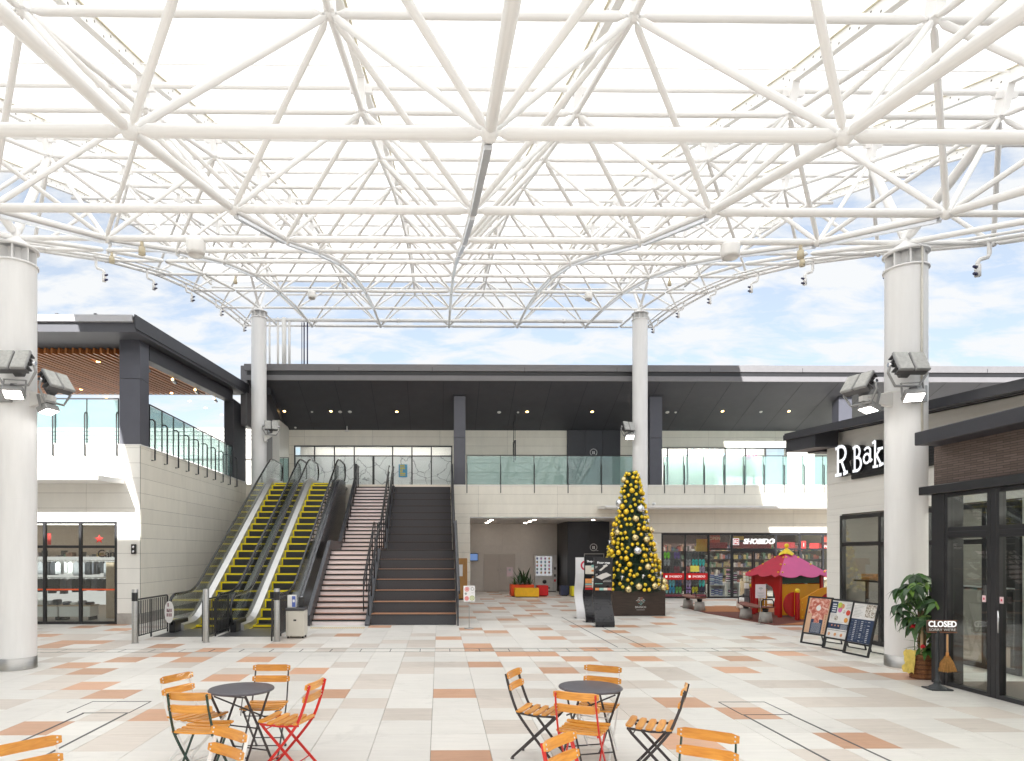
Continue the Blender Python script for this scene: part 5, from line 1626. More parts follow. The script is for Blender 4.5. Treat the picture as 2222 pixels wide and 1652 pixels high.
# ------------------------------------------------------------------ bakery on the right
BK = thing('bakery_building', 'off white bakery building with charcoal eaves and black glazed porch on the right', 'bakery', (9.35, 13, 0))
BX, BY1 = 9.35, 16.0
M_bwall = mat('bakery_siding', (0.80, 0.78, 0.735), 0.6, var=0.04, scale=2.5, bump=.35, bscale=55, stretch=(1, .25, 6), objvar=0.012)
WIN = (10.6, 15.4, -1, 2.86)
brow = fixed(0.0, 4.05, .30)
clad(BK, 'x', BX, -1, [2.0, 6.2, 9.0, 12.6, BY1], brow, [WIN, (0, 10.19, -1, 3.6)], M_bwall, name='siding_board', gap=.0018, t=.012)
clad(BK, 'y', BY1, 1, [BX + .001, 13, 17, 22], brow, [], M_bwall, name='siding_board', gap=.0018, t=.012)
def broof(y): return 4.56 + .056 * (y - 9.8)
build(MB().prism([(2, 4.052), (15.99, 4.052), (15.99, broof(15.99) - .10), (2, broof(2) - .10)], 'x', BX - .012, BX + .1), 'wall_head', M_bwall, BK)
build(MB().prism([(BX + .101, 4.052), (22, 4.052), (22, broof(16) - .10), (BX + .101, broof(16) - .10)], 'y', 15.9, 16.012), 'wall_head', M_bwall, BK)
def roof_box(x0, x1, y0, y1, lo, hi, name, m_):
    build(MB()._add([(x, y, broof(y) + dz) for y in (y0, y1) for dz in (lo, hi) for x in (x0, x1)],
                [(0, 1, 5, 4), (2, 6, 7, 3), (0, 2, 3, 1), (4, 5, 7, 6), (1, 3, 7, 5), (0, 4, 6, 2)]), name, m_, BK)
roof_box(8.62, 22, 2, 16.6, -.04, .0, 'roof_sheet', M_dark)
roof_box(8.60, 8.64, 2, 16.62, -.17, -.041, 'eave_fascia', M_dark)
roof_box(8.641, 9.2, 2, 16.6, -.075, -.042, 'eave_soffit', M_ceil)
roof_box(9.201, 22, 2, 16.0, -.085, -.042, 'roof_core', M_dark)
roof_box(9.201, 14, 16.02, 16.6, -.5, -.045, 'gable_beam', M_dark)
roof_box(8.66, 9.2, 15.3, 16.6, -.46, -.08, 'gable_beam', M_dark)
# windows in the side wall (glazing in a plane facing -X)
def window_wall_x(parent, x, y_edges, z0, z1, transoms, fw=.08, depth=.1, g=G_shop):
    for y in y_edges:
        build(MB().bbox(x - depth / 2, x + depth / 2, y - fw / 2, y + fw / 2, z0, z1, .004), 'window_mullion', M_frame, parent)
    zs = [z0] + list(transoms) + [z1]
    for i in range(len(y_edges) - 1):
        ya, yb = y_edges[i] + fw / 2, y_edges[i + 1] - fw / 2
        for q, z in enumerate(zs):
            zc = z + fw / 2 if q == 0 else z - fw / 2 if q == len(zs) - 1 else z
            build(MB().bbox(x - depth / 2 + .004, x + depth / 2 - .004, ya, yb, zc - fw / 2, zc + fw / 2, .004), 'window_transom', M_frame, parent)
        for q in range(len(zs) - 1):
            build(MB().box(x - .004, x + .004, ya, yb, zs[q] + fw * .6, zs[q + 1] - fw * .6), 'window_pane', g, parent)
window_wall_x(BK, BX - .01, [10.64, 11.3, 12.65, 14.0, 15.36], 0.0, 2.83, [2.17], fw=.09)
# porch
PX = 7.6
build(MB().bbox(PX - .06, PX + .24, 9.90, 10.16, 0, 2.87, .006), 'porch_post', M_frame, BK)
build(MB().bbox(PX - .05, PX + .05, 8.985, 9.07, 0, 2.87, .006), 'door_jamb', M_frame, BK)
build(MB().bbox(PX - .14, PX + .3, 2, 10.32, 2.872, 3.0, .006), 'porch_beam', M_frame, BK)
b_ = MB(); b_.box(PX, PX + .2, 2, 10.18, 3.002, 3.60); b_.box(PX + .201, BX - .02, 10.0, 10.179, 3.002, 3.60)
def brick_mat():
    m, nt, out = nodes_of('brown_brick')
    N, L = nt.nodes, nt.links
    b = N.new("ShaderNodeBsdfPrincipled"); L.new(b.outputs[0], out.inputs[0]); b.inputs['Roughness'].default_value = .85
    t = N.new("ShaderNodeTexCoord"); s_ = N.new("ShaderNodeSeparateXYZ"); c_ = N.new("ShaderNodeCombineXYZ"); a_ = N.new("ShaderNodeMath")
    L.new(t.outputs['Object'], s_.inputs[0]); L.new(s_.outputs['X'], a_.inputs[0]); L.new(s_.outputs['Y'], a_.inputs[1])
    L.new(a_.outputs[0], c_.inputs[0]); L.new(s_.outputs['Z'], c_.inputs[1])
    br = N.new("ShaderNodeTexBrick"); L.new(c_.outputs[0], br.inputs[0])
    br.inputs['Scale'].default_value = 1.0; br.inputs['Brick Width'].default_value = .22; br.inputs['Row Height'].default_value = .034; br.inputs['Mortar Size'].default_value = .004
    br.inputs['Color1'].default_value = (.115, .085, .072, 1); br.inputs['Color2'].default_value = (.165, .12, .105, 1); br.inputs['Mortar'].default_value = (.06, .05, .045, 1)
    L.new(br.outputs[0], b.inputs['Base Color'])
    bp = N.new("ShaderNodeBump"); bp.inputs['Strength'].default_value = .6; bp.inputs['Distance'].default_value = .01
    iv = N.new("ShaderNodeInvert"); L.new(br.outputs['Fac'], iv.inputs[1]); L.new(iv.outputs[0], bp.inputs['Height']); L.new(bp.outputs[0], b.inputs['Normal'])
    return m
build(b_, 'brick_band', brick_mat(), BK)
build(MB().bbox(7.2, BX - .015, 2, 10.05, 3.602, 3.80, .01), 'porch_roof', M_dark, BK)
window_wall_x(BK, PX, [9.87, 9.10], 0.0, 2.87, [2.27], fw=.055)
window_wall_x(BK, PX, [8.955, 7.9, 6.8, 5.7, 4.6, 3.5, 2.4], 0.0, 2.87, [2.27], fw=.06)
build(MB().bbox(PX - .04, PX + .05, 8.0, 9.84, 2.20, 2.36, .005), 'door_header', M_frame, BK)
build(MB().tube((PX - .06, 8.93, .9), (PX - .06, 8.93, 1.2), .008, n=8), 'door_pull', M_chrome, BK)
text('door_lettering', 'OPEN', .06, .001, M_wht, BK, Matrix.Translation(Vector((PX - .055, 8.42, 1.52)) - Vector(BK.location)) @ Matrix.Rotation(math.radians(-90), 4, 'Z'))
for yy in (9.17, 8.88):
    st = build(MB().box(PX - .056, PX - .052, yy - .03, yy + .03, 1.30, 1.39), 'door_sticker', mat('sticker_pink', (.75, .55, .58), .5), BK)
    build(MB().box(PX - .058, PX - .0565, yy - .012, yy + .012, 1.33, 1.36), 'sticker_mark', mat('sticker_red', (.6, .06, .1), .5), st)
# porch inside and bakery room
build(MB().box(BX + .05, 22, 2, 15.85, -.01, .011), 'bakery_floor', mat('bakery_floor', (.18, .13, .10), .35, var=.2, scale=4), BK)
build(MB().box(PX + .05, BX + .049, 2, 10.13, -.01, .011), 'bakery_floor', MATS['bakery_floor'], BK)
build(MB().box(BX + .17, 22, 2, 15.85, 3.25, 3.3), 'bakery_ceiling', mat('bakery_ceiling', (.09, .085, .08), .8), BK)
build(MB().box(PX + .21, BX + .169, 2, 9.99, 3.25, 3.3), 'bakery_ceiling', MATS['bakery_ceiling'], BK)
clad(BK, 'x', 21.9, -1, steps(2, 15.85, 2.77), [0.012, 1.1, 2.5, 3.24], [(2.4 + 2.3 * q, 4.2 + 2.3 * q, .7, 2.5) for q in range(6)], M_white, name='back_wall_panel')
build(MB().box(PX + .05, 22, 1.9, 2, 0, 3.3), 'bakery_end_wall', M_taupe, BK)
for i in range(5):
    build(MB().box(10.2 + i * 1.6, 10.28 + i * 1.6, 3, 15, 3.215, 3.24), 'ceiling_light', E_strip, BK)
for i, y in enumerate((3.4, 6.0, 8.4, 11.0, 13.5)):
    build(MB().bbox(11.8, 12.1, y, y + .3, 0.012, 3.24, .01), 'room_pillar', M_black, BK)
build(MB().bbox(PX + 1.7, PX + 1.8, 4.5, 9.0, 2.87, 2.95, .004), 'ceiling_beam', M_black, BK)
# lettering sign
def stroke_letter(name, pts_list, w, depth, x, parent):
    """letter from round-ended strokes in the (y,z) plane of the side wall, facing -X; white face on a black return"""
    b_ = MB(); b_.cur = 0
    for pl in pts_list:
        for q in range(len(pl) - 1):
            (u0, v0), (u1, v1) = pl[q], pl[q + 1]
            d = Vector((u1 - u0, v1 - v0)); L_ = d.length
            if L_ < 1e-6: continue
            d /= L_; n = Vector((-d.y, d.x)) * w / 2
            e = d * (w * .12)
            a = [(u0 - e.x + n.x, v0 - e.y + n.y), (u0 - e.x - n.x, v0 - e.y - n.y), (u1 + e.x - n.x, v1 + e.y - n.y), (u1 + e.x + n.x, v1 + e.y + n.y)]
            b_.cur = 1; b_.prism(a, 'x', x - depth + .002 + .0004 * (len(b_.v) % 5), x - .02)
            b_.cur = 0; b_.prism([(p_[0], p_[1]) for p_ in a], 'x', x - depth - .004 - .0004 * (len(b_.v) % 7), x - depth)
    return build(b_, name, [mat('sign_face', (.85, .87, .9), .35, emit=(.9, .95, 1), estr=.35), M_black], parent)
def arc(cu, cv, ru, rv, a0, a1, n=9):
    return [(cu + ru * math.cos(math.radians(a0 + (a1 - a0) * i / n)), cv + rv * math.sin(math.radians(a0 + (a1 - a0) * i / n))) for i in range(n + 1)]
sg_ = thing('bakery_sign', 'black sign board with white R Bak lettering on the bakery wall', 'sign', (BX - .03, 14.5, 4.0))
def yof(px): return (BX - .175) / ((px - CX) / FPX + YAW)
yL, yR_ = yof(1836) - .15, yof(1960)
build(MB().bbox(BX - .09, BX - .015, yR_ - 1.2, yL, 3.62, 4.20, .006), 'sign_board', M_black, sg_)
for i in range(9):
    z = 3.65 + i * .058
    build(MB().box(BX - .098, BX - .0905, yR_ - 1.19, yL - .01, z, z + .034), 'board_slat', M_frame, sg_)
# letters: u runs towards the viewer's right (= -Y), v up
def letter(name, strokes, px0, px1, z0, z1, w):
    ya, yb = yof(px0), yof(px1)
    W = ya - yb; H = z1 - z0
    pl = [[(ya - W * u, z0 + H * v) for u, v in s_] for s_ in strokes]
    stroke_letter(name, pl, w, .17, BX, sg_)
letter('sign_letter', [[(.2, 0), (.2, 1)], [(-.02, 0), (.48, 0)], [(0, .96), (.3, 1)], [(.2, 1), (.5, 1)] , arc(.45, .74, .4, .26, 90, -90), [(.2, .48), (.5, .48)], [(.5, .48), (.82, .03)], [(.68, 0), (1.0, .05)]], 1819, 1845, 3.76, 4.40, .072)
letter('sign_letter', [[(.2, 0), (.2, 1)], [(0, 0), (.35, 0)], [(0, .96), (.3, 1)], [(.2, 1), (.42, 1)], arc(.4, .77, .35, .23, 90, -90, 8), [(.2, .54), (.5, .54)], arc(.45, .27, .45, .27, 90, -90, 8), [(.2, 0), (.5, 0)]], 1857, 1877, 3.78, 4.31, .06)
letter('sign_letter', [arc(.4, .3, .36, .3, 0, 360, 14), [(.8, .05), (.8, .75)], arc(.45, .75, .36, .25, 0, 150, 7), [(.8, .05), (1.0, .18)]], 1880, 1899, 3.90, 4.23, .05)
letter('sign_letter', [[(.25, 0), (.25, 1)], [(.05, 0), (.5, 0)], [(0, .93), (.25, 1)], [(.25, .36), (.72, .66)], [(.5, .66), (.95, .66)], [(.4, .42), (.82, .02)], [(.65, 0), (1.0, .06)]], 1900, 1924, 3.79, 4.33, .054)
letter('sign_letter', [arc(.5, .45, .45, .45, 30, 330, 12), [(.1, .5), (.92, .5)]], 1929, 1946, 3.87, 4.18, .05)
# bread tables and shelves inside
M_bread = mat('bread_crust', (.38, .17, .06), .6, var=.3, scale=12)
M_pack = mat('paper_pack', (.62, .55, .40), .6, var=.15)
M_basket = mat('bread_basket', (.45, .22, .08), .7, var=.3, scale=30)
def bread_table(x, y, w, d, h, label, nb, seed):
    t_ = thing('bread_table', label, 'table', (x, y, .011))
    build(MB().bbox(x - w / 2, x + w / 2, y - d / 2, y + d / 2, h - .05, h, .006), 'table_top', M_black, t_)
    for sx in (-1, 1):
        for sy in (-1, 1):
            build(MB().bar((x + sx * (w / 2 - .05), y + sy * (d / 2 - .05), .012), (x + sx * (w / 2 - .05), y + sy * (d / 2 - .05), h - .051), .05, .05, (0, 1, 0)), 'leg', M_black, t_)
    rr = random.Random(seed)
    return h
def loaf(x, y, z, label, s_=1.0):
    l = thing('bread_loaf', label, 'bread', (x, y, z), 0, 'loaves in the bakery')
    build(MB().bbox(-.12 * s_, .12 * s_, -.09 * s_, .09 * s_, 0.001, .03, .01), 'basket', M_basket, l, local=True)
    b_ = MB(); b_.lathe([(.001, .03), (.075 * s_, .03), (.085 * s_, .06), (.07 * s_, .10), (.035 * s_, .12), (.001, .125)], (0, 0, 0), 12)
    build(b_, 'crust', M_bread, l, local=True)
def pack(x, y, z, label):
    l = thing('bread_pack', label, 'package', (x, y, z), 0, 'wrapped bread in the bakery')
    build(MB().bbox(-.06, .06, -.05, .05, .001, .13, .008), 'carton', M_pack, l, local=True)
    b_ = MB(); b_.lathe([(.05, .13), (.03, .16), (.055, .21), (.001, .19)], (0, 0, 0), 8)
    build(b_, 'clear_top', mat('film_wrap', (.62, .62, .62), .25, var=.3, scale=20), l, local=True)
for q, (x, y, hh, nm) in enumerate(((8.9, 7.6, .86, 'porch'), (10.6, 8.4, .8, 'middle'), (10.6, 6.2, .8, 'rear'))):
    bread_table(x, y, .7, 1.5, hh, 'black bread table, %s one, seen through the bakery glass' % nm, 0, q)
    for i in range(5):
        loaf(x - .15, y - .6 + i * .3, hh, 'basket loaf on the %s bread table, number %s from the door' % (nm, ['one', 'two', 'three', 'four', 'five'][i]))
        pack(x + .2, y - .6 + i * .3, hh, 'wrapped pack on the %s bread table, number %s from the door' % (nm, ['one', 'two', 'three', 'four', 'five'][i]))
shf = thing('bread_shelf', 'tall black bread shelf beyond the porch glass', 'shelf', (9.0, 9.3, .011))
for z in (1.55, 1.18, .5):
    build(MB().box(8.6, 9.2, 7.0, 9.5, z - .03, z), 'shelf_board', M_black, shf)
for yy in (7.02, 9.48):
    for xx in (8.62, 9.18):
        build(MB().bar((xx, yy, .012), (xx, yy, 1.95), .035, .035, (0, 1, 0)), 'upright', M_black, shf)
for i in range(8):
    pack(8.8, 7.25 + i * .28, 1.551, 'wrapped pack on the upper board of the tall bread shelf, %s along' % ['first', 'second', 'third', 'fourth', 'fifth', 'sixth', 'seventh', 'eighth'][i])
# fruit crates seen through the side window
for i in range(3):
    c = thing('wooden_crate', 'tan wooden crate on the window ledge of the bakery, %s from the column' % ['nearest', 'second', 'third'][2 - i], 'crate', (9.75, 14.9 - i * .5, 1.36), 0, 'crates in the bakery window')
    for z in (.0, .07):
        for (x0, x1, y0, y1) in ((-.14, .14, -.21, -.195), (-.14, .14, .195, .21), (-.14, -.125, -.194, .194), (.125, .14, -.194, .194)):
            build(MB().box(x0, x1, y0, y1, z + .003, z + .062), 'slat', M_basket, c, local=True)
    build(MB().box(-.124, .124, -.193, .193, .001, .0029), 'bottom', M_basket, c, local=True)
lg_ = thing('window_shelf', 'dark ledge shelf behind the bakery side window', 'shelf', (9.8, 13.5, 1.3))
build(MB().box(9.55, 10.05, 11.2, 15.3, 1.32, 1.36), 'board', M_black, lg_)
for yy in (11.3, 13.2, 15.2):
    build(MB().bar((9.8, yy, .012), (9.8, yy, 1.319), .05, .05, (0, 1, 0)), 'bracket', M_black, lg_)
# ------------------------------------------------------------------ neighbouring wing outside the frame that shades the left shop front
WG = thing('mall_wing', 'tall cream mall wing left of the plaza beside the viewer', 'building', (-20, -8, 0))
build(MB().box(-34, -10.9, -24, 4.5, 0, 9.35), 'wing_wall', M_cream, WG)
build(MB().box(-34.2, -10.7, -24.2, 4.7, 9.351, 9.6), 'wing_roof', M_dark, WG)

# ------------------------------------------------------------------ service pipes between the rear roof and the canopy
for px, py0, r, m_, lab in ((585, 700, .045, M_white, 'leftmost white service pipe rising from the rear roof to the canopy'),
                       (603, 690, .05, M_white, 'second white service pipe rising from the rear roof to the canopy'),
                       (616.5, 690, .10, M_white, 'thickest white service pipe rising from the rear roof to the canopy'),
                       (628, 692, .055, M_white, 'rightmost white service pipe rising from the rear roof to the canopy'),
                       (655, 700, .018, MATS['nozzle_blue'], 'thin dark service pipe, leftmost of three above the rear roof'),
                       (660, 700, .03, MATS['nozzle_blue'], 'dark service pipe, middle of three above the rear roof'),
                       (667, 700, .03, MATS['nozzle_blue'], 'dark service pipe, rightmost of three above the rear roof')):
    a = at(px, 785, 29.6); b = at(px, py0, 29.6)
    z0 = soff(29.6) + .2
    pp = thing('service_pipe', lab, 'pipe', (a.x, 29.6, 9.72), 0, 'service pipes on the rear roof')
    build(MB().tube((a.x, 29.6, 9.721), (a.x, 29.6, b.z), r, n=12), 'pipe', m_, pp)
    build(MB().tube((a.x, 29.6, 10.05), (a.x, 29.6, 10.13), r * 1.5 + .01, n=12), 'coupling', m_, pp)
a = at(628, 695, 29.6); b = at(1350, 695, 29.6)
hp = thing('header_pipe', 'thick white pipe running along the far edge of the canopy', 'pipe', (a.x, 29.6, a.z))
build(MB().tube((a.x - 1.2, 29.6, a.z), (b.x, 29.6, a.z), .075, n=12), 'pipe', M_tube, hp)
for i in range(4):
    x = a.x + (b.x - a.x) * (i + .3) / 4
    build(MB().tube((x - .05, 29.6, a.z), (x + .05, 29.6, a.z), .095, n=12), 'flange', M_tube, hp)

# ------------------------------------------------------------------ floodlights on the columns
M_flood = mat('floodlight_grey', (.34, .34, .34), .4, metal=.5, var=.12)
M_flood2 = mat('floodlight_dark', (.12, .12, .125), .5, metal=.3, var=.15)
def big_flood(p, rz, tilt, s_, label, group='floodlights on the columns'):
    f = thing('floodlight', label, 'floodlight', p, rz, group)
    R = Matrix.Rotation(tilt, 4, 'X') @ Matrix.Diagonal((s_, s_, s_, 1))
    def add(mb, name, m_, rot=True):
        if rot:
            mb.v = [tuple(R @ Vector(v)) for v in mb.v]
        else:
            mb.v = [tuple(Vector(v) * s_) for v in mb.v]
        return build(mb, name, m_, f, local=True)
    for sx in (-1, 1):
        add(MB().bbox(sx * .135 - .125, sx * .135 + .125, -.14, -.09, -.19, .19, .01), 'lens_module', M_flood)
        pn = add(MB().box(sx * .135 - .112, sx * .135 + .112, -.146, -.141, -.175, .175), 'lens_glass', mat('lens_glass', (.42, .42, .40), .15, var=.2, scale=20))
    b_ = MB()
    for i in range(5):
        b_.box(-.25, .25, -.088, .06 if i % 2 else .02, -.17 + i * .08, -.15 + i * .08)
    add(b_, 'heat_sink', M_flood2)
    add(MB().bbox(-.09, .09, .03, .18, -.11, .11, .02), 'driver_case', M_flood2)
    b_ = MB()
    b_.path([(-.31, -.03, .0), (-.33, -.02, -.12), (-.20, .0, -.33), (.20, .0, -.33), (.33, -.02, -.12), (.31, -.03, 0)], .022, 6)
    add(b_, 'yoke', M_flood, False)
    for sx in (-1, 1):
        add(MB().tube((sx * .265, -.03, 0), (sx * .335, -.03, 0), .035, n=12), 'pivot', M_chrome)
    return f
def led_flood(p, rz, tilt, s_, label):
    f = thing('led_floodlight', label, 'floodlight', p, rz, 'small lit floodlights on the columns')
    R = Matrix.Rotation(tilt, 4, 'X') @ Matrix.Diagonal((s_, s_, s_, 1))
    def add(mb, name, m_, par=f):
        mb.v = [tuple(R @ Vector(v)) for v in mb.v]; return build(mb, name, m_, par, local=True)
    hs = add(MB().bbox(-.17, .17, -.06, .06, -.12, .12, .02), 'housing', M_flood)
    add(MB().box(-.145, .145, -.066, -.061, -.095, .095), 'lit_lens', E_led, hs)
    add(MB().bbox(-.06, .06, .061, .14, -.1, .1, .01), 'driver_case', M_flood2)
    b_ = MB(); b_.bar((-.18, 0, 0), (-.18, .06, .24), .015, .05).bar((.18, 0, 0), (.18, .06, .24), .015, .05).bar((-.188, .06, .245), (.188, .06, .245), .05, .015)
    b_.v = [tuple(Vector(v) * s_) for v in b_.v]
    build(b_, 'bracket', M_flood, f, local=True)
def flood_set(X, sgn, nm, pts):
    (a, b, c, d) = pts
    big_flood(at(*a, 11.02), 0, math.radians(-28), 1.0, 'large twin floodlight facing out on the front of the %s column' % nm)
    led_flood(at(*b, 11.02), sgn * -.25, math.radians(55), .9, 'small lit floodlight below the twin lamp on the front of the %s column' % nm)
    big_flood(at(*c, 11.5), sgn * -math.radians(72), math.radians(-35), .95, 'large twin floodlight seen from the side on the %s column arm' % nm)
    led_flood(at(*d, 11.5), sgn * -math.radians(80), math.radians(68), .9, 'small lit floodlight hung under the %s column arm' % nm)
    arm = thing('lamp_arm', 'white tapered lamp arm plate on the %s column' % nm, 'bracket', (X, 11.5, 0), 0, 'lamp arms on the near columns')
    x0 = X + sgn * -.31; p = at(c[0], c[1], 11.5)
    z = at(c[0], 866, 11.5).z
    build(MB().prism([(x0 + sgn * .02, z - .14), (x0 + sgn * .02, z + .10), (p.x, z + .05), (p.x, z - .04)], 'y', 11.44, 11.56), 'arm_plate', M_white, arm)
    build(MB().path([(X - sgn * .1, 11.21, z - .02), (X - sgn * .25, 11.22, z + .06), (x0 - sgn * .1, 11.3, z + .08), (p.x + sgn * .08, 11.42, z + .02)], .012, 6), 'lamp_cable', M_white, arm)
    build(MB().bbox(X - sgn * .02 - .12, X - sgn * .02 + .12, 11.16, 11.26, z - .12, z + .16, .01), 'front_bracket', M_flood, arm)
flood_set(XLc, -1, 'left', ((35, 792), (30, 852), (118, 835), (104, 888)))
flood_set(XRc, 1, 'right', ((1968, 795), (1982, 858), (1868, 838), (1886, 884)))
big_flood(at(588, 926, 26.6), math.radians(20), math.radians(-20), 1.0, 'large twin floodlight on the slender column by the escalators')
big_flood(at(1361, 928, 26.6), math.radians(25), math.radians(-20), 1.0, 'large twin floodlight on the slender column behind the tree')
led_flood(at(1366, 947, 26.55), 0, math.radians(50), 1.0, 'small lit floodlight on the slender column behind the tree')
ar = thing('lamp_arm', 'white lamp arm plate on the slender column by the escalators', 'bracket', (-7.0, 26.7, 6.6), 0, 'lamp arms on the far columns')
a = at(579, 948, 26.7)
build(MB().prism([(a.x - .05, a.z - .15), (a.x - .05, a.z + .05), (a.x + .45, a.z + .22), (a.x + .45, a.z + .16)], 'y', 26.66, 26.74), 'arm_plate', M_white, ar)
build(MB().bbox(a.x - .08, a.x - .0, 26.62, 26.8, a.z - .2, a.z + .1, .008), 'clamp', M_white, ar)
ar = thing('lamp_arm', 'white lamp arm plate on the slender column behind the tree', 'bracket', (7.7, 26.7, 6.6), 0, 'lamp arms on the far columns')
a = at(1372, 945, 26.7)
build(MB().prism([(a.x + .05, a.z - .15), (a.x - .25, a.z + .1), (a.x - .25, a.z + .16), (a.x + .05, a.z + .1)], 'y', 26.66, 26.74), 'arm_plate', M_white, ar)
build(MB().bbox(a.x + .0, a.x + .08, 26.62, 26.8, a.z - .2, a.z + .1, .008), 'clamp', M_white, ar)

# ------------------------------------------------------------------ bistro tables and chairs
M_iron = mat('bistro_iron_brown', (.045, .038, .040), .45, var=.1)
M_ctop = mat('bistro_table_top', (.085, .078, .092), .38, var=.05)
CH = {'white': mat('chair_white', (.80, .80, .80), .35, var=.03), 'green': mat('chair_green', (.012, .050, .035), .35), 'red': mat('chair_red', (.62, .018, .012), .32, var=.05), 'brown': M_iron}
M_slat = wood('oiled_slat', (.60, .225, .028), (.80, .365, .055), rough=.38, scale=(2.0, 18, 18), coat=.25)
M_rivet = mat('rivet', (.75, .75, .75), .3, metal=.6)
# seat and back boards, shared by every chair
def board(w, h, t, bow, n=8, c=.012):
    """curved board, long side X, height Z (or depth), bowed in Y"""
    b_ = MB()
    vs = []; m = n + 1
    for i in range(m):
        u = -1 + 2 * i / n
        y = bow * (1 - u * u)
        e = 0 if abs(u) < .97 else c
        vs += [(u * w / 2, y - t / 2, -h / 2 + e), (u * w / 2, y + t / 2, -h / 2 + e), (u * w / 2, y + t / 2, h / 2 - e), (u * w / 2, y - t / 2, h / 2 - e)]
    fs = [(i * 4 + k, (i + 1) * 4 + k, (i + 1) * 4 + (k + 1) % 4, i * 4 + (k + 1) % 4) for i in range(n) for k in range(4)]
    fs += [(0, 1, 2, 3), (n * 4 + 3, n * 4 + 2, n * 4 + 1, n * 4)]
    b_._add(vs, fs)
    return b_
ME_back = board(.385, .068, .014, -.022).mesh('back_slat', M_slat)
ME_seat = board(.385, .062, .015, -.008).mesh('seat_slat', M_slat)
b_ = MB(); b_.sphere((0, 0, 0), .007, 8, 4); ME_riv = b_.mesh('rivet', M_rivet)
def bez(p0, p1, p2, n=8):
    return [tuple((1 - t) ** 2 * Vector(p0) + 2 * t * (1 - t) * Vector(p1) + t * t * Vector(p2)) for t in [i / n for i in range(n + 1)]]
CHAIR = {}
def chair(ccol, x, y, dx, dy, label):
    """dx, dy = direction the sitter faces"""
    rz = math.atan2(-dx, dy)
    if ccol in CHAIR:
        c = copy_tree(CHAIR[ccol]); c.location = (x, y, 0); c.rotation_euler = (0, 0, rz); c['label'] = label
        return c
    m_ = CH[ccol]
    c = thing('bistro_chair', label, 'chair', (x, y, 0), rz, 'folding bistro chairs')
    def L(mb, name, mm=m_): return build(mb, name, mm, c, local=True)
    rect = [(-.011, -.006), (.011, -.006), (.011, .006), (-.011, .006)]
    for s_ in (-1, 1):
        # back upright sweeping down to the front foot
        up = bez((s_ * .168, -.281, .818), (s_ * .172, -.235, .62), (s_ * .176, -.165, .47), 6)[:-1] + bez((s_ * .176, -.165, .47), (s_ * .178, -.10, .36), (s_ * .178, .205, .014), 8)
        L(MB().sweep(up, [(-.012, -.005), (.012, -.005), (.012, .005), (-.012, .005)], (1, 0, 0)), 'back_leg')
        lo = [(s_ * .150, .195, .445), (s_ * .150, .16, .40), (s_ * .150, -.225, .014)]
        L(MB().sweep(lo, [(-.012, -.005), (.012, -.005), (.012, .005), (-.012, .005)], (1, 0, 0)), 'seat_leg')
        for yy, xx in ((.205, .178), (-.225, .150)):
            L(MB().bbox(s_ * xx - .010, s_ * xx + .010, yy - .014, yy + .022, 0.0, .014, .003), 'foot_cap')
        L(MB().sweep([(s_ * .160, .205, .448), (s_ * .162, .0, .440), (s_ * .164, -.175, .455)], [(-.006, -.010), (.006, -.010), (.006, .010), (-.006, .010)]), 'seat_rail')
    for (y0, z0, xx) in ((.13, .105, .178), (-.14, .108, .150), (-.165, .462, .170), (.155, .40, .150)):
        L(MB().tube((-xx, y0, z0), (xx, y0, z0), .0055, n=8), 'cross_rod')
    for i in range(5):
        yy = -.150 + i * .0845
        zz = .462 + .010 * ((i - 2) / 2) ** 2 + (.004 if i == 4 else 0)
        inst('seat_slat', ME_seat, c, T(0, yy, zz) @ Matrix.Rotation(math.radians(90 + (i - 2) * 3), 4, 'X'))
    for z, yy in ((.800, -.252), (.690, -.230)):
        bs = inst('back_slat', ME_back, c, T(0, yy, z) @ Matrix.Rotation(math.radians(11), 4, 'X'))
        for s_ in (-1, 1):
            for dz in ((-.014, .014) if True else (0,)):
                inst('rivet', ME_riv, bs, T(s_ * .168, .0005, dz))
                inst('rivet', ME_riv, bs, T(s_ * .168, -.014, dz))
    CHAIR[ccol] = c
    return c
def chair_from(ccol, pxl, pxr, face, label):
    """place by the two ends of the top back slat in the photograph (z 0.80); face = +1 towards the viewer's side of the slat, -1 away"""
    a = ground(*pxl, z=.80); b = ground(*pxr, z=.80)
    s_ = (b - a); s_.z = 0; s_.normalize()
    n = Vector((s_.y, -s_.x, 0)) * face          # for a slat running left to right, +1 faces the camera
    m_ = (a + b) / 2
    o = m_ + n * .252
    return chair(ccol, o.x, o.y, n.x, n.y, label)
chair_from('white', (353, 1477), (414, 1464), 1, 'white framed bistro chair behind the green one at the left table')
chair_from('green', (364, 1509), (455, 1511), -1, 'green framed bistro chair at the left table, seen from behind')
chair_from('white', (455, 1581), (539, 1605), 1, 'white framed bistro chair closest to the viewer in front of the left table')
chair_from('brown', (549, 1449), (630, 1449), 1, 'brown framed bistro chair on the far side of the left table')
chair_from('red', (661, 1494), (703, 1475), -1, 'red framed bistro chair at the right of the left table')
chair_from('white', (-20, 1634), (135, 1603), 1, 'white framed bistro chair cut off at the bottom left corner')
chair_from('brown', (1104, 1467), (1129, 1455), 1, 'brown framed bistro chair left of the right table')
chair_from('white', (1265, 1448), (1352, 1455), 1, 'white framed bistro chair on the far side of the right table')
chair_from('red', (1197, 1505), (1304, 1515), -1, 'red framed bistro chair at the near side of the right table, seen from behind')
chair_from('red', (1176, 1625), (1253, 1593), 1, 'red framed bistro chair cut off at the bottom edge in front of the right table')
chair_from('brown', (1477, 1508), (1488, 1484), -1, 'brown framed bistro chair right of the right table, seen from the side')
chair_from('green', (1463, 1586), (1612, 1607), 1, 'green framed bistro chair at the bottom right edge, facing the viewer')
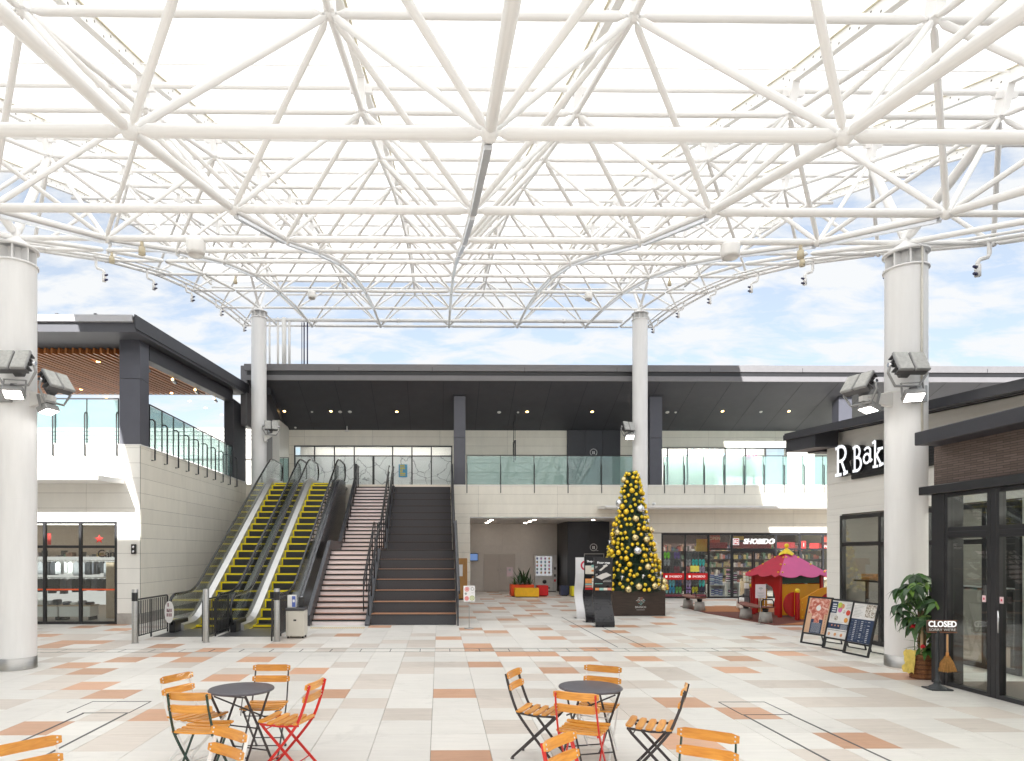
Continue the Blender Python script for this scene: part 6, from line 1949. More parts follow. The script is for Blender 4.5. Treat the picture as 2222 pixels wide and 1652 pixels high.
def bistro_table(x, y, rz, label):
    t = thing('bistro_table', label, 'table', (x, y, 0), rz, 'round bistro tables')
    def L(mb, name, mm=M_iron): return build(mb, name, mm, t, local=True)
    L(MB().lathe([(.001, .692), (.292, .692), (.30, .696), (.302, .704), (.298, .711), (.285, .713), (.001, .7125)], (0, 0, 0), 48), 'table_top', M_ctop)
    for s_ in (-1, 1):
        L(MB().sweep([(s_ * .20, -.20, .69), (s_ * .20, .0, .35), (s_ * .20, .19, .012)], [(-.011, -.005), (.011, -.005), (.011, .005), (-.011, .005)], (1, 0, 0)), 'leg')
        L(MB().sweep([(s_ * .175, .20, .69), (s_ * .175, .0, .35), (s_ * .175, -.19, .012)], [(-.011, -.005), (.011, -.005), (.011, .005), (-.011, .005)], (1, 0, 0)), 'leg')
        for xx, yy in ((.20, .19), (.175, -.19)):
            L(MB().bbox(s_ * xx - .012, s_ * xx + .012, yy - .016, yy + .016, 0, .013, .003), 'foot_cap')
    for xx, yy, zz in ((.2, .135, .11), (.175, -.135, .11), (.2, .0, .35), (.2, -.195, .675), (.175, .195, .675)):
        L(MB().tube((-xx, yy, zz), (xx, yy, zz), .007, n=8), 'cross_rod')
    for s_ in (-1, 1):
        L(MB().bar((-.16 * s_, -.19, .66), (.16 * s_, .19, .40), .008, .014), 'brace')
    return t
g = ground(524, 1494, z=.71); bistro_table(g.x, g.y, math.radians(-22), 'round dark bistro table on the left, ringed by five chairs')
g = ground(1281, 1490, z=.71); bistro_table(g.x, g.y, math.radians(14), 'round dark bistro table on the right, with a red chair in front')
# ------------------------------------------------------------------ decorated tree in its brown planter
TC = Vector((6.2, 21.5, 0)); PL = .82
pb = thing('tree_planter', 'dark brown square wooden planter under the decorated tree', 'planter', (TC.x, TC.y, 0))
M_pwood = wood('planter_wood', (.030, .018, .013), (.055, .033, .024), rough=.5, scale=(1.5, 1.5, 12), coat=.1)
for nm, a in (('front_panel', (TC.x - PL, TC.x + PL, TC.y - PL, TC.y - PL + .04)), ('rear_panel', (TC.x - PL, TC.x + PL, TC.y + PL - .04, TC.y + PL)),
              ('side_panel', (TC.x - PL, TC.x - PL + .04, TC.y - PL + .041, TC.y + PL - .041)), ('side_panel', (TC.x + PL - .04, TC.x + PL, TC.y - PL + .041, TC.y + PL - .041))):
    build(MB().bbox(*a, 0.002, .77, .006), nm, M_pwood, pb)
build(MB().box(TC.x - PL + .045, TC.x + PL - .045, TC.y - PL + .045, TC.y + PL - .045, .6, .66), 'inner_board', M_black, pb)
lx, ly, lz = at(1390, 1310, TC.y - PL).x, TC.y - PL - .003, 0
zc = at(1390, 1306, TC.y - PL).z
dash_m = [mat('logo_teal', (.25, .5, .48), .5), mat('logo_coral', (.7, .28, .22), .5), mat('logo_white', (.7, .7, .68), .5)]
b_ = MB(); rr = random.Random(5)
for r, n in enumerate((2, 3, 4, 3, 2, 1)):
    for q in range(n):
        b_.cur = rr.randrange(3)
        x = lx + (q - (n - 1) / 2) * .075 + .01 * (r % 2)
        b_.box(x - .03, x + .03, ly - .002, ly + .002, zc + .11 - r * .042, zc + .125 - r * .042)
lgp = build(b_, 'logo_dashes', dash_m, pb)
text('planter_lettering', 'BRANCH', .085, .001, MATS['logo_white'], pb, Matrix.Translation(Vector((lx, ly, zc - .17)) - Vector(pb.location)))
build(MB().box(lx - .13, lx + .13, ly - .002, ly + .002, zc - .262, zc - .245), 'logo_dashes', mat('logo_fine_print', (.3, .28, .27), .5), pb)

tree = thing('christmas_tree', 'tall dark green conical tree covered with gold and silver baubles', 'tree', (TC.x, TC.y, .66))
ZB, ZT = .72, 4.56
def rad(z):
    k = [(.6, 1.10), (.75, 1.12), (1.3, .95), (1.95, .77), (2.7, .59), (3.46, .43), (4.0, .33), (4.37, .25), (4.56, .15), (4.7, .05)]
    for (z0, r0), (z1, r1) in zip(k[:-1], k[1:]):
        if z <= z1: return r0 + (r1 - r0) * max(0, z - z0) / (z1 - z0)
    return .05
build(MB().tube((TC.x, TC.y, .661), (TC.x, TC.y, 4.3), .09, .03, n=10), 'trunk', mat('bark', (.05, .035, .025), .9, bump=.5), tree)
M_needle = mat('needles', (.018, .050, .024), .55, var=.45, scale=9, objvar=.0)
M_needle2 = mat('needles_light', (.035, .085, .035), .55, var=.4, scale=9)
# branches as sprays of needles around twigs: joined foliage masses, one per tier
rr = random.Random(21)
tiers = 9
for ti in range(tiers):
    b_ = MB()
    za, zb = ZB + (ZT - ZB) * ti / tiers, ZB + (ZT - ZB) * (ti + 1) / tiers
    nb = int(34 + 230 * (rad((za + zb) / 2) / 1.3))
    for k in range(nb):
        z = rr.uniform(za, zb); a = rr.uniform(0, 2 * math.pi); R = rad(z) * (rr.uniform(.80, 1.0) if rr.random() < .85 else rr.uniform(1.0, 1.10))
        if rr.random() < .3: R *= rr.uniform(.55, .9)
        u = Vector((math.cos(a), math.sin(a), 0))
        d = (u + Vector((rr.uniform(-.35, .35), rr.uniform(-.35, .35), rr.uniform(-.5, .35)))).normalized()
        L_ = rr.uniform(.14, .36) * (1 if ti < 7 else .7)
        tip = Vector((TC.x, TC.y, z)) + u * R
        base = tip - d * L_
        side = d.orthogonal().normalized()
        b_.cur = 1 if rr.random() < .28 else 0
        for q in range(11):
            t = .15 + .85 * q / 10
            c = base + d * L_ * t
            w = Matrix.Rotation(rr.uniform(0, 6.28), 3, d) @ side
            nl = rr.uniform(.05, .085) * (1.1 - .45 * t)
            e = c + w * nl + d * nl * .8
            s2 = d.cross(w) * .0075
            b_._add([c - s2, c + s2, e], [(0, 1, 2)])
            w = -w
            e = c + w * nl + d * nl * .8
            b_._add([c - s2, c + s2, e], [(0, 1, 2)])
        b_._add([base - side * .006, base + side * .006, tip + d * .04], [(0, 1, 2)])
    # dark inner body so that only small gaps show through
    b_.cur = 0
    ri = [(rad(za) * .74, za - ZB * 0), (rad((za + zb) / 2) * .70, (za + zb) / 2), (rad(zb) * .72, zb)]
    n_ = 26; vs = []
    for (r_, z_) in ri:
        for q in range(n_):
            jr = r_ * rr.uniform(.82, 1.12)
            vs.append((TC.x + jr * math.cos(2 * math.pi * q / n_), TC.y + jr * math.sin(2 * math.pi * q / n_), z_ + rr.uniform(-.03, .03)))
    b_._add(vs, [(j * n_ + q, j * n_ + (q + 1) % n_, (j + 1) * n_ + (q + 1) % n_, (j + 1) * n_ + q) for j in range(2) for q in range(n_)])
    o = build(b_, 'crown', [M_needle, M_needle2], tree)
M_gold = mat('bauble_gold', (.92, .62, .05), .25, metal=.6, var=.05)
M_gold2 = mat('bauble_pale_gold', (.80, .66, .34), .25, metal=.8, var=.08, scale=25)
M_matgold = mat('bauble_matt_yellow', (.88, .66, .03), .42, var=.05)
M_silver = mat('bauble_silver', (.78, .80, .82), .2, metal=.85, var=.05)
def bauble_mesh(r, m_, drop=False):
    b_ = MB()
    if drop:
        b_.lathe([(.001, -r * 2.0), (r * .25, -r * 1.4), (r * .55, -r * .5), (r * .6, 0), (r * .35, r * .6), (.001, r * .8)], (0, 0, 0), 10)
        for a in range(3):
            t = a * 2.09; b_.tube((0, 0, r * .2), (r * 1.1 * math.cos(t), r * 1.1 * math.sin(t), r * .5), r * .22, r * .08, n=6)
    else:
        b_.sphere((0, 0, 0), r, 14, 10); b_.tube((0, 0, r * .95), (0, 0, r * 1.2), r * .18, n=8)
    return b_.mesh('bauble', m_)
KINDS = [(bauble_mesh(.052, M_matgold), 'small matt yellow bauble hanging on the decorated tree', 118), (bauble_mesh(.060, M_gold), 'small shiny gold bauble hanging on the decorated tree', 108),
         (bauble_mesh(.088, M_gold), 'large shiny gold bauble hanging on the decorated tree', 26), (bauble_mesh(.105, M_gold2), 'large pale gold bauble hanging on the decorated tree', 14),
         (bauble_mesh(.125, M_silver), 'large silver bauble hanging on the decorated tree', 6), (bauble_mesh(.062, M_silver, True), 'silver drop ornament hanging on the decorated tree', 10)]
placed = []
rr = random.Random(77)
def hang(me, lab, r, top=False):
    for tries in range(60):
        t = 1 - math.sqrt(rr.random()) * .985
        if top: t = rr.uniform(.90, 1.0)
        z = ZB + .03 + (ZT - ZB - .03) * t
        a = rr.uniform(-math.pi * 1.02, math.pi * .02)       # the sides one can see from the plaza
        if rr.random() < .12: a = rr.uniform(0, math.pi)
        R = rad(z) * rr.uniform(.93, 1.02)
        p = Vector((TC.x + R * math.cos(a), TC.y + R * math.sin(a), z))
        if all((p - q).length > (r + s_) * 1.12 for q, s_ in placed):
            break
    placed.append((p, r))
    o = bpy.data.objects.new('bauble', me); col.objects.link(o); o.location = p
    o.rotation_euler = (rr.uniform(-.3, .3), rr.uniform(-.3, .3), rr.uniform(0, 6.28))
    tag(o, lab, 'bauble', 'baubles on the tree')
for me, lab, n in KINDS[::-1]:
    r = max(v.co.length for v in me.vertices) * .85
    for i in range(n): hang(me, lab, r, r < .08 and i < 9)

# ------------------------------------------------------------------ wavy information panels
def wavy(xl, xr, Y, H, m_, label, ph=0.0):
    w = thing('information_panel', label, 'sign', ((xl + xr) / 2, Y, 0), 0, 'wavy information panels')
    prof = []
    n = 26
    for i in range(n + 1):
        t = i / n; z = t * H
        y = .19 * math.sin((1 - t / .56) * math.pi * 1.5 + .4) * (1 if t < .56 else 0)
        if t >= .56: y = .19 * math.sin(.4) * max(0, 1 - (t - .56) * 6)
        prof.append((Y + y, z + .002))
    th = .035
    pts = prof + [(y + th, z) for y, z in prof[::-1]]
    vs_ = MB(); vs_.prism(pts, 'x', xl, xr)
    build(vs_, 'curved_board', m_, w)
    build(MB().box(xl - .02, xr + .02, Y - .05, Y + .20, 0.0005, .004), 'foot_plate', M_black, w)
    return w
M_gblack = mat('panel_black', (.016, .016, .020), .28, var=.06)
M_gwhite = mat('panel_white', (.78, .78, .80), .35, var=.02)
def flat(parent, x0, x1, y, z0, z1, m_, name='print'):
    return build(MB().box(x0, x1, y - .003, y - .001, z0, z1), name, m_, parent)
def rel(parent): return Vector(parent.location)
YA = 17.75
xl, xr = at(1289, 1250, YA).x, at(1330, 1250, YA).x
wa = wavy(xl, xr, YA, 1.84, M_gblack, 'front black wavy floor map panel before the tree planter')
wd = xr - xl
text('print', 'Floor map', .082, .001, M_wht, wa, T((xl + xr) / 2 - rel(wa).x, -.006, 1.70))
text('print', '2F', .07, .001, M_ring, wa, T(xl + .06 - rel(wa).x, -.006, 1.58))
text('print', '1F', .07, .001, M_ring, wa, T(xl + .06 - rel(wa).x, -.006, 1.38))
b_ = MB()
def poly3(pts): b_._add([(xl + wd * u, YA - .004, z) for u, z in pts], [tuple(range(len(pts)))])
poly3([(.25, 1.50), (.36, 1.48), (.60, 1.58), (.74, 1.62), (.66, 1.66), (.46, 1.62), (.5, 1.60)])
poly3([(.08, 1.32), (.40, 1.25), (.92, 1.37), (.66, 1.44), (.44, 1.41)])
for q in range(9): b_.box(xl + wd * (.48 + q * .05), xl + wd * (.51 + q * .05), YA - .005, YA - .002, 1.19 + (q % 2) * .0, 1.205)
for q in range(8): b_.box(xl + wd * (.52 + q * .05), xl + wd * (.55 + q * .05), YA - .005, YA - .002, 1.225, 1.24)
build(b_, 'map_print', mat('map_grey', (.62, .60, .58), .5), wa)
flat(wa, xl + wd * .05, xl + wd * .45, YA, 1.135, 1.15, MATS['logo_teal'])
for q, mm in enumerate((mat('print_orange', (.75, .3, .1), .5), MATS['logo_teal'], mat('print_cream', (.72, .68, .6), .5), MATS['logo_coral'])):
    flat(wa, xl + wd * (.06 + q * .22), xl + wd * (.27 + q * .22), YA, .965, 1.03, mm)
YB = 18.9
xl2, xr2 = at(1268, 1250, YB).x, at(1268, 1250, YB).x + .5
wb = wavy(xl2, xr2, YB, 1.86, M_gblack, 'middle black wavy shop information panel behind the floor map panel')
wd2 = xr2 - xl2
text('print', 'Shop info', .082, .001, M_wht, wb, T(xl2 + wd2 * .45 - rel(wb).x, -.006, 1.72))
flat(wb, xl2 + wd2 * .05, xl2 + wd2 * .9, YB, 1.36, 1.60, mat('print_cream', (.72, .68, .6), .5))
for (u0, u1, z0, z1, mm) in ((.4, .9, 1.55, 1.62, 'logo_teal'), (.4, .7, 1.43, 1.48, 'print_orange'), (.05, .42, 1.10, 1.23, 'print_orange'), (.05, .42, 1.05, 1.09, 'logo_teal'), (.43, .9, 1.15, 1.28, 'print_cream'), (.43, .9, 1.24, 1.29, 'print_orange'), (.05, .9, .92, .96, 'banner_red'), (.05, .42, .98, 1.04, 'logo_coral'), (.43, .9, .97, 1.14, 'print_cream')):
    build(MB().box(xl2 + wd2 * u0, xl2 + wd2 * u1, YB - .0052, YB - .0035, z0, z1), 'print', MATS[mm], wb)
YC = 20.0
xl3 = at(1249, 1250, YC).x
wc = wavy(xl3, xl3 + .52, YC, 1.82, M_gwhite, 'white wavy panel with red letter C, rearmost of the three')
b_ = MB(); cxx = xl3 + .30; n = 20
ring_pts = [(cxx + r_ * math.cos(math.radians(40 + 280 * i / n)), 1.58 + r_ * math.sin(math.radians(40 + 280 * i / n))) for r_ in (.15, .10) for i in range(n + 1)]
b_._add([(x, YC - .004, z) for x, z in ring_pts], [(i, i + 1, n + 2 + i, n + 1 + i) for i in range(n)])
build(b_, 'red_letter', mat('red_print', (.62, .03, .08), .5), wc)
for i in range(9):
    flat(wc, xl3 + .10, xl3 + .10 + RND.uniform(.2, .35), YC, 1.34 - i * .055, 1.345 - i * .055, M_ring, 'print_line')

# ------------------------------------------------------------------ things in the passage
va = at(1160, 1280, 33.3); vb = at(1207, 1280, 33.3)
vm_ = thing('vending_machine', 'white vending machine with rows of drinks in the passage', 'vending machine', ((va.x + vb.x) / 2, 33.3, 0))
VH = 1.83
build(MB().bbox(va.x, vb.x, 33.1, 33.66, .03, VH, .02), 'cabinet', mat('vending_white', (.62, .61, .60), .35), vm_)
build(MB().box(va.x + .05, vb.x - .05, 33.12, 33.6, .001, .03), 'plinth', M_black, vm_)
w_ = (vb.x - va.x)
win = build(MB().box(va.x + .03, va.x + w_ * .77, 33.094, 33.099, .80, 1.76), 'display_window', emission('vending_glow', (.95, .97, 1.0), .22), vm_)
rr = random.Random(4)
cups = [mat('cup_%d' % i, c, .4) for i, c in enumerate([(.45, .08, .06), (.08, .1, .3), (.5, .3, .08), (.06, .2, .1), (.3, .1, .25), (.25, .12, .05), (.1, .25, .4)])]
for r in range(5):
    for q in range(4):
        x = va.x + .10 + q * (w_ * .77 - .12) / 3.6; z = .90 + r * .175
        build(MB().lathe([(.035, 0), (.05, .10), (.001, .10)], (x, 33.085, z), 10), 'drink_sample', rr.choice(cups), win)
build(MB().lathe([(.10, 0), (.10, .02), (.001, .02)], (0, 0, 0), 20), 'dial', M_black, vm_, local=True).matrix_local = T(-.08, -.212, .5) @ Matrix.Rotation(math.radians(90), 4, 'X')
build(MB().box(va.x + .08, vb.x - .35, 33.09, 33.099, .16, .22), 'dispense_slot', M_black, vm_)
build(MB().box(vb.x - .19, vb.x - .185, 33.095, 33.099, .05, VH - .03), 'panel_gap', M_black, vm_)
for z, mm in ((1.1, M_black), (.75, M_black), (.5, M_red)):
    build(MB().bbox(vb.x - .14, vb.x - .06, 33.085, 33.099, z, z + .12, .004), 'coin_unit', mm, vm_)
def planter_box(x0, x1, y0, y1, h, m_, label, m2=None):
    p = thing('flower_box', label, 'planter', ((x0 + x1) / 2, (y0 + y1) / 2, 0), 0, 'coloured flower boxes')
    t = .05
    for a in ((x0, x1, y0, y0 + t), (x0, x1, y1 - t, y1)):
        build(MB().bbox(*a, .04, h, .006), 'long_panel', m_, p)
    for a in ((x0, x0 + t, y0 + t + .001, y1 - t - .001), (x1 - t, x1, y0 + t + .001, y1 - t - .001)):
        build(MB().bbox(*a, .04, h, .006), 'end_panel', m2 or m_, p)
    build(MB().box(x0 + t, x1 - t, y0 + t, y1 - t, h - .09, h - .05), 'soil', mat('soil', (.04, .03, .02), .95), p)
    build(MB().box(x0 + .05, x1 - .05, y0 + .05, y1 - .05, 0.001, .04), 'base', M_black, p)
a = ground(1118, 1297); b = ground(1165, 1297)
M_or = mat('box_orange', (.78, .08, .01), .45); M_ye = mat('box_yellow', (.82, .45, .01), .45); M_lime = mat('box_lime', (.70, .62, .02), .45); M_navy = mat('box_navy', (.03, .04, .09), .5)
planter_box(a.x, b.x + .1, 29.0, 29.45, .40, M_ye, 'yellow flower box in front of the orange one in the passage')
planter_box(a.x - .12, b.x - .05, 29.47, 30.2, .53, M_or, 'orange flower box holding the spiky plants')
planter_box(b.x + .13, b.x + .62, 29.7, 30.2, .48, mat('box_red', (.60, .01, .012), .45), 'red flower box right of the yellow one')
c_ = ground(1238, 1294)
planter_box(c_.x - .05, c_.x + .7, 29.3, 29.8, .46, M_lime, 'lime yellow flower box half hidden by the white wavy panel')
planter_box(c_.x - .42, c_.x - .07, 29.9, 30.4, .46, M_navy, 'dark navy flower box left of the lime one')
def leaf_mesh(l, w, bend, m_, fold=.25, n=5):
    b_ = MB(); vs = []; b_.smooth = True
    for i in range(n + 1):
        t = i / n; ww = w * math.sin(math.pi * (t ** .8) * .97 + .03) ; z = -bend * t * t * l
        vs += [(-ww, l * t, z + ww * fold), (0, l * t, z), (ww, l * t, z + ww * fold)]
    fs = []
    for i in range(n):
        a = i * 3
        fs += [(a, a + 1, a + 4, a + 3), (a + 1, a + 2, a + 5, a + 4)]
    b_._add(vs, fs, True)
    return b_.mesh('leaf', m_)
def spiky(x, y, z, n, lmin, lmax, label, m_, seed, spread=.5):
    p = thing('spiky_plant', label, 'plant', (x, y, z), 0, 'plants in the flower boxes')
    rr = random.Random(seed)
    mes = [leaf_mesh(1, .055, .25, m_), leaf_mesh(1, .04, .12, m_)]
    build(MB().lathe([(.04, 0), (.03, .05), (.001, .06)], (0, 0, 0), 8), 'stem', m_, p, local=True)
    for i in range(n):
        a = rr.uniform(0, 6.28); tilt = rr.uniform(.75, 1.5) if rr.random() < .6 else rr.uniform(.3, .9)
        s_ = rr.uniform(lmin, lmax) * (.6 + .4 * tilt / 1.5)
        inst('leaf', rr.choice(mes), p, Matrix.Rotation(a, 4, 'Z') @ T(0, rr.uniform(0, .1) * spread, .02) @ Matrix.Rotation(tilt, 4, 'X') @ Matrix.Diagonal((s_ * 1.3, s_, s_, 1)))
M_leafd = mat('leaf_dark', (.030, .075, .025), .4, var=.25, scale=8, objvar=.25)
M_leafm = mat('leaf_mid', (.055, .14, .03), .4, var=.25, scale=8, objvar=.25)
M_leafl = mat('leaf_light', (.13, .24, .035), .4, var=.25, scale=8, objvar=.25)
pm_x = (a.x - .12 + b.x - .05) / 2
for q, (dx, lm, lab) in enumerate(((-.33, .45, 'low spiky plant at the left end of the orange flower box'), (-.08, .85, 'tall spiky plant left of centre in the orange flower box'), (.14, .95, 'tallest spiky plant in the orange flower box'), (.36, .6, 'spiky plant at the right end of the orange flower box'))):
    spiky(pm_x + dx, 29.85, .47, 22, lm * .5, lm, lab, M_leafd if q else M_leafm, 30 + q)
spiky(c_.x + .3, 29.55, .40, 24, .15, .30, 'bright green plant in the lime flower box', M_leafl, 40)
# wall screen, wooden cupboard, sign stands
a = at(1021, 1201, 33.0); b = at(1039, 1218, 33.0)
scx = thing('wall_screen', 'small blue wall screen at the left of the passage', 'screen', (b.x, 33.6, (a.z + b.z) / 2))
build(MB().bbox(PASS[0] + .02, b.x, 33.55, 33.68, b.z, a.z, .01), 'case', M_black, scx)
build(MB().box(PASS[0] + .05, b.x - .03, 33.545, 33.549, b.z + .03, a.z - .03), 'display', emission('screen_blue', (.10, .16, .30), .7), scx)
a = at(994, 1308, 27.6); b = at(1014, 1214, 27.6)
cu = thing('wooden_cupboard', 'orange brown wooden cupboard beside the stepped seating', 'cupboard', ((a.x + b.x) / 2, 27.8, 0))
build(MB().bbox(a.x, b.x, 27.6, 28.2, .05, 1.72, .008), 'carcass', wood('cupboard_wood', (.42, .20, .05), (.52, .27, .08), scale=(12, 12, 1.2)), cu)
build(MB().box(a.x + .02, b.x - .02, 27.62, 28.18, 0.001, .05), 'plinth', M_black, cu)
build(MB().box(a.x + .0, a.x + .19, 27.594, 27.599, .98, 1.46), 'notice', M_gwhite, cu)
def sign_stand(px, py, w, z0, z1, Y_, label, prints, tilt=0.0, mpanel=None):
    g = ground(px, py)
    s_ = thing('sign_stand', label, 'sign', g, tilt, 'slim sign stands')
    build(MB().lathe([(.13, 0.001), (.13, .006), (.02, .012), (.012, .02)], (0, 0, 0), 20), 'foot_disc', M_steel, s_, local=True)
    build(MB().tube((0, 0, .015), (0, 0, z0 + .05), .009, n=8), 'pole', M_steel, s_, local=True)
    pn = build(MB().bbox(-w / 2, w / 2, -.022, -.010, z0, z1, .004), 'sign_board', mpanel or M_gwhite, s_, local=True)
    for kind, u, v, r, mm in prints:
        x = u * w; z = z0 + (z1 - z0) * v
        b_ = MB()
        if kind == 'disc':
            b_.prism([(x + r * math.cos(2 * math.pi * i / 16), z + r * math.sin(2 * math.pi * i / 16)) for i in range(16)], 'y', -.025, -.0225)
        elif kind == 'ring':
            n = 16; vs = [(x + q * r * math.cos(2 * math.pi * i / n), -.0245, z + q * r * math.sin(2 * math.pi * i / n)) for q in (1, .7) for i in range(n)]
            b_._add(vs, [(i, (i + 1) % n, n + (i + 1) % n, n + i) for i in range(n)])
        elif kind == 'arc':
            n = 10; vs = [(x + q * r * math.cos(math.radians(45 + 90 * i / n)), -.0245, z + q * r * math.sin(math.radians(45 + 90 * i / n))) for q in (1, .78 if r > .03 else .5) for i in range(n + 1)]
            b_._add(vs, [(i, i + 1, n + 2 + i, n + 1 + i) for i in range(n)])
        else:
            b_.box(x - r, x + r, -.025, -.0225, z - .004, z + .004)
        build(b_, 'print', mm, pn, local=True)
    return s_
M_pinkp = mat('print_pink', (.72, .25, .25), .5); M_olive = mat('print_olive', (.42, .48, .18), .5); M_gp = mat('print_grey', (.30, .32, .32), .5)
sign_stand(1018, 1364, .30, .70, 1.11, 17.3, 'slim stand with white card of red and green circles beside the stepped seating',
           [('ring', -.2, .78, .062, M_pinkp), ('disc', -.2, .78, .036, M_pinkp), ('ring', .28, .80, .045, M_gp), ('disc', -.3, .5, .03, M_gp), ('disc', -.22, .2, .058, M_pinkp), ('ring', .25, .22, .066, M_olive), ('disc', .25, .22, .04, mat('print_pale_green', (.6, .65, .4), .5)), ('line', .28, .55, .03, M_gp)], .06)
M_lav = mat('sign_lavender', (.66, .60, .64), .45, var=.05)
sign_stand(1650, 1355, .29, .72, 1.10, 18.3, 'slim stand with pale wifi notice in front of the benches',
           [('arc', 0, .55, .085, M_gp), ('arc', 0, .55, .06, M_gp), ('arc', 0, .55, .035, M_gp), ('disc', 0, .55, .008, M_gp), ('line', 0, .38, .09, M_gp), ('line', 0, .31, .06, M_gp), ('line', 0, .20, .09, M_gp), ('line', 0, .13, .08, M_gp), ('line', 0, .07, .05, M_gp)], 0, M_lav)
sign_stand(1106, 1292, .28, .86, 1.28, 30, 'slim stand with faded pink notice behind the flower boxes', [('disc', 0, .72, .06, M_gp), ('line', 0, .3, .08, M_pinkp)], 0, mat('sign_pink', (.55, .42, .45), .5))

# ------------------------------------------------------------------ play corner
rub = MB()
M_rub1 = mat('rubber_brown', (.16, .05, .035), .85, var=.2, scale=60, bump=.3, bscale=150); M_rub2 = mat('rubber_tan', (.42, .17, .065), .85, var=.2, scale=60, bump=.3, bscale=150)
mat_o = thing('play_mat', 'brown and orange rubber play mat under the playhouse', 'mat', (12, 20.5, 0))
poly_mat = [(9.05, 17.95), (16.5, 17.95), (16.5, 24.2), (8.75, 24.2), (8.62, 21.5)]
b_ = MB(); b_.prism(poly_mat, 'z', .0015, .012); build(b_, 'rubber_base', M_rub1, mat_o)
b_ = MB(); b_.prism([(9.2, 18.0), (16.4, 18.0), (16.4, 18.9), (12.0, 19.1), (10.2, 18.7)], 'z', .0122, .016); build(b_, 'tan_patch', M_rub2, mat_o)
b_ = MB(); b_.prism([(8.8, 22.0), (11.5, 21.7), (13, 22.4), (12, 24.1), (8.85, 24.1)], 'z', .0122, .016); build(b_, 'tan_patch', M_rub2, mat_o)
def bench(x, y0, y1, label):
    b = thing('bench', label, 'bench', (x, (y0 + y1) / 2, .012), 0, 'benches on the play mat')
    yc = (y0 + y1) / 2; L_ = (y1 - y0)
    m_ = mat('bench_rubber', (.23, .085, .06), .6, var=.1)
    n = 12; vs = []; sb = MB(); sb.smooth = True
    for i in range(n + 1):
        t = -1 + 2 * i / n
        w = .22 * (1 - .35 * abs(t) ** 3); z = .43 + .05 * abs(t) ** 2.2; th = .05 * (1 - .5 * abs(t) ** 3)
        y = yc + t * (L_ / 2 + .32)
        vs += [(x - w, y, z), (x + w, y, z), (x + w * .8, y, z - th), (x - w * .8, y, z - th)]
    sb._add(vs, [(i * 4 + k, (i + 1) * 4 + k, (i + 1) * 4 + (k + 1) % 4, i * 4 + (k + 1) % 4) for i in range(n) for k in range(4)] + [(3, 2, 1, 0), (n * 4, n * 4 + 1, n * 4 + 2, n * 4 + 3)], False)
    build(sb, 'seat', m_, b)
    for y in (y0, y1):
        build(MB().lathe([(.001, .012), (.19, .012), (.15, .30), (.001, .301)], (x, y, 0), 24), 'foot', M_conc, b)
        build(MB().tube((x, y, .302), (x, y, .395), .07, .09, n=12), 'neck', M_black, b)
        e = 1 if y > yc else -1
        yy = y + e * .12
        build(MB().path([(x - .17, yy, .44), (x - .17, yy, .60), (x - .13, yy, .66), (x + .13, yy, .66), (x + .17, yy, .60), (x + .17, yy, .44)], .016, 8), 'armrest', M_frame, b)
bench(8.78, 22.45, 23.5, 'terracotta bench on concrete feet, the farther one near the tree')
bench(9.15, 18.65, 19.85, 'terracotta bench on concrete feet beside the wifi notice')
ph = thing('playhouse', 'red and yellow playhouse with scalloped pink roof', 'playhouse', (10.25, 20.0, .012), math.radians(15))
A_, B_ = 1.52, 1.12
M_prd = mat('play_red', (.45, .012, .012), .35, var=.06); M_pyl = mat('play_yellow', (.80, .40, .012), .38, var=.05); M_ppk = mat('play_pink', (.66, .10, .29), .4, var=.05)
M_pgn = mat('play_green', (.012, .06, .035), .4); M_pyy = mat('play_bright_yellow', (.85, .62, .02), .35)
def P(mb, name, m_, par=None): return build(mb, name, m_, par or ph, local=True)
for (u, v) in ((0, 0), (A_, 0), (0, B_), (A_, B_)):
    P(MB().bbox(u - .05, u + .05, v - .05, v + .05, 0, 1.42, .01), 'post', M_prd)
P(MB().bbox(.06, A_ - .06, -.02, .02, .06, 1.0, .01), 'front_board', M_pyl)
P(MB().bbox(.06, A_ - .06, -.02, .02, 1.02, 1.26, .01), 'green_board', M_pgn)
P(MB().bbox(.06, A_ - .06, B_ - .02, B_ + .02, 1.02, 1.26, .01), 'green_board', M_pgn)
# side panels with rounded doorway
for u in (0, A_):
    pts = [(.06, .05), (.20, .05), (.22, .35), (.18, .62), (.30, .9), (.55, 1.0), (.85, .9), (.95, .62), (.92, .35), (.94, .05), (B_ - .06, .05), (B_ - .06, 1.25), (.06, 1.25)]
    P(MB().prism(pts, 'x', u - .018, u + .018), 'side_board', M_prd)
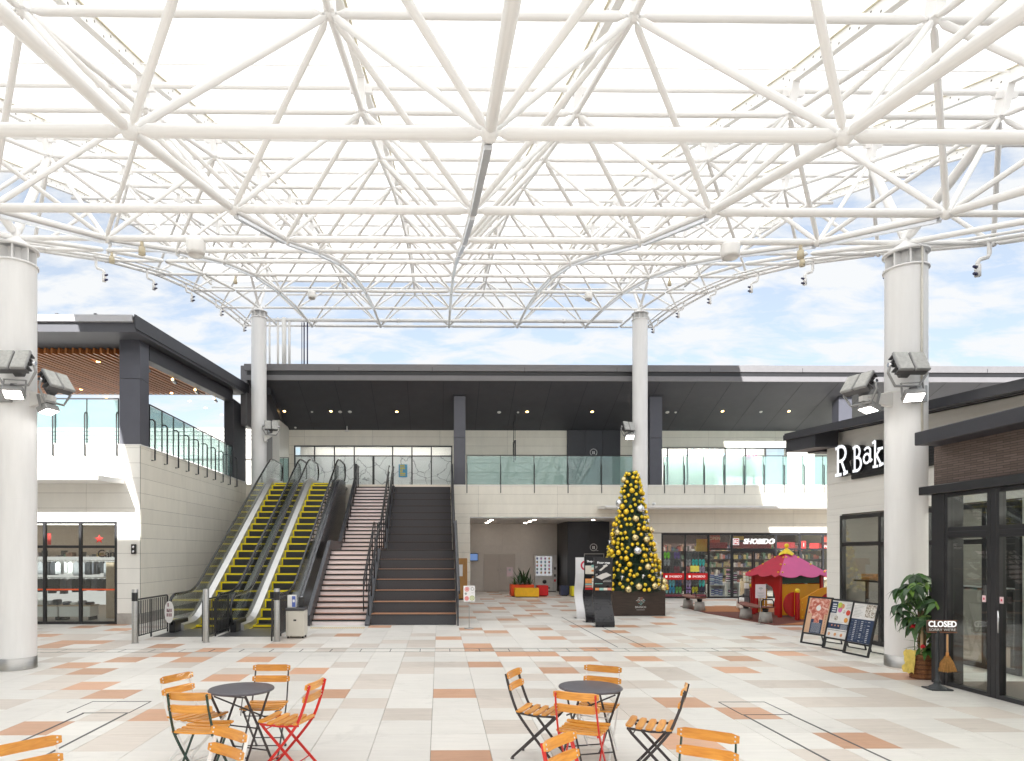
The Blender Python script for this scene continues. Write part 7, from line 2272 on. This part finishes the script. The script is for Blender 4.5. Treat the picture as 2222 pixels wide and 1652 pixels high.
# roof: four scalloped faces
apex = Vector((A_ / 2, B_ / 2, 2.02)); ov = .17
cor = [Vector((-ov, -ov, 1.30)), Vector((A_ + ov, -ov, 1.30)), Vector((A_ + ov, B_ + ov, 1.30)), Vector((-ov, B_ + ov, 1.30))]
for i in range(4):
    a, b = cor[i], cor[(i + 1) % 4]
    b_ = MB(); n = 24
    nrm = (b - a).cross(apex - a).normalized()
    down = ((a + b) / 2 - apex).normalized()
    edge = [a + (b - a) * q / n + down * (.0 + .13 * abs(math.sin(math.pi * 2.5 * q / n)) ** .7 * (1 if 0 < q < n else 0) ) for q in range(n + 1)]
    top1, top2 = apex + (a - apex) * .06, apex + (b - apex) * .06
    vs = [top1, top2] + edge
    vs2 = [p - nrm * .02 for p in vs]
    m = len(vs)
    fs = []
    mid = n // 2
    fs = [(0, 2 + q, 3 + q) for q in range(mid)] + [(0, 2 + mid, 1)] + [(1, 2 + q, 3 + q) for q in range(mid, n)]
    fs = [f[::1] for f in fs]
    b_._add(vs + vs2, fs + [tuple(m + k for k in f[::-1]) for f in fs] + [(2 + q, m + 2 + q, m + 3 + q, 3 + q) for q in range(n)])
    rf = P(b_, 'roof_panel', M_ppk if i % 2 == 0 else mat('play_pink_shaded', (.50, .025, .06), .4))  # shade on the side faces of the pink roof is put into the crimson colour
    for (s_, t_) in ((.10, .30), (.07, .60), (.05, .92), (.90, .30), (.93, .60), (.95, .92)):
        q = apex + (a + (b - a) * s_ - apex) * t_
        P(MB().sphere(q + nrm * .01, .026, 8, 5), 'bolt_cap', M_pyy, rf)
b_ = MB()
nc = 12; vs = [(apex.x, apex.y, 2.12)]
for q in range(nc):
    t = 2 * math.pi * q / nc; rr_ = .30 if q % 3 == 0 else .24
    vs.append((apex.x + rr_ * math.cos(t), apex.y + rr_ * .8 * math.sin(t), 1.92 if q % 3 else 1.86))
b_._add(vs, [(0, 1 + q, 1 + (q + 1) % nc) for q in range(nc)])
P(b_, 'roof_cap', M_pyy)
P(MB().sphere((apex.x, apex.y, 2.17), .07, 12, 8), 'finial', M_pyy)
P(MB().bbox(.2, A_ - .2, .5, .9, .3, .34, .01), 'inner_seat', M_slat)
# climbing panel and fence beside the house
cl = thing('climbing_panel', 'orange wavy climbing panel with red ring before the playhouse', 'play panel', (10.42, 19.2, .012), math.radians(8))
W_ = 1.75
pts = [(0, .03), (W_, .03), (W_, .62)] + [(W_ * (1 - q / 12), .62 + .33 * (math.sin(math.pi * q / 12) ** 1.6)) for q in range(1, 12)] + [(0, .60)]
build(MB().prism(pts, 'y', -.02, .02), 'wavy_board', mat('play_orange', (.78, .33, .012), .38, var=.05), cl, local=True)
build(MB().bbox(-.13, -.03, -.05, .05, 0, .80, .012), 'post', M_prd, cl, local=True)
build(MB().sphere((-.08, 0, .85), .07, 12, 8), 'post_ball', M_pyy, cl, local=True)
for sx, cz in ((-.13, .45), (.95, .45)):
    b_ = MB(); n = 24
    vs = [(sx + q * r_ * math.cos(2 * math.pi * i / n), yy, cz + r_ * q * math.sin(2 * math.pi * i / n)) for yy in (-.028, .028) for q, r_ in ((1, .34), (1, .22)) for i in range(n)]
    if sx > 0:
        b_._add(vs, [(i, (i + 1) % n, n + (i + 1) % n, n + i) for i in range(n)] + [(2 * n + i, 3 * n + i, 3 * n + (i + 1) % n, 2 * n + (i + 1) % n) for i in range(n)] + [(i, 2 * n + i, 2 * n + (i + 1) % n, (i + 1) % n) for i in range(n)])
        build(b_, 'ring', M_prd, cl, local=True)
    else:
        b_.prism([(sx - .005 + .33 * math.cos(math.radians(90 + 180 * i / 12)), cz + .36 * math.sin(math.radians(90 + 180 * i / 12))) for i in range(13)], 'y', .06, .10)
        build(b_, 'half_disc', M_prd, cl, local=True)
for z in (.1, .3, .5):
    build(MB().sphere((.06, -.025, z), .02, 8, 5), 'bolt_cap', M_pyy, cl, local=True)
fx = at(1628, 1300, 21.2)
fc = thing('play_fence', 'small yellow slatted play fence with red post left of the playhouse', 'fence', (fx.x, 21.2, .012))
build(MB().bbox(0, .08, -.04, .04, 0, .85, .01), 'post', M_prd, fc, local=True)
build(MB().sphere((.04, 0, .90), .065, 12, 8), 'post_ball', M_pyy, fc, local=True)
for i in range(5):
    build(MB().bbox(.11 + i * .09, .18 + i * .09, -.015, .015, .06, .80, .01), 'slat', M_pyl, fc, local=True)
for z in (.15, .68):
    build(MB().bbox(.082, .56, .016, .045, z, z + .07, .006), 'rail', M_pyl, fc, local=True)
gx = at(1620, 1320, 21.0)
gp = thing('ash_post', 'slim grey square post with white top left of the play fence', 'post', (gx.x, 21.0, .012))
build(MB().bbox(-.055, .055, -.055, .055, 0, .82, .008), 'shaft', mat('post_grey', (.14, .14, .15), .5), gp, local=True)
build(MB().bbox(-.057, .057, -.057, .057, .821, .98, .008), 'top_box', M_white, gp, local=True)
sd = thing('play_car', 'white striped toy car seat seen through the playhouse doorway', 'toy', (10.55, 22.6, .016))
build(MB().bbox(-.4, .4, -.2, .2, .0, .42, .08), 'body', M_white, sd, local=True)
build(MB().lathe([(.25, 0), (.22, .12), (.1, .2), (.001, .22)], (0, 0, .42), 16), 'hood', M_black, sd, local=True)
bl = thing('soft_block', 'blue soft play block seen through the bakery window', 'toy', (11.6, 18.9, .016))
build(MB().prism([(-.5, 0), (.5, 0), (.4, .5), (-.2, .65), (-.5, .3)], 'y', -.3, .3), 'foam', mat('foam_blue', (.03, .10, .5), .6), bl, local=True)
build(MB().bbox(-.52, .52, -.32, .32, -.004, -.0005, .001), 'base_sheet', M_pyy, bl, local=True)

# ------------------------------------------------------------------ menu boards, plant, closed sign by the bakery
def food_mat(name, c1, c2, c3, scale):
    m, nt, out = nodes_of(name)
    N, L = nt.nodes, nt.links
    b = N.new("ShaderNodeBsdfPrincipled"); L.new(b.outputs[0], out.inputs[0]); b.inputs['Roughness'].default_value = .3
    t = N.new("ShaderNodeTexCoord"); nz = N.new("ShaderNodeTexNoise"); nz.inputs['Scale'].default_value = scale; nz.inputs['Detail'].default_value = 6; nz.inputs['Distortion'].default_value = 1.5
    L.new(t.outputs['Object'], nz.inputs[0])
    cr = N.new("ShaderNodeValToRGB"); e = cr.color_ramp.elements
    e[0].position = .38; e[0].color = (*c1, 1); e[1].position = .66; e[1].color = (*c3, 1); q = e.new(.5); q.color = (*c2, 1)
    L.new(nz.outputs[0], cr.inputs[0]); L.new(cr.outputs[0], b.inputs['Base Color'])
    MATS[name] = m
    return m
M_meat = food_mat('print_meat', (.42, .10, .07), (.60, .24, .18), (.75, .55, .48), 9)
M_dish = food_mat('print_dish', (.55, .12, .05), (.70, .45, .12), (.62, .25, .45), 30)
M_dish2 = food_mat('print_dish2', (.12, .09, .07), (.5, .45, .38), (.75, .74, .72), 22)
M_navyp = mat('print_navy', (.025, .045, .10), .35); M_tan = mat('print_tan', (.62, .40, .26), .35); M_whp = mat('print_paper', (.72, .71, .70), .35); M_lines = mat('print_line_white', (.62, .64, .68), .4)
def aboard(gl, gr, label, art):
    """A-frame menu board standing on the two front feet gl, gr (ground points)"""
    d = (gr - gl); w = d.length; rz = math.atan2(d.y, d.x)
    c = (gl + gr) / 2
    a = thing('menu_board', label, 'sign', (c.x, c.y, 0), rz, 'menu boards by the bakery')
    def L(mb, name, m_, par=None): return build(mb, name, m_, par or a, local=True)
    lean = .24; H = 1.02; z0 = .24
    def pt(u, z, o=0.0): return Vector((u, lean * z + o, z))
    up = Vector((0, lean, 1)).normalized(); nf = Vector((0, -1, lean)).normalized()
    for s_ in (-1, 1):
        L(MB().bar(pt(s_ * w / 2, .0), pt(s_ * w / 2, H), .035, .03, (1, 0, 0)), 'front_leg', M_frame)
        L(MB().bar(pt(s_ * (w / 2 - .06), H - .06, .03), (s_ * (w / 2 - .06), .56, .012), .022, .022, (1, 0, 0)), 'rear_leg', M_frame)
    for z in (.015, z0 - .02, H - .017):
        L(MB().bar(pt(-w / 2 + .016, z), pt(w / 2 - .016, z), .03, .034, up), 'cross_bar', M_frame)
    L(MB().bar((-w / 2 + .07, .55, .02), (w / 2 - .07, .55, .02), .02, .02), 'rear_bar', M_frame)
    pn = L(MB().slab(pt(-w / 2 + .02, z0) + nf * .004, pt(w / 2 - .02, z0) + nf * .004, pt(w / 2 - .02, H - .035) + nf * .004, pt(-w / 2 + .02, H - .035) + nf * .004, .012), 'panel', M_whp)
    def rect(u0, u1, v0, v1, m_, lay=1, name='print'):
        zz0, zz1 = z0 + (H - .035 - z0) * v0, z0 + (H - .035 - z0) * v1
        x0, x1 = -w / 2 + .02 + (w - .04) * u0, -w / 2 + .02 + (w - .04) * u1
        o = nf * (.004 + .0016 * lay)
        L(MB().quad(pt(x0, zz0) + o, pt(x1, zz0) + o, pt(x1, zz1) + o, pt(x0, zz1) + o), name, m_, pn)
    def disc(u, v, r, m_, lay=3):
        o = nf * (.004 + .0016 * lay)
        zc = z0 + (H - .035 - z0) * v; xc = -w / 2 + .02 + (w - .04) * u
        L(MB().poly([pt(xc + r * math.cos(2 * math.pi * i / 16), zc + r * math.sin(2 * math.pi * i / 16)) + o for i in range(16)]), 'print', m_, pn)
    art(rect, disc)
def art1(rect, disc):
    rect(0, 1, 0, 1, M_tan, 1); rect(.24, .78, 0, .45, M_navyp, 2); rect(.06, .94, .55, 1, M_meat, 2); rect(.25, .8, .40, .56, M_meat, 3); rect(.38, .62, .30, .41, M_meat, 3)
    disc(.5, .72, .06, M_whp, 4)
    for i in range(11): rect(.30, .72, .03 + i * .026, .036 + i * .026, M_lines, 3)
    for i in range(12): rect(.86, .91, .05 + i * .045, .07 + i * .045, mat('print_brown', (.35, .15, .08), .5), 3)
def art2(rect, disc):
    rect(0, .30, .66, .97, M_navyp, 2)
    for i in range(4): rect(.06, .25, .70 + i * .06, .73 + i * .06, M_lines, 3)
    disc(.42, .88, .062, mat('print_lettuce', (.45, .55, .08), .5)); disc(.55, .86, .05, M_dish); disc(.45, .76, .055, mat('print_beet', (.60, .16, .36), .5)); disc(.86, .70, .055, mat('print_tomato', (.62, .06, .03), .5)); disc(.66, .72, .035, M_dish2)
    disc(.34, .53, .05, M_dish2); disc(.82, .50, .05, mat('print_curry', (.70, .32, .06), .5))
    rect(.0, 1, .24, .39, M_navyp, 2)
    for i in range(3): disc(.2 + i * .16, .33, .018, M_dish)
    for i in range(6): rect(.62, .95, .255 + i * .02, .262 + i * .02, M_lines, 3)
    rect(.05, .95, .195, .205, M_black, 2)
    for i in range(3): disc(.14 + i * .3, .09, .034, M_dish)
    for i in range(4): rect(.72, .95, .93 - i * .04, .94 - i * .04, M_gp, 2)
    for i in range(4): rect(.05, .35, .62 - i * .035, .627 - i * .035, M_gp, 2)
    rect(.05, .9, .43, .435, M_gp, 2)
def art3(rect, disc):
    rect(0, 1, 0, .60, M_navyp, 2)
    for cc in range(3):
        for i in range(12):
            if RND.random() < .9: rect(.18 + cc * .29, .18 + cc * .29 + .09, .04 + i * .045, .055 + i * .045, M_lines, 3)
            if RND.random() < .8: rect(.04 + cc * .29, .04 + cc * .29 + RND.uniform(.06, .11), .043 + i * .045, .05 + i * .045, M_gp, 3)
    rect(.55, .98, .66, .99, M_dish2, 2); disc(.86, .78, .06, M_whp, 3); disc(.86, .78, .045, M_dish2, 4)
    for i in range(8): rect(.05, .05 + RND.uniform(.25, .42), .66 + i * .038, .667 + i * .038, M_gp, 2)
aboard(ground(1738, 1395), ground(1788, 1403), 'menu board with red meat poster, leftmost of the three by the bakery', art1)
aboard(ground(1785, 1406), ground(1832, 1415), 'menu board with coloured dishes, middle of the three by the bakery', art2)
aboard(ground(1830, 1417), ground(1883, 1428), 'menu board with navy price list, rightmost of the three beside the column', art3)

g = ground(1999, 1472)
bk = thing('wicker_basket', 'brown wicker basket pot standing between the column and the bakery porch', 'basket', (g.x, g.y, 0))
M_wick = mat('wicker', (.28, .12, .045), .6, var=.35, scale=30, bump=.4); M_wick2 = mat('wicker_dark', (.17, .07, .03), .65, var=.3, scale=30)
nst, nr = 26, 15
def wr(z): return .145 + .045 * (z / .37)
for r in range(nr):
    z = .012 + r * .0245
    pts = [(wr(z) * (1 + .028 * (1 if (q + r) % 2 else -1)) * math.cos(2 * math.pi * q / nst), wr(z) * (1 + .028 * (1 if (q + r) % 2 else -1)) * math.sin(2 * math.pi * q / nst), z) for q in range(nst)]
    build(MB().path(pts, .0125, 6, closed=True), 'weave_row', M_wick if r % 3 else M_wick2, bk, local=True)
for q in range(nst):
    t = 2 * math.pi * q / nst
    build(MB().tube((wr(0) * math.cos(t), wr(0) * math.sin(t), .005), (wr(.37) * math.cos(t), wr(.37) * math.sin(t), .378), .006, n=5), 'stake', M_wick2, bk, local=True)
build(MB().path([(wr(.375) * 1.02 * math.cos(2 * math.pi * q / 24), wr(.375) * 1.02 * math.sin(2 * math.pi * q / 24), .378) for q in range(24)], .018, 8, closed=True), 'rim', M_wick, bk, local=True)
build(MB().lathe([(.001, .30), (.165, .31)], (0, 0, 0), 20), 'soil', mat('soil', (.04, .03, .02), .95), bk, local=True)
pt_ = thing('money_tree', 'leafy green potted tree growing from the wicker basket by the porch', 'plant', (g.x, g.y, .31))
rr = random.Random(14)
for s_ in range(3):
    a = s_ * 2.1; pth = [(.03 * math.cos(a + z * 7), .03 * math.sin(a + z * 7), z * .75) for z in [i / 8 for i in range(9)]]
    build(MB().path(pth, [.028 - .001 * i for i in range(9)], 8), 'trunk', mat('money_trunk', (.18, .13, .07), .8, bump=.4), pt_, local=True)
build(MB().tube((.09, .03, 0), (.08, .03, .75), .014, n=8), 'support_cane', mat('cane', (.35, .20, .09), .7), pt_, local=True)
LM = [leaf_mesh(.23, .048, .55, M_leafd), leaf_mesh(.26, .05, .8, M_leafm), leaf_mesh(.19, .045, .45, M_leafl)]
for k in range(34):
    z = rr.uniform(.52, 1.34); a = rr.uniform(0, 6.28)
    R = (.40 - .30 * abs(z - .92) ** 1.5) * rr.uniform(.45, 1.0)
    hub = Vector((R * math.cos(a), R * math.sin(a), z))
    if hub.x > .26: hub.x = .26
    st_ = Vector((0, 0, min(.74, z * .62)))
    br = build(MB().path([st_, (st_ + hub) / 2 + Vector((0, 0, .06)), hub], [.010, .007, .005], 6), 'branch', M_leafm, pt_, local=True)
    tl = Matrix.Rotation(a - math.pi / 2, 4, 'Z') @ Matrix.Rotation(rr.uniform(-.7, .1), 4, 'X')
    nl = rr.choice((5, 6, 7))
    for q in range(nl):
        sp = (q - (nl - 1) / 2) * (4.4 / nl)
        inst('leaf', rr.choices(LM, (5, 4, 2))[0], br, Matrix.Translation(hub) @ tl @ Matrix.Rotation(sp, 4, 'Z') @ Matrix.Rotation(rr.uniform(-.35, .1), 4, 'X') @ Matrix.Diagonal((1, rr.uniform(.7, 1.05), 1, 1)))
lo_ = thing('low_plant', 'low bushy green plant at the foot of the potted tree', 'plant', (g.x + .03, g.y - .06, .31))
build(MB().tube((0, 0, 0), (0, 0, .1), .02, n=8), 'stem', M_leafm, lo_, local=True)
for k in range(34):
    inst('leaf', rr.choices(LM, (3, 4, 4))[0], lo_, Matrix.Rotation(rr.uniform(0, 6.28), 4, 'Z') @ T(0, .02, rr.uniform(.03, .25)) @ Matrix.Rotation(rr.uniform(.1, 1.2), 4, 'X') @ Matrix.Diagonal((.9, .85, .9, 1)))
# gift wrap, red flower and wooden tag
wrp = thing('gift_wrap', 'yellow wrapping with red flower and wooden tag tucked behind the wicker basket', 'wrapping', (g.x - .215, g.y + .05, 0))
b_ = MB(); rr2 = random.Random(3); n = 10; vs = []
for i in range(n + 1):
    z = .10 + .36 * i / n
    for q in range(7):
        t = math.radians(165 + 10 * q)
        R = .20 + .025 * math.sin(q * 2.2 + i) + .015 * i / n
        vs.append((.15 + R * math.cos(t) * (1 - .25 * (i / n)), R * math.sin(t) * .9 - .05, z + .02 * math.sin(q * 3 + i)))
b_._add(vs, [(i * 7 + q, i * 7 + q + 1, (i + 1) * 7 + q + 1, (i + 1) * 7 + q) for i in range(n) for q in range(6)], True)
build(b_, 'paper', mat('yellow_paper', (.72, .55, .12), .4, var=.2, scale=20), wrp, local=True)
fl = MB(); rr2 = random.Random(8)
for q in range(16):
    a = rr2.uniform(0, 6.28); r_ = rr2.uniform(.01, .05)
    fl.sphere((.05 + r_ * math.cos(a), -.14 + r_ * math.sin(a), .80 + rr2.uniform(-.03, .04)), .026, 7, 5)
build(fl, 'flower', mat('petal_red', (.62, .01, .02), .5, var=.3, scale=40), wrp, local=True)
build(MB().tube((.05, -.13, .3), (.05, -.14, .80), .006, n=6), 'flower_stem', M_leafm, wrp, local=True)
build(MB().bbox(.10, .14, -.20, -.185, .40, .84, .004), 'wooden_tag', mat('pale_wood', (.62, .46, .28), .6), wrp, local=True)
build(MB().sphere((.13, -.2, .52), .035, 8, 6), 'ribbon_knot', MATS['petal_red'], wrp, local=True)

g = ground(2034, 1496)
cs = thing('closed_sign', 'dark post sign reading CLOSED standing at the bakery porch', 'sign', (g.x, g.y, 0), math.radians(-6))
M_pew = mat('pewter', (.055, .06, .065), .5, metal=.5, var=.15)
build(MB().bbox(-.15, .15, -.13, .13, 0.001, .022, .008), 'base_plate', M_pew, cs, local=True)
build(MB().lathe([(.12, .022), (.10, .045), (.055, .07), (.04, .10), (.05, .115), (.03, .14), (.024, .3), (.024, .80), (.032, .82), (.02, .86)], (0, 0, 0), 20), 'post', M_pew, cs, local=True)
bd = build(MB().bbox(-.145, .255, -.02, .02, .83, 1.0, .006), 'sign_board', mat('sign_brown', (.075, .038, .025), .5, var=.2, scale=20), cs, local=True)
build(MB().bbox(-.15, .26, -.023, -.0205, .822, .834, .002), 'board_edge', mat('sign_edge', (.28, .12, .07), .5), cs, local=True)
build(MB().bbox(-.15, .26, -.023, -.0205, .995, 1.006, .002), 'board_edge', mat('sign_edge', (.28, .12, .07), .5), cs, local=True)
text('lettering', 'CLOSED', .118, .002, M_wht, cs, T(.055, -.024, .945), offset=.004, width=.88)
text('lettering', "SORRY WE'RE", .052, .001, M_ring, cs, T(.055, -.023, .865), width=1.15)
br_ = thing('hanging_broom', 'small straw broom hanging from the CLOSED sign', 'broom', (g.x + .12, g.y - .035, 0))
M_straw = mat('straw', (.55, .29, .09), .75, var=.3, scale=40)
build(MB().tube((0, 0, .52), (0, 0, .80), .014, .012, n=10), 'handle', mat('broom_handle', (.62, .35, .16), .5), br_, local=True)
build(MB().tube((0, 0, .47), (0, 0, .54), .022, .018, n=10), 'binding', mat('binding', (.60, .25, .06), .6), br_, local=True)
b_ = MB(); rr = random.Random(6)
for q in range(260):
    a = rr.uniform(0, 6.28); r0 = rr.uniform(0, .017); u = rr.uniform(-1, 1); v = rr.uniform(-1, 1)
    p0 = Vector((r0 * math.cos(a), r0 * math.sin(a), .49)); p1 = Vector((u * .135, v * .03, .255 + .02 * abs(u) + rr.uniform(-.012, .01)))
    p0.x += u * .015
    pm_ = (p0 + p1) / 2 + Vector((u * .012, 0, .02)); s2 = Vector((.0022, 0, 0))
    b_._add([p0 - s2, p0 + s2, pm_ + s2, pm_ - s2, p1 + s2 * .7, p1 - s2 * .7], [(0, 1, 2, 3), (3, 2, 4, 5)])
o = build(b_, 'bristles', M_straw, br_, local=True)
b_ = MB(); n = 20
b_._add([(.0, -.004, .48)] + [(.125 * (-1 + 2 * i / n), -.004 + .0 * i, .262 + .02 * abs(-1 + 2 * i / n)) for i in range(n + 1)], [(0, 1 + i, 2 + i) for i in range(n)])
b_._add([(.0, .004, .48)] + [(.125 * (-1 + 2 * i / n), .004, .262 + .02 * abs(-1 + 2 * i / n)) for i in range(n + 1)], [(0, 2 + i, 1 + i) for i in range(n)])
build(b_, 'bristle_core', mat('straw_dark', (.38, .19, .055), .8, var=.4, scale=60, stretch=(8, 8, .5)), br_, local=True)
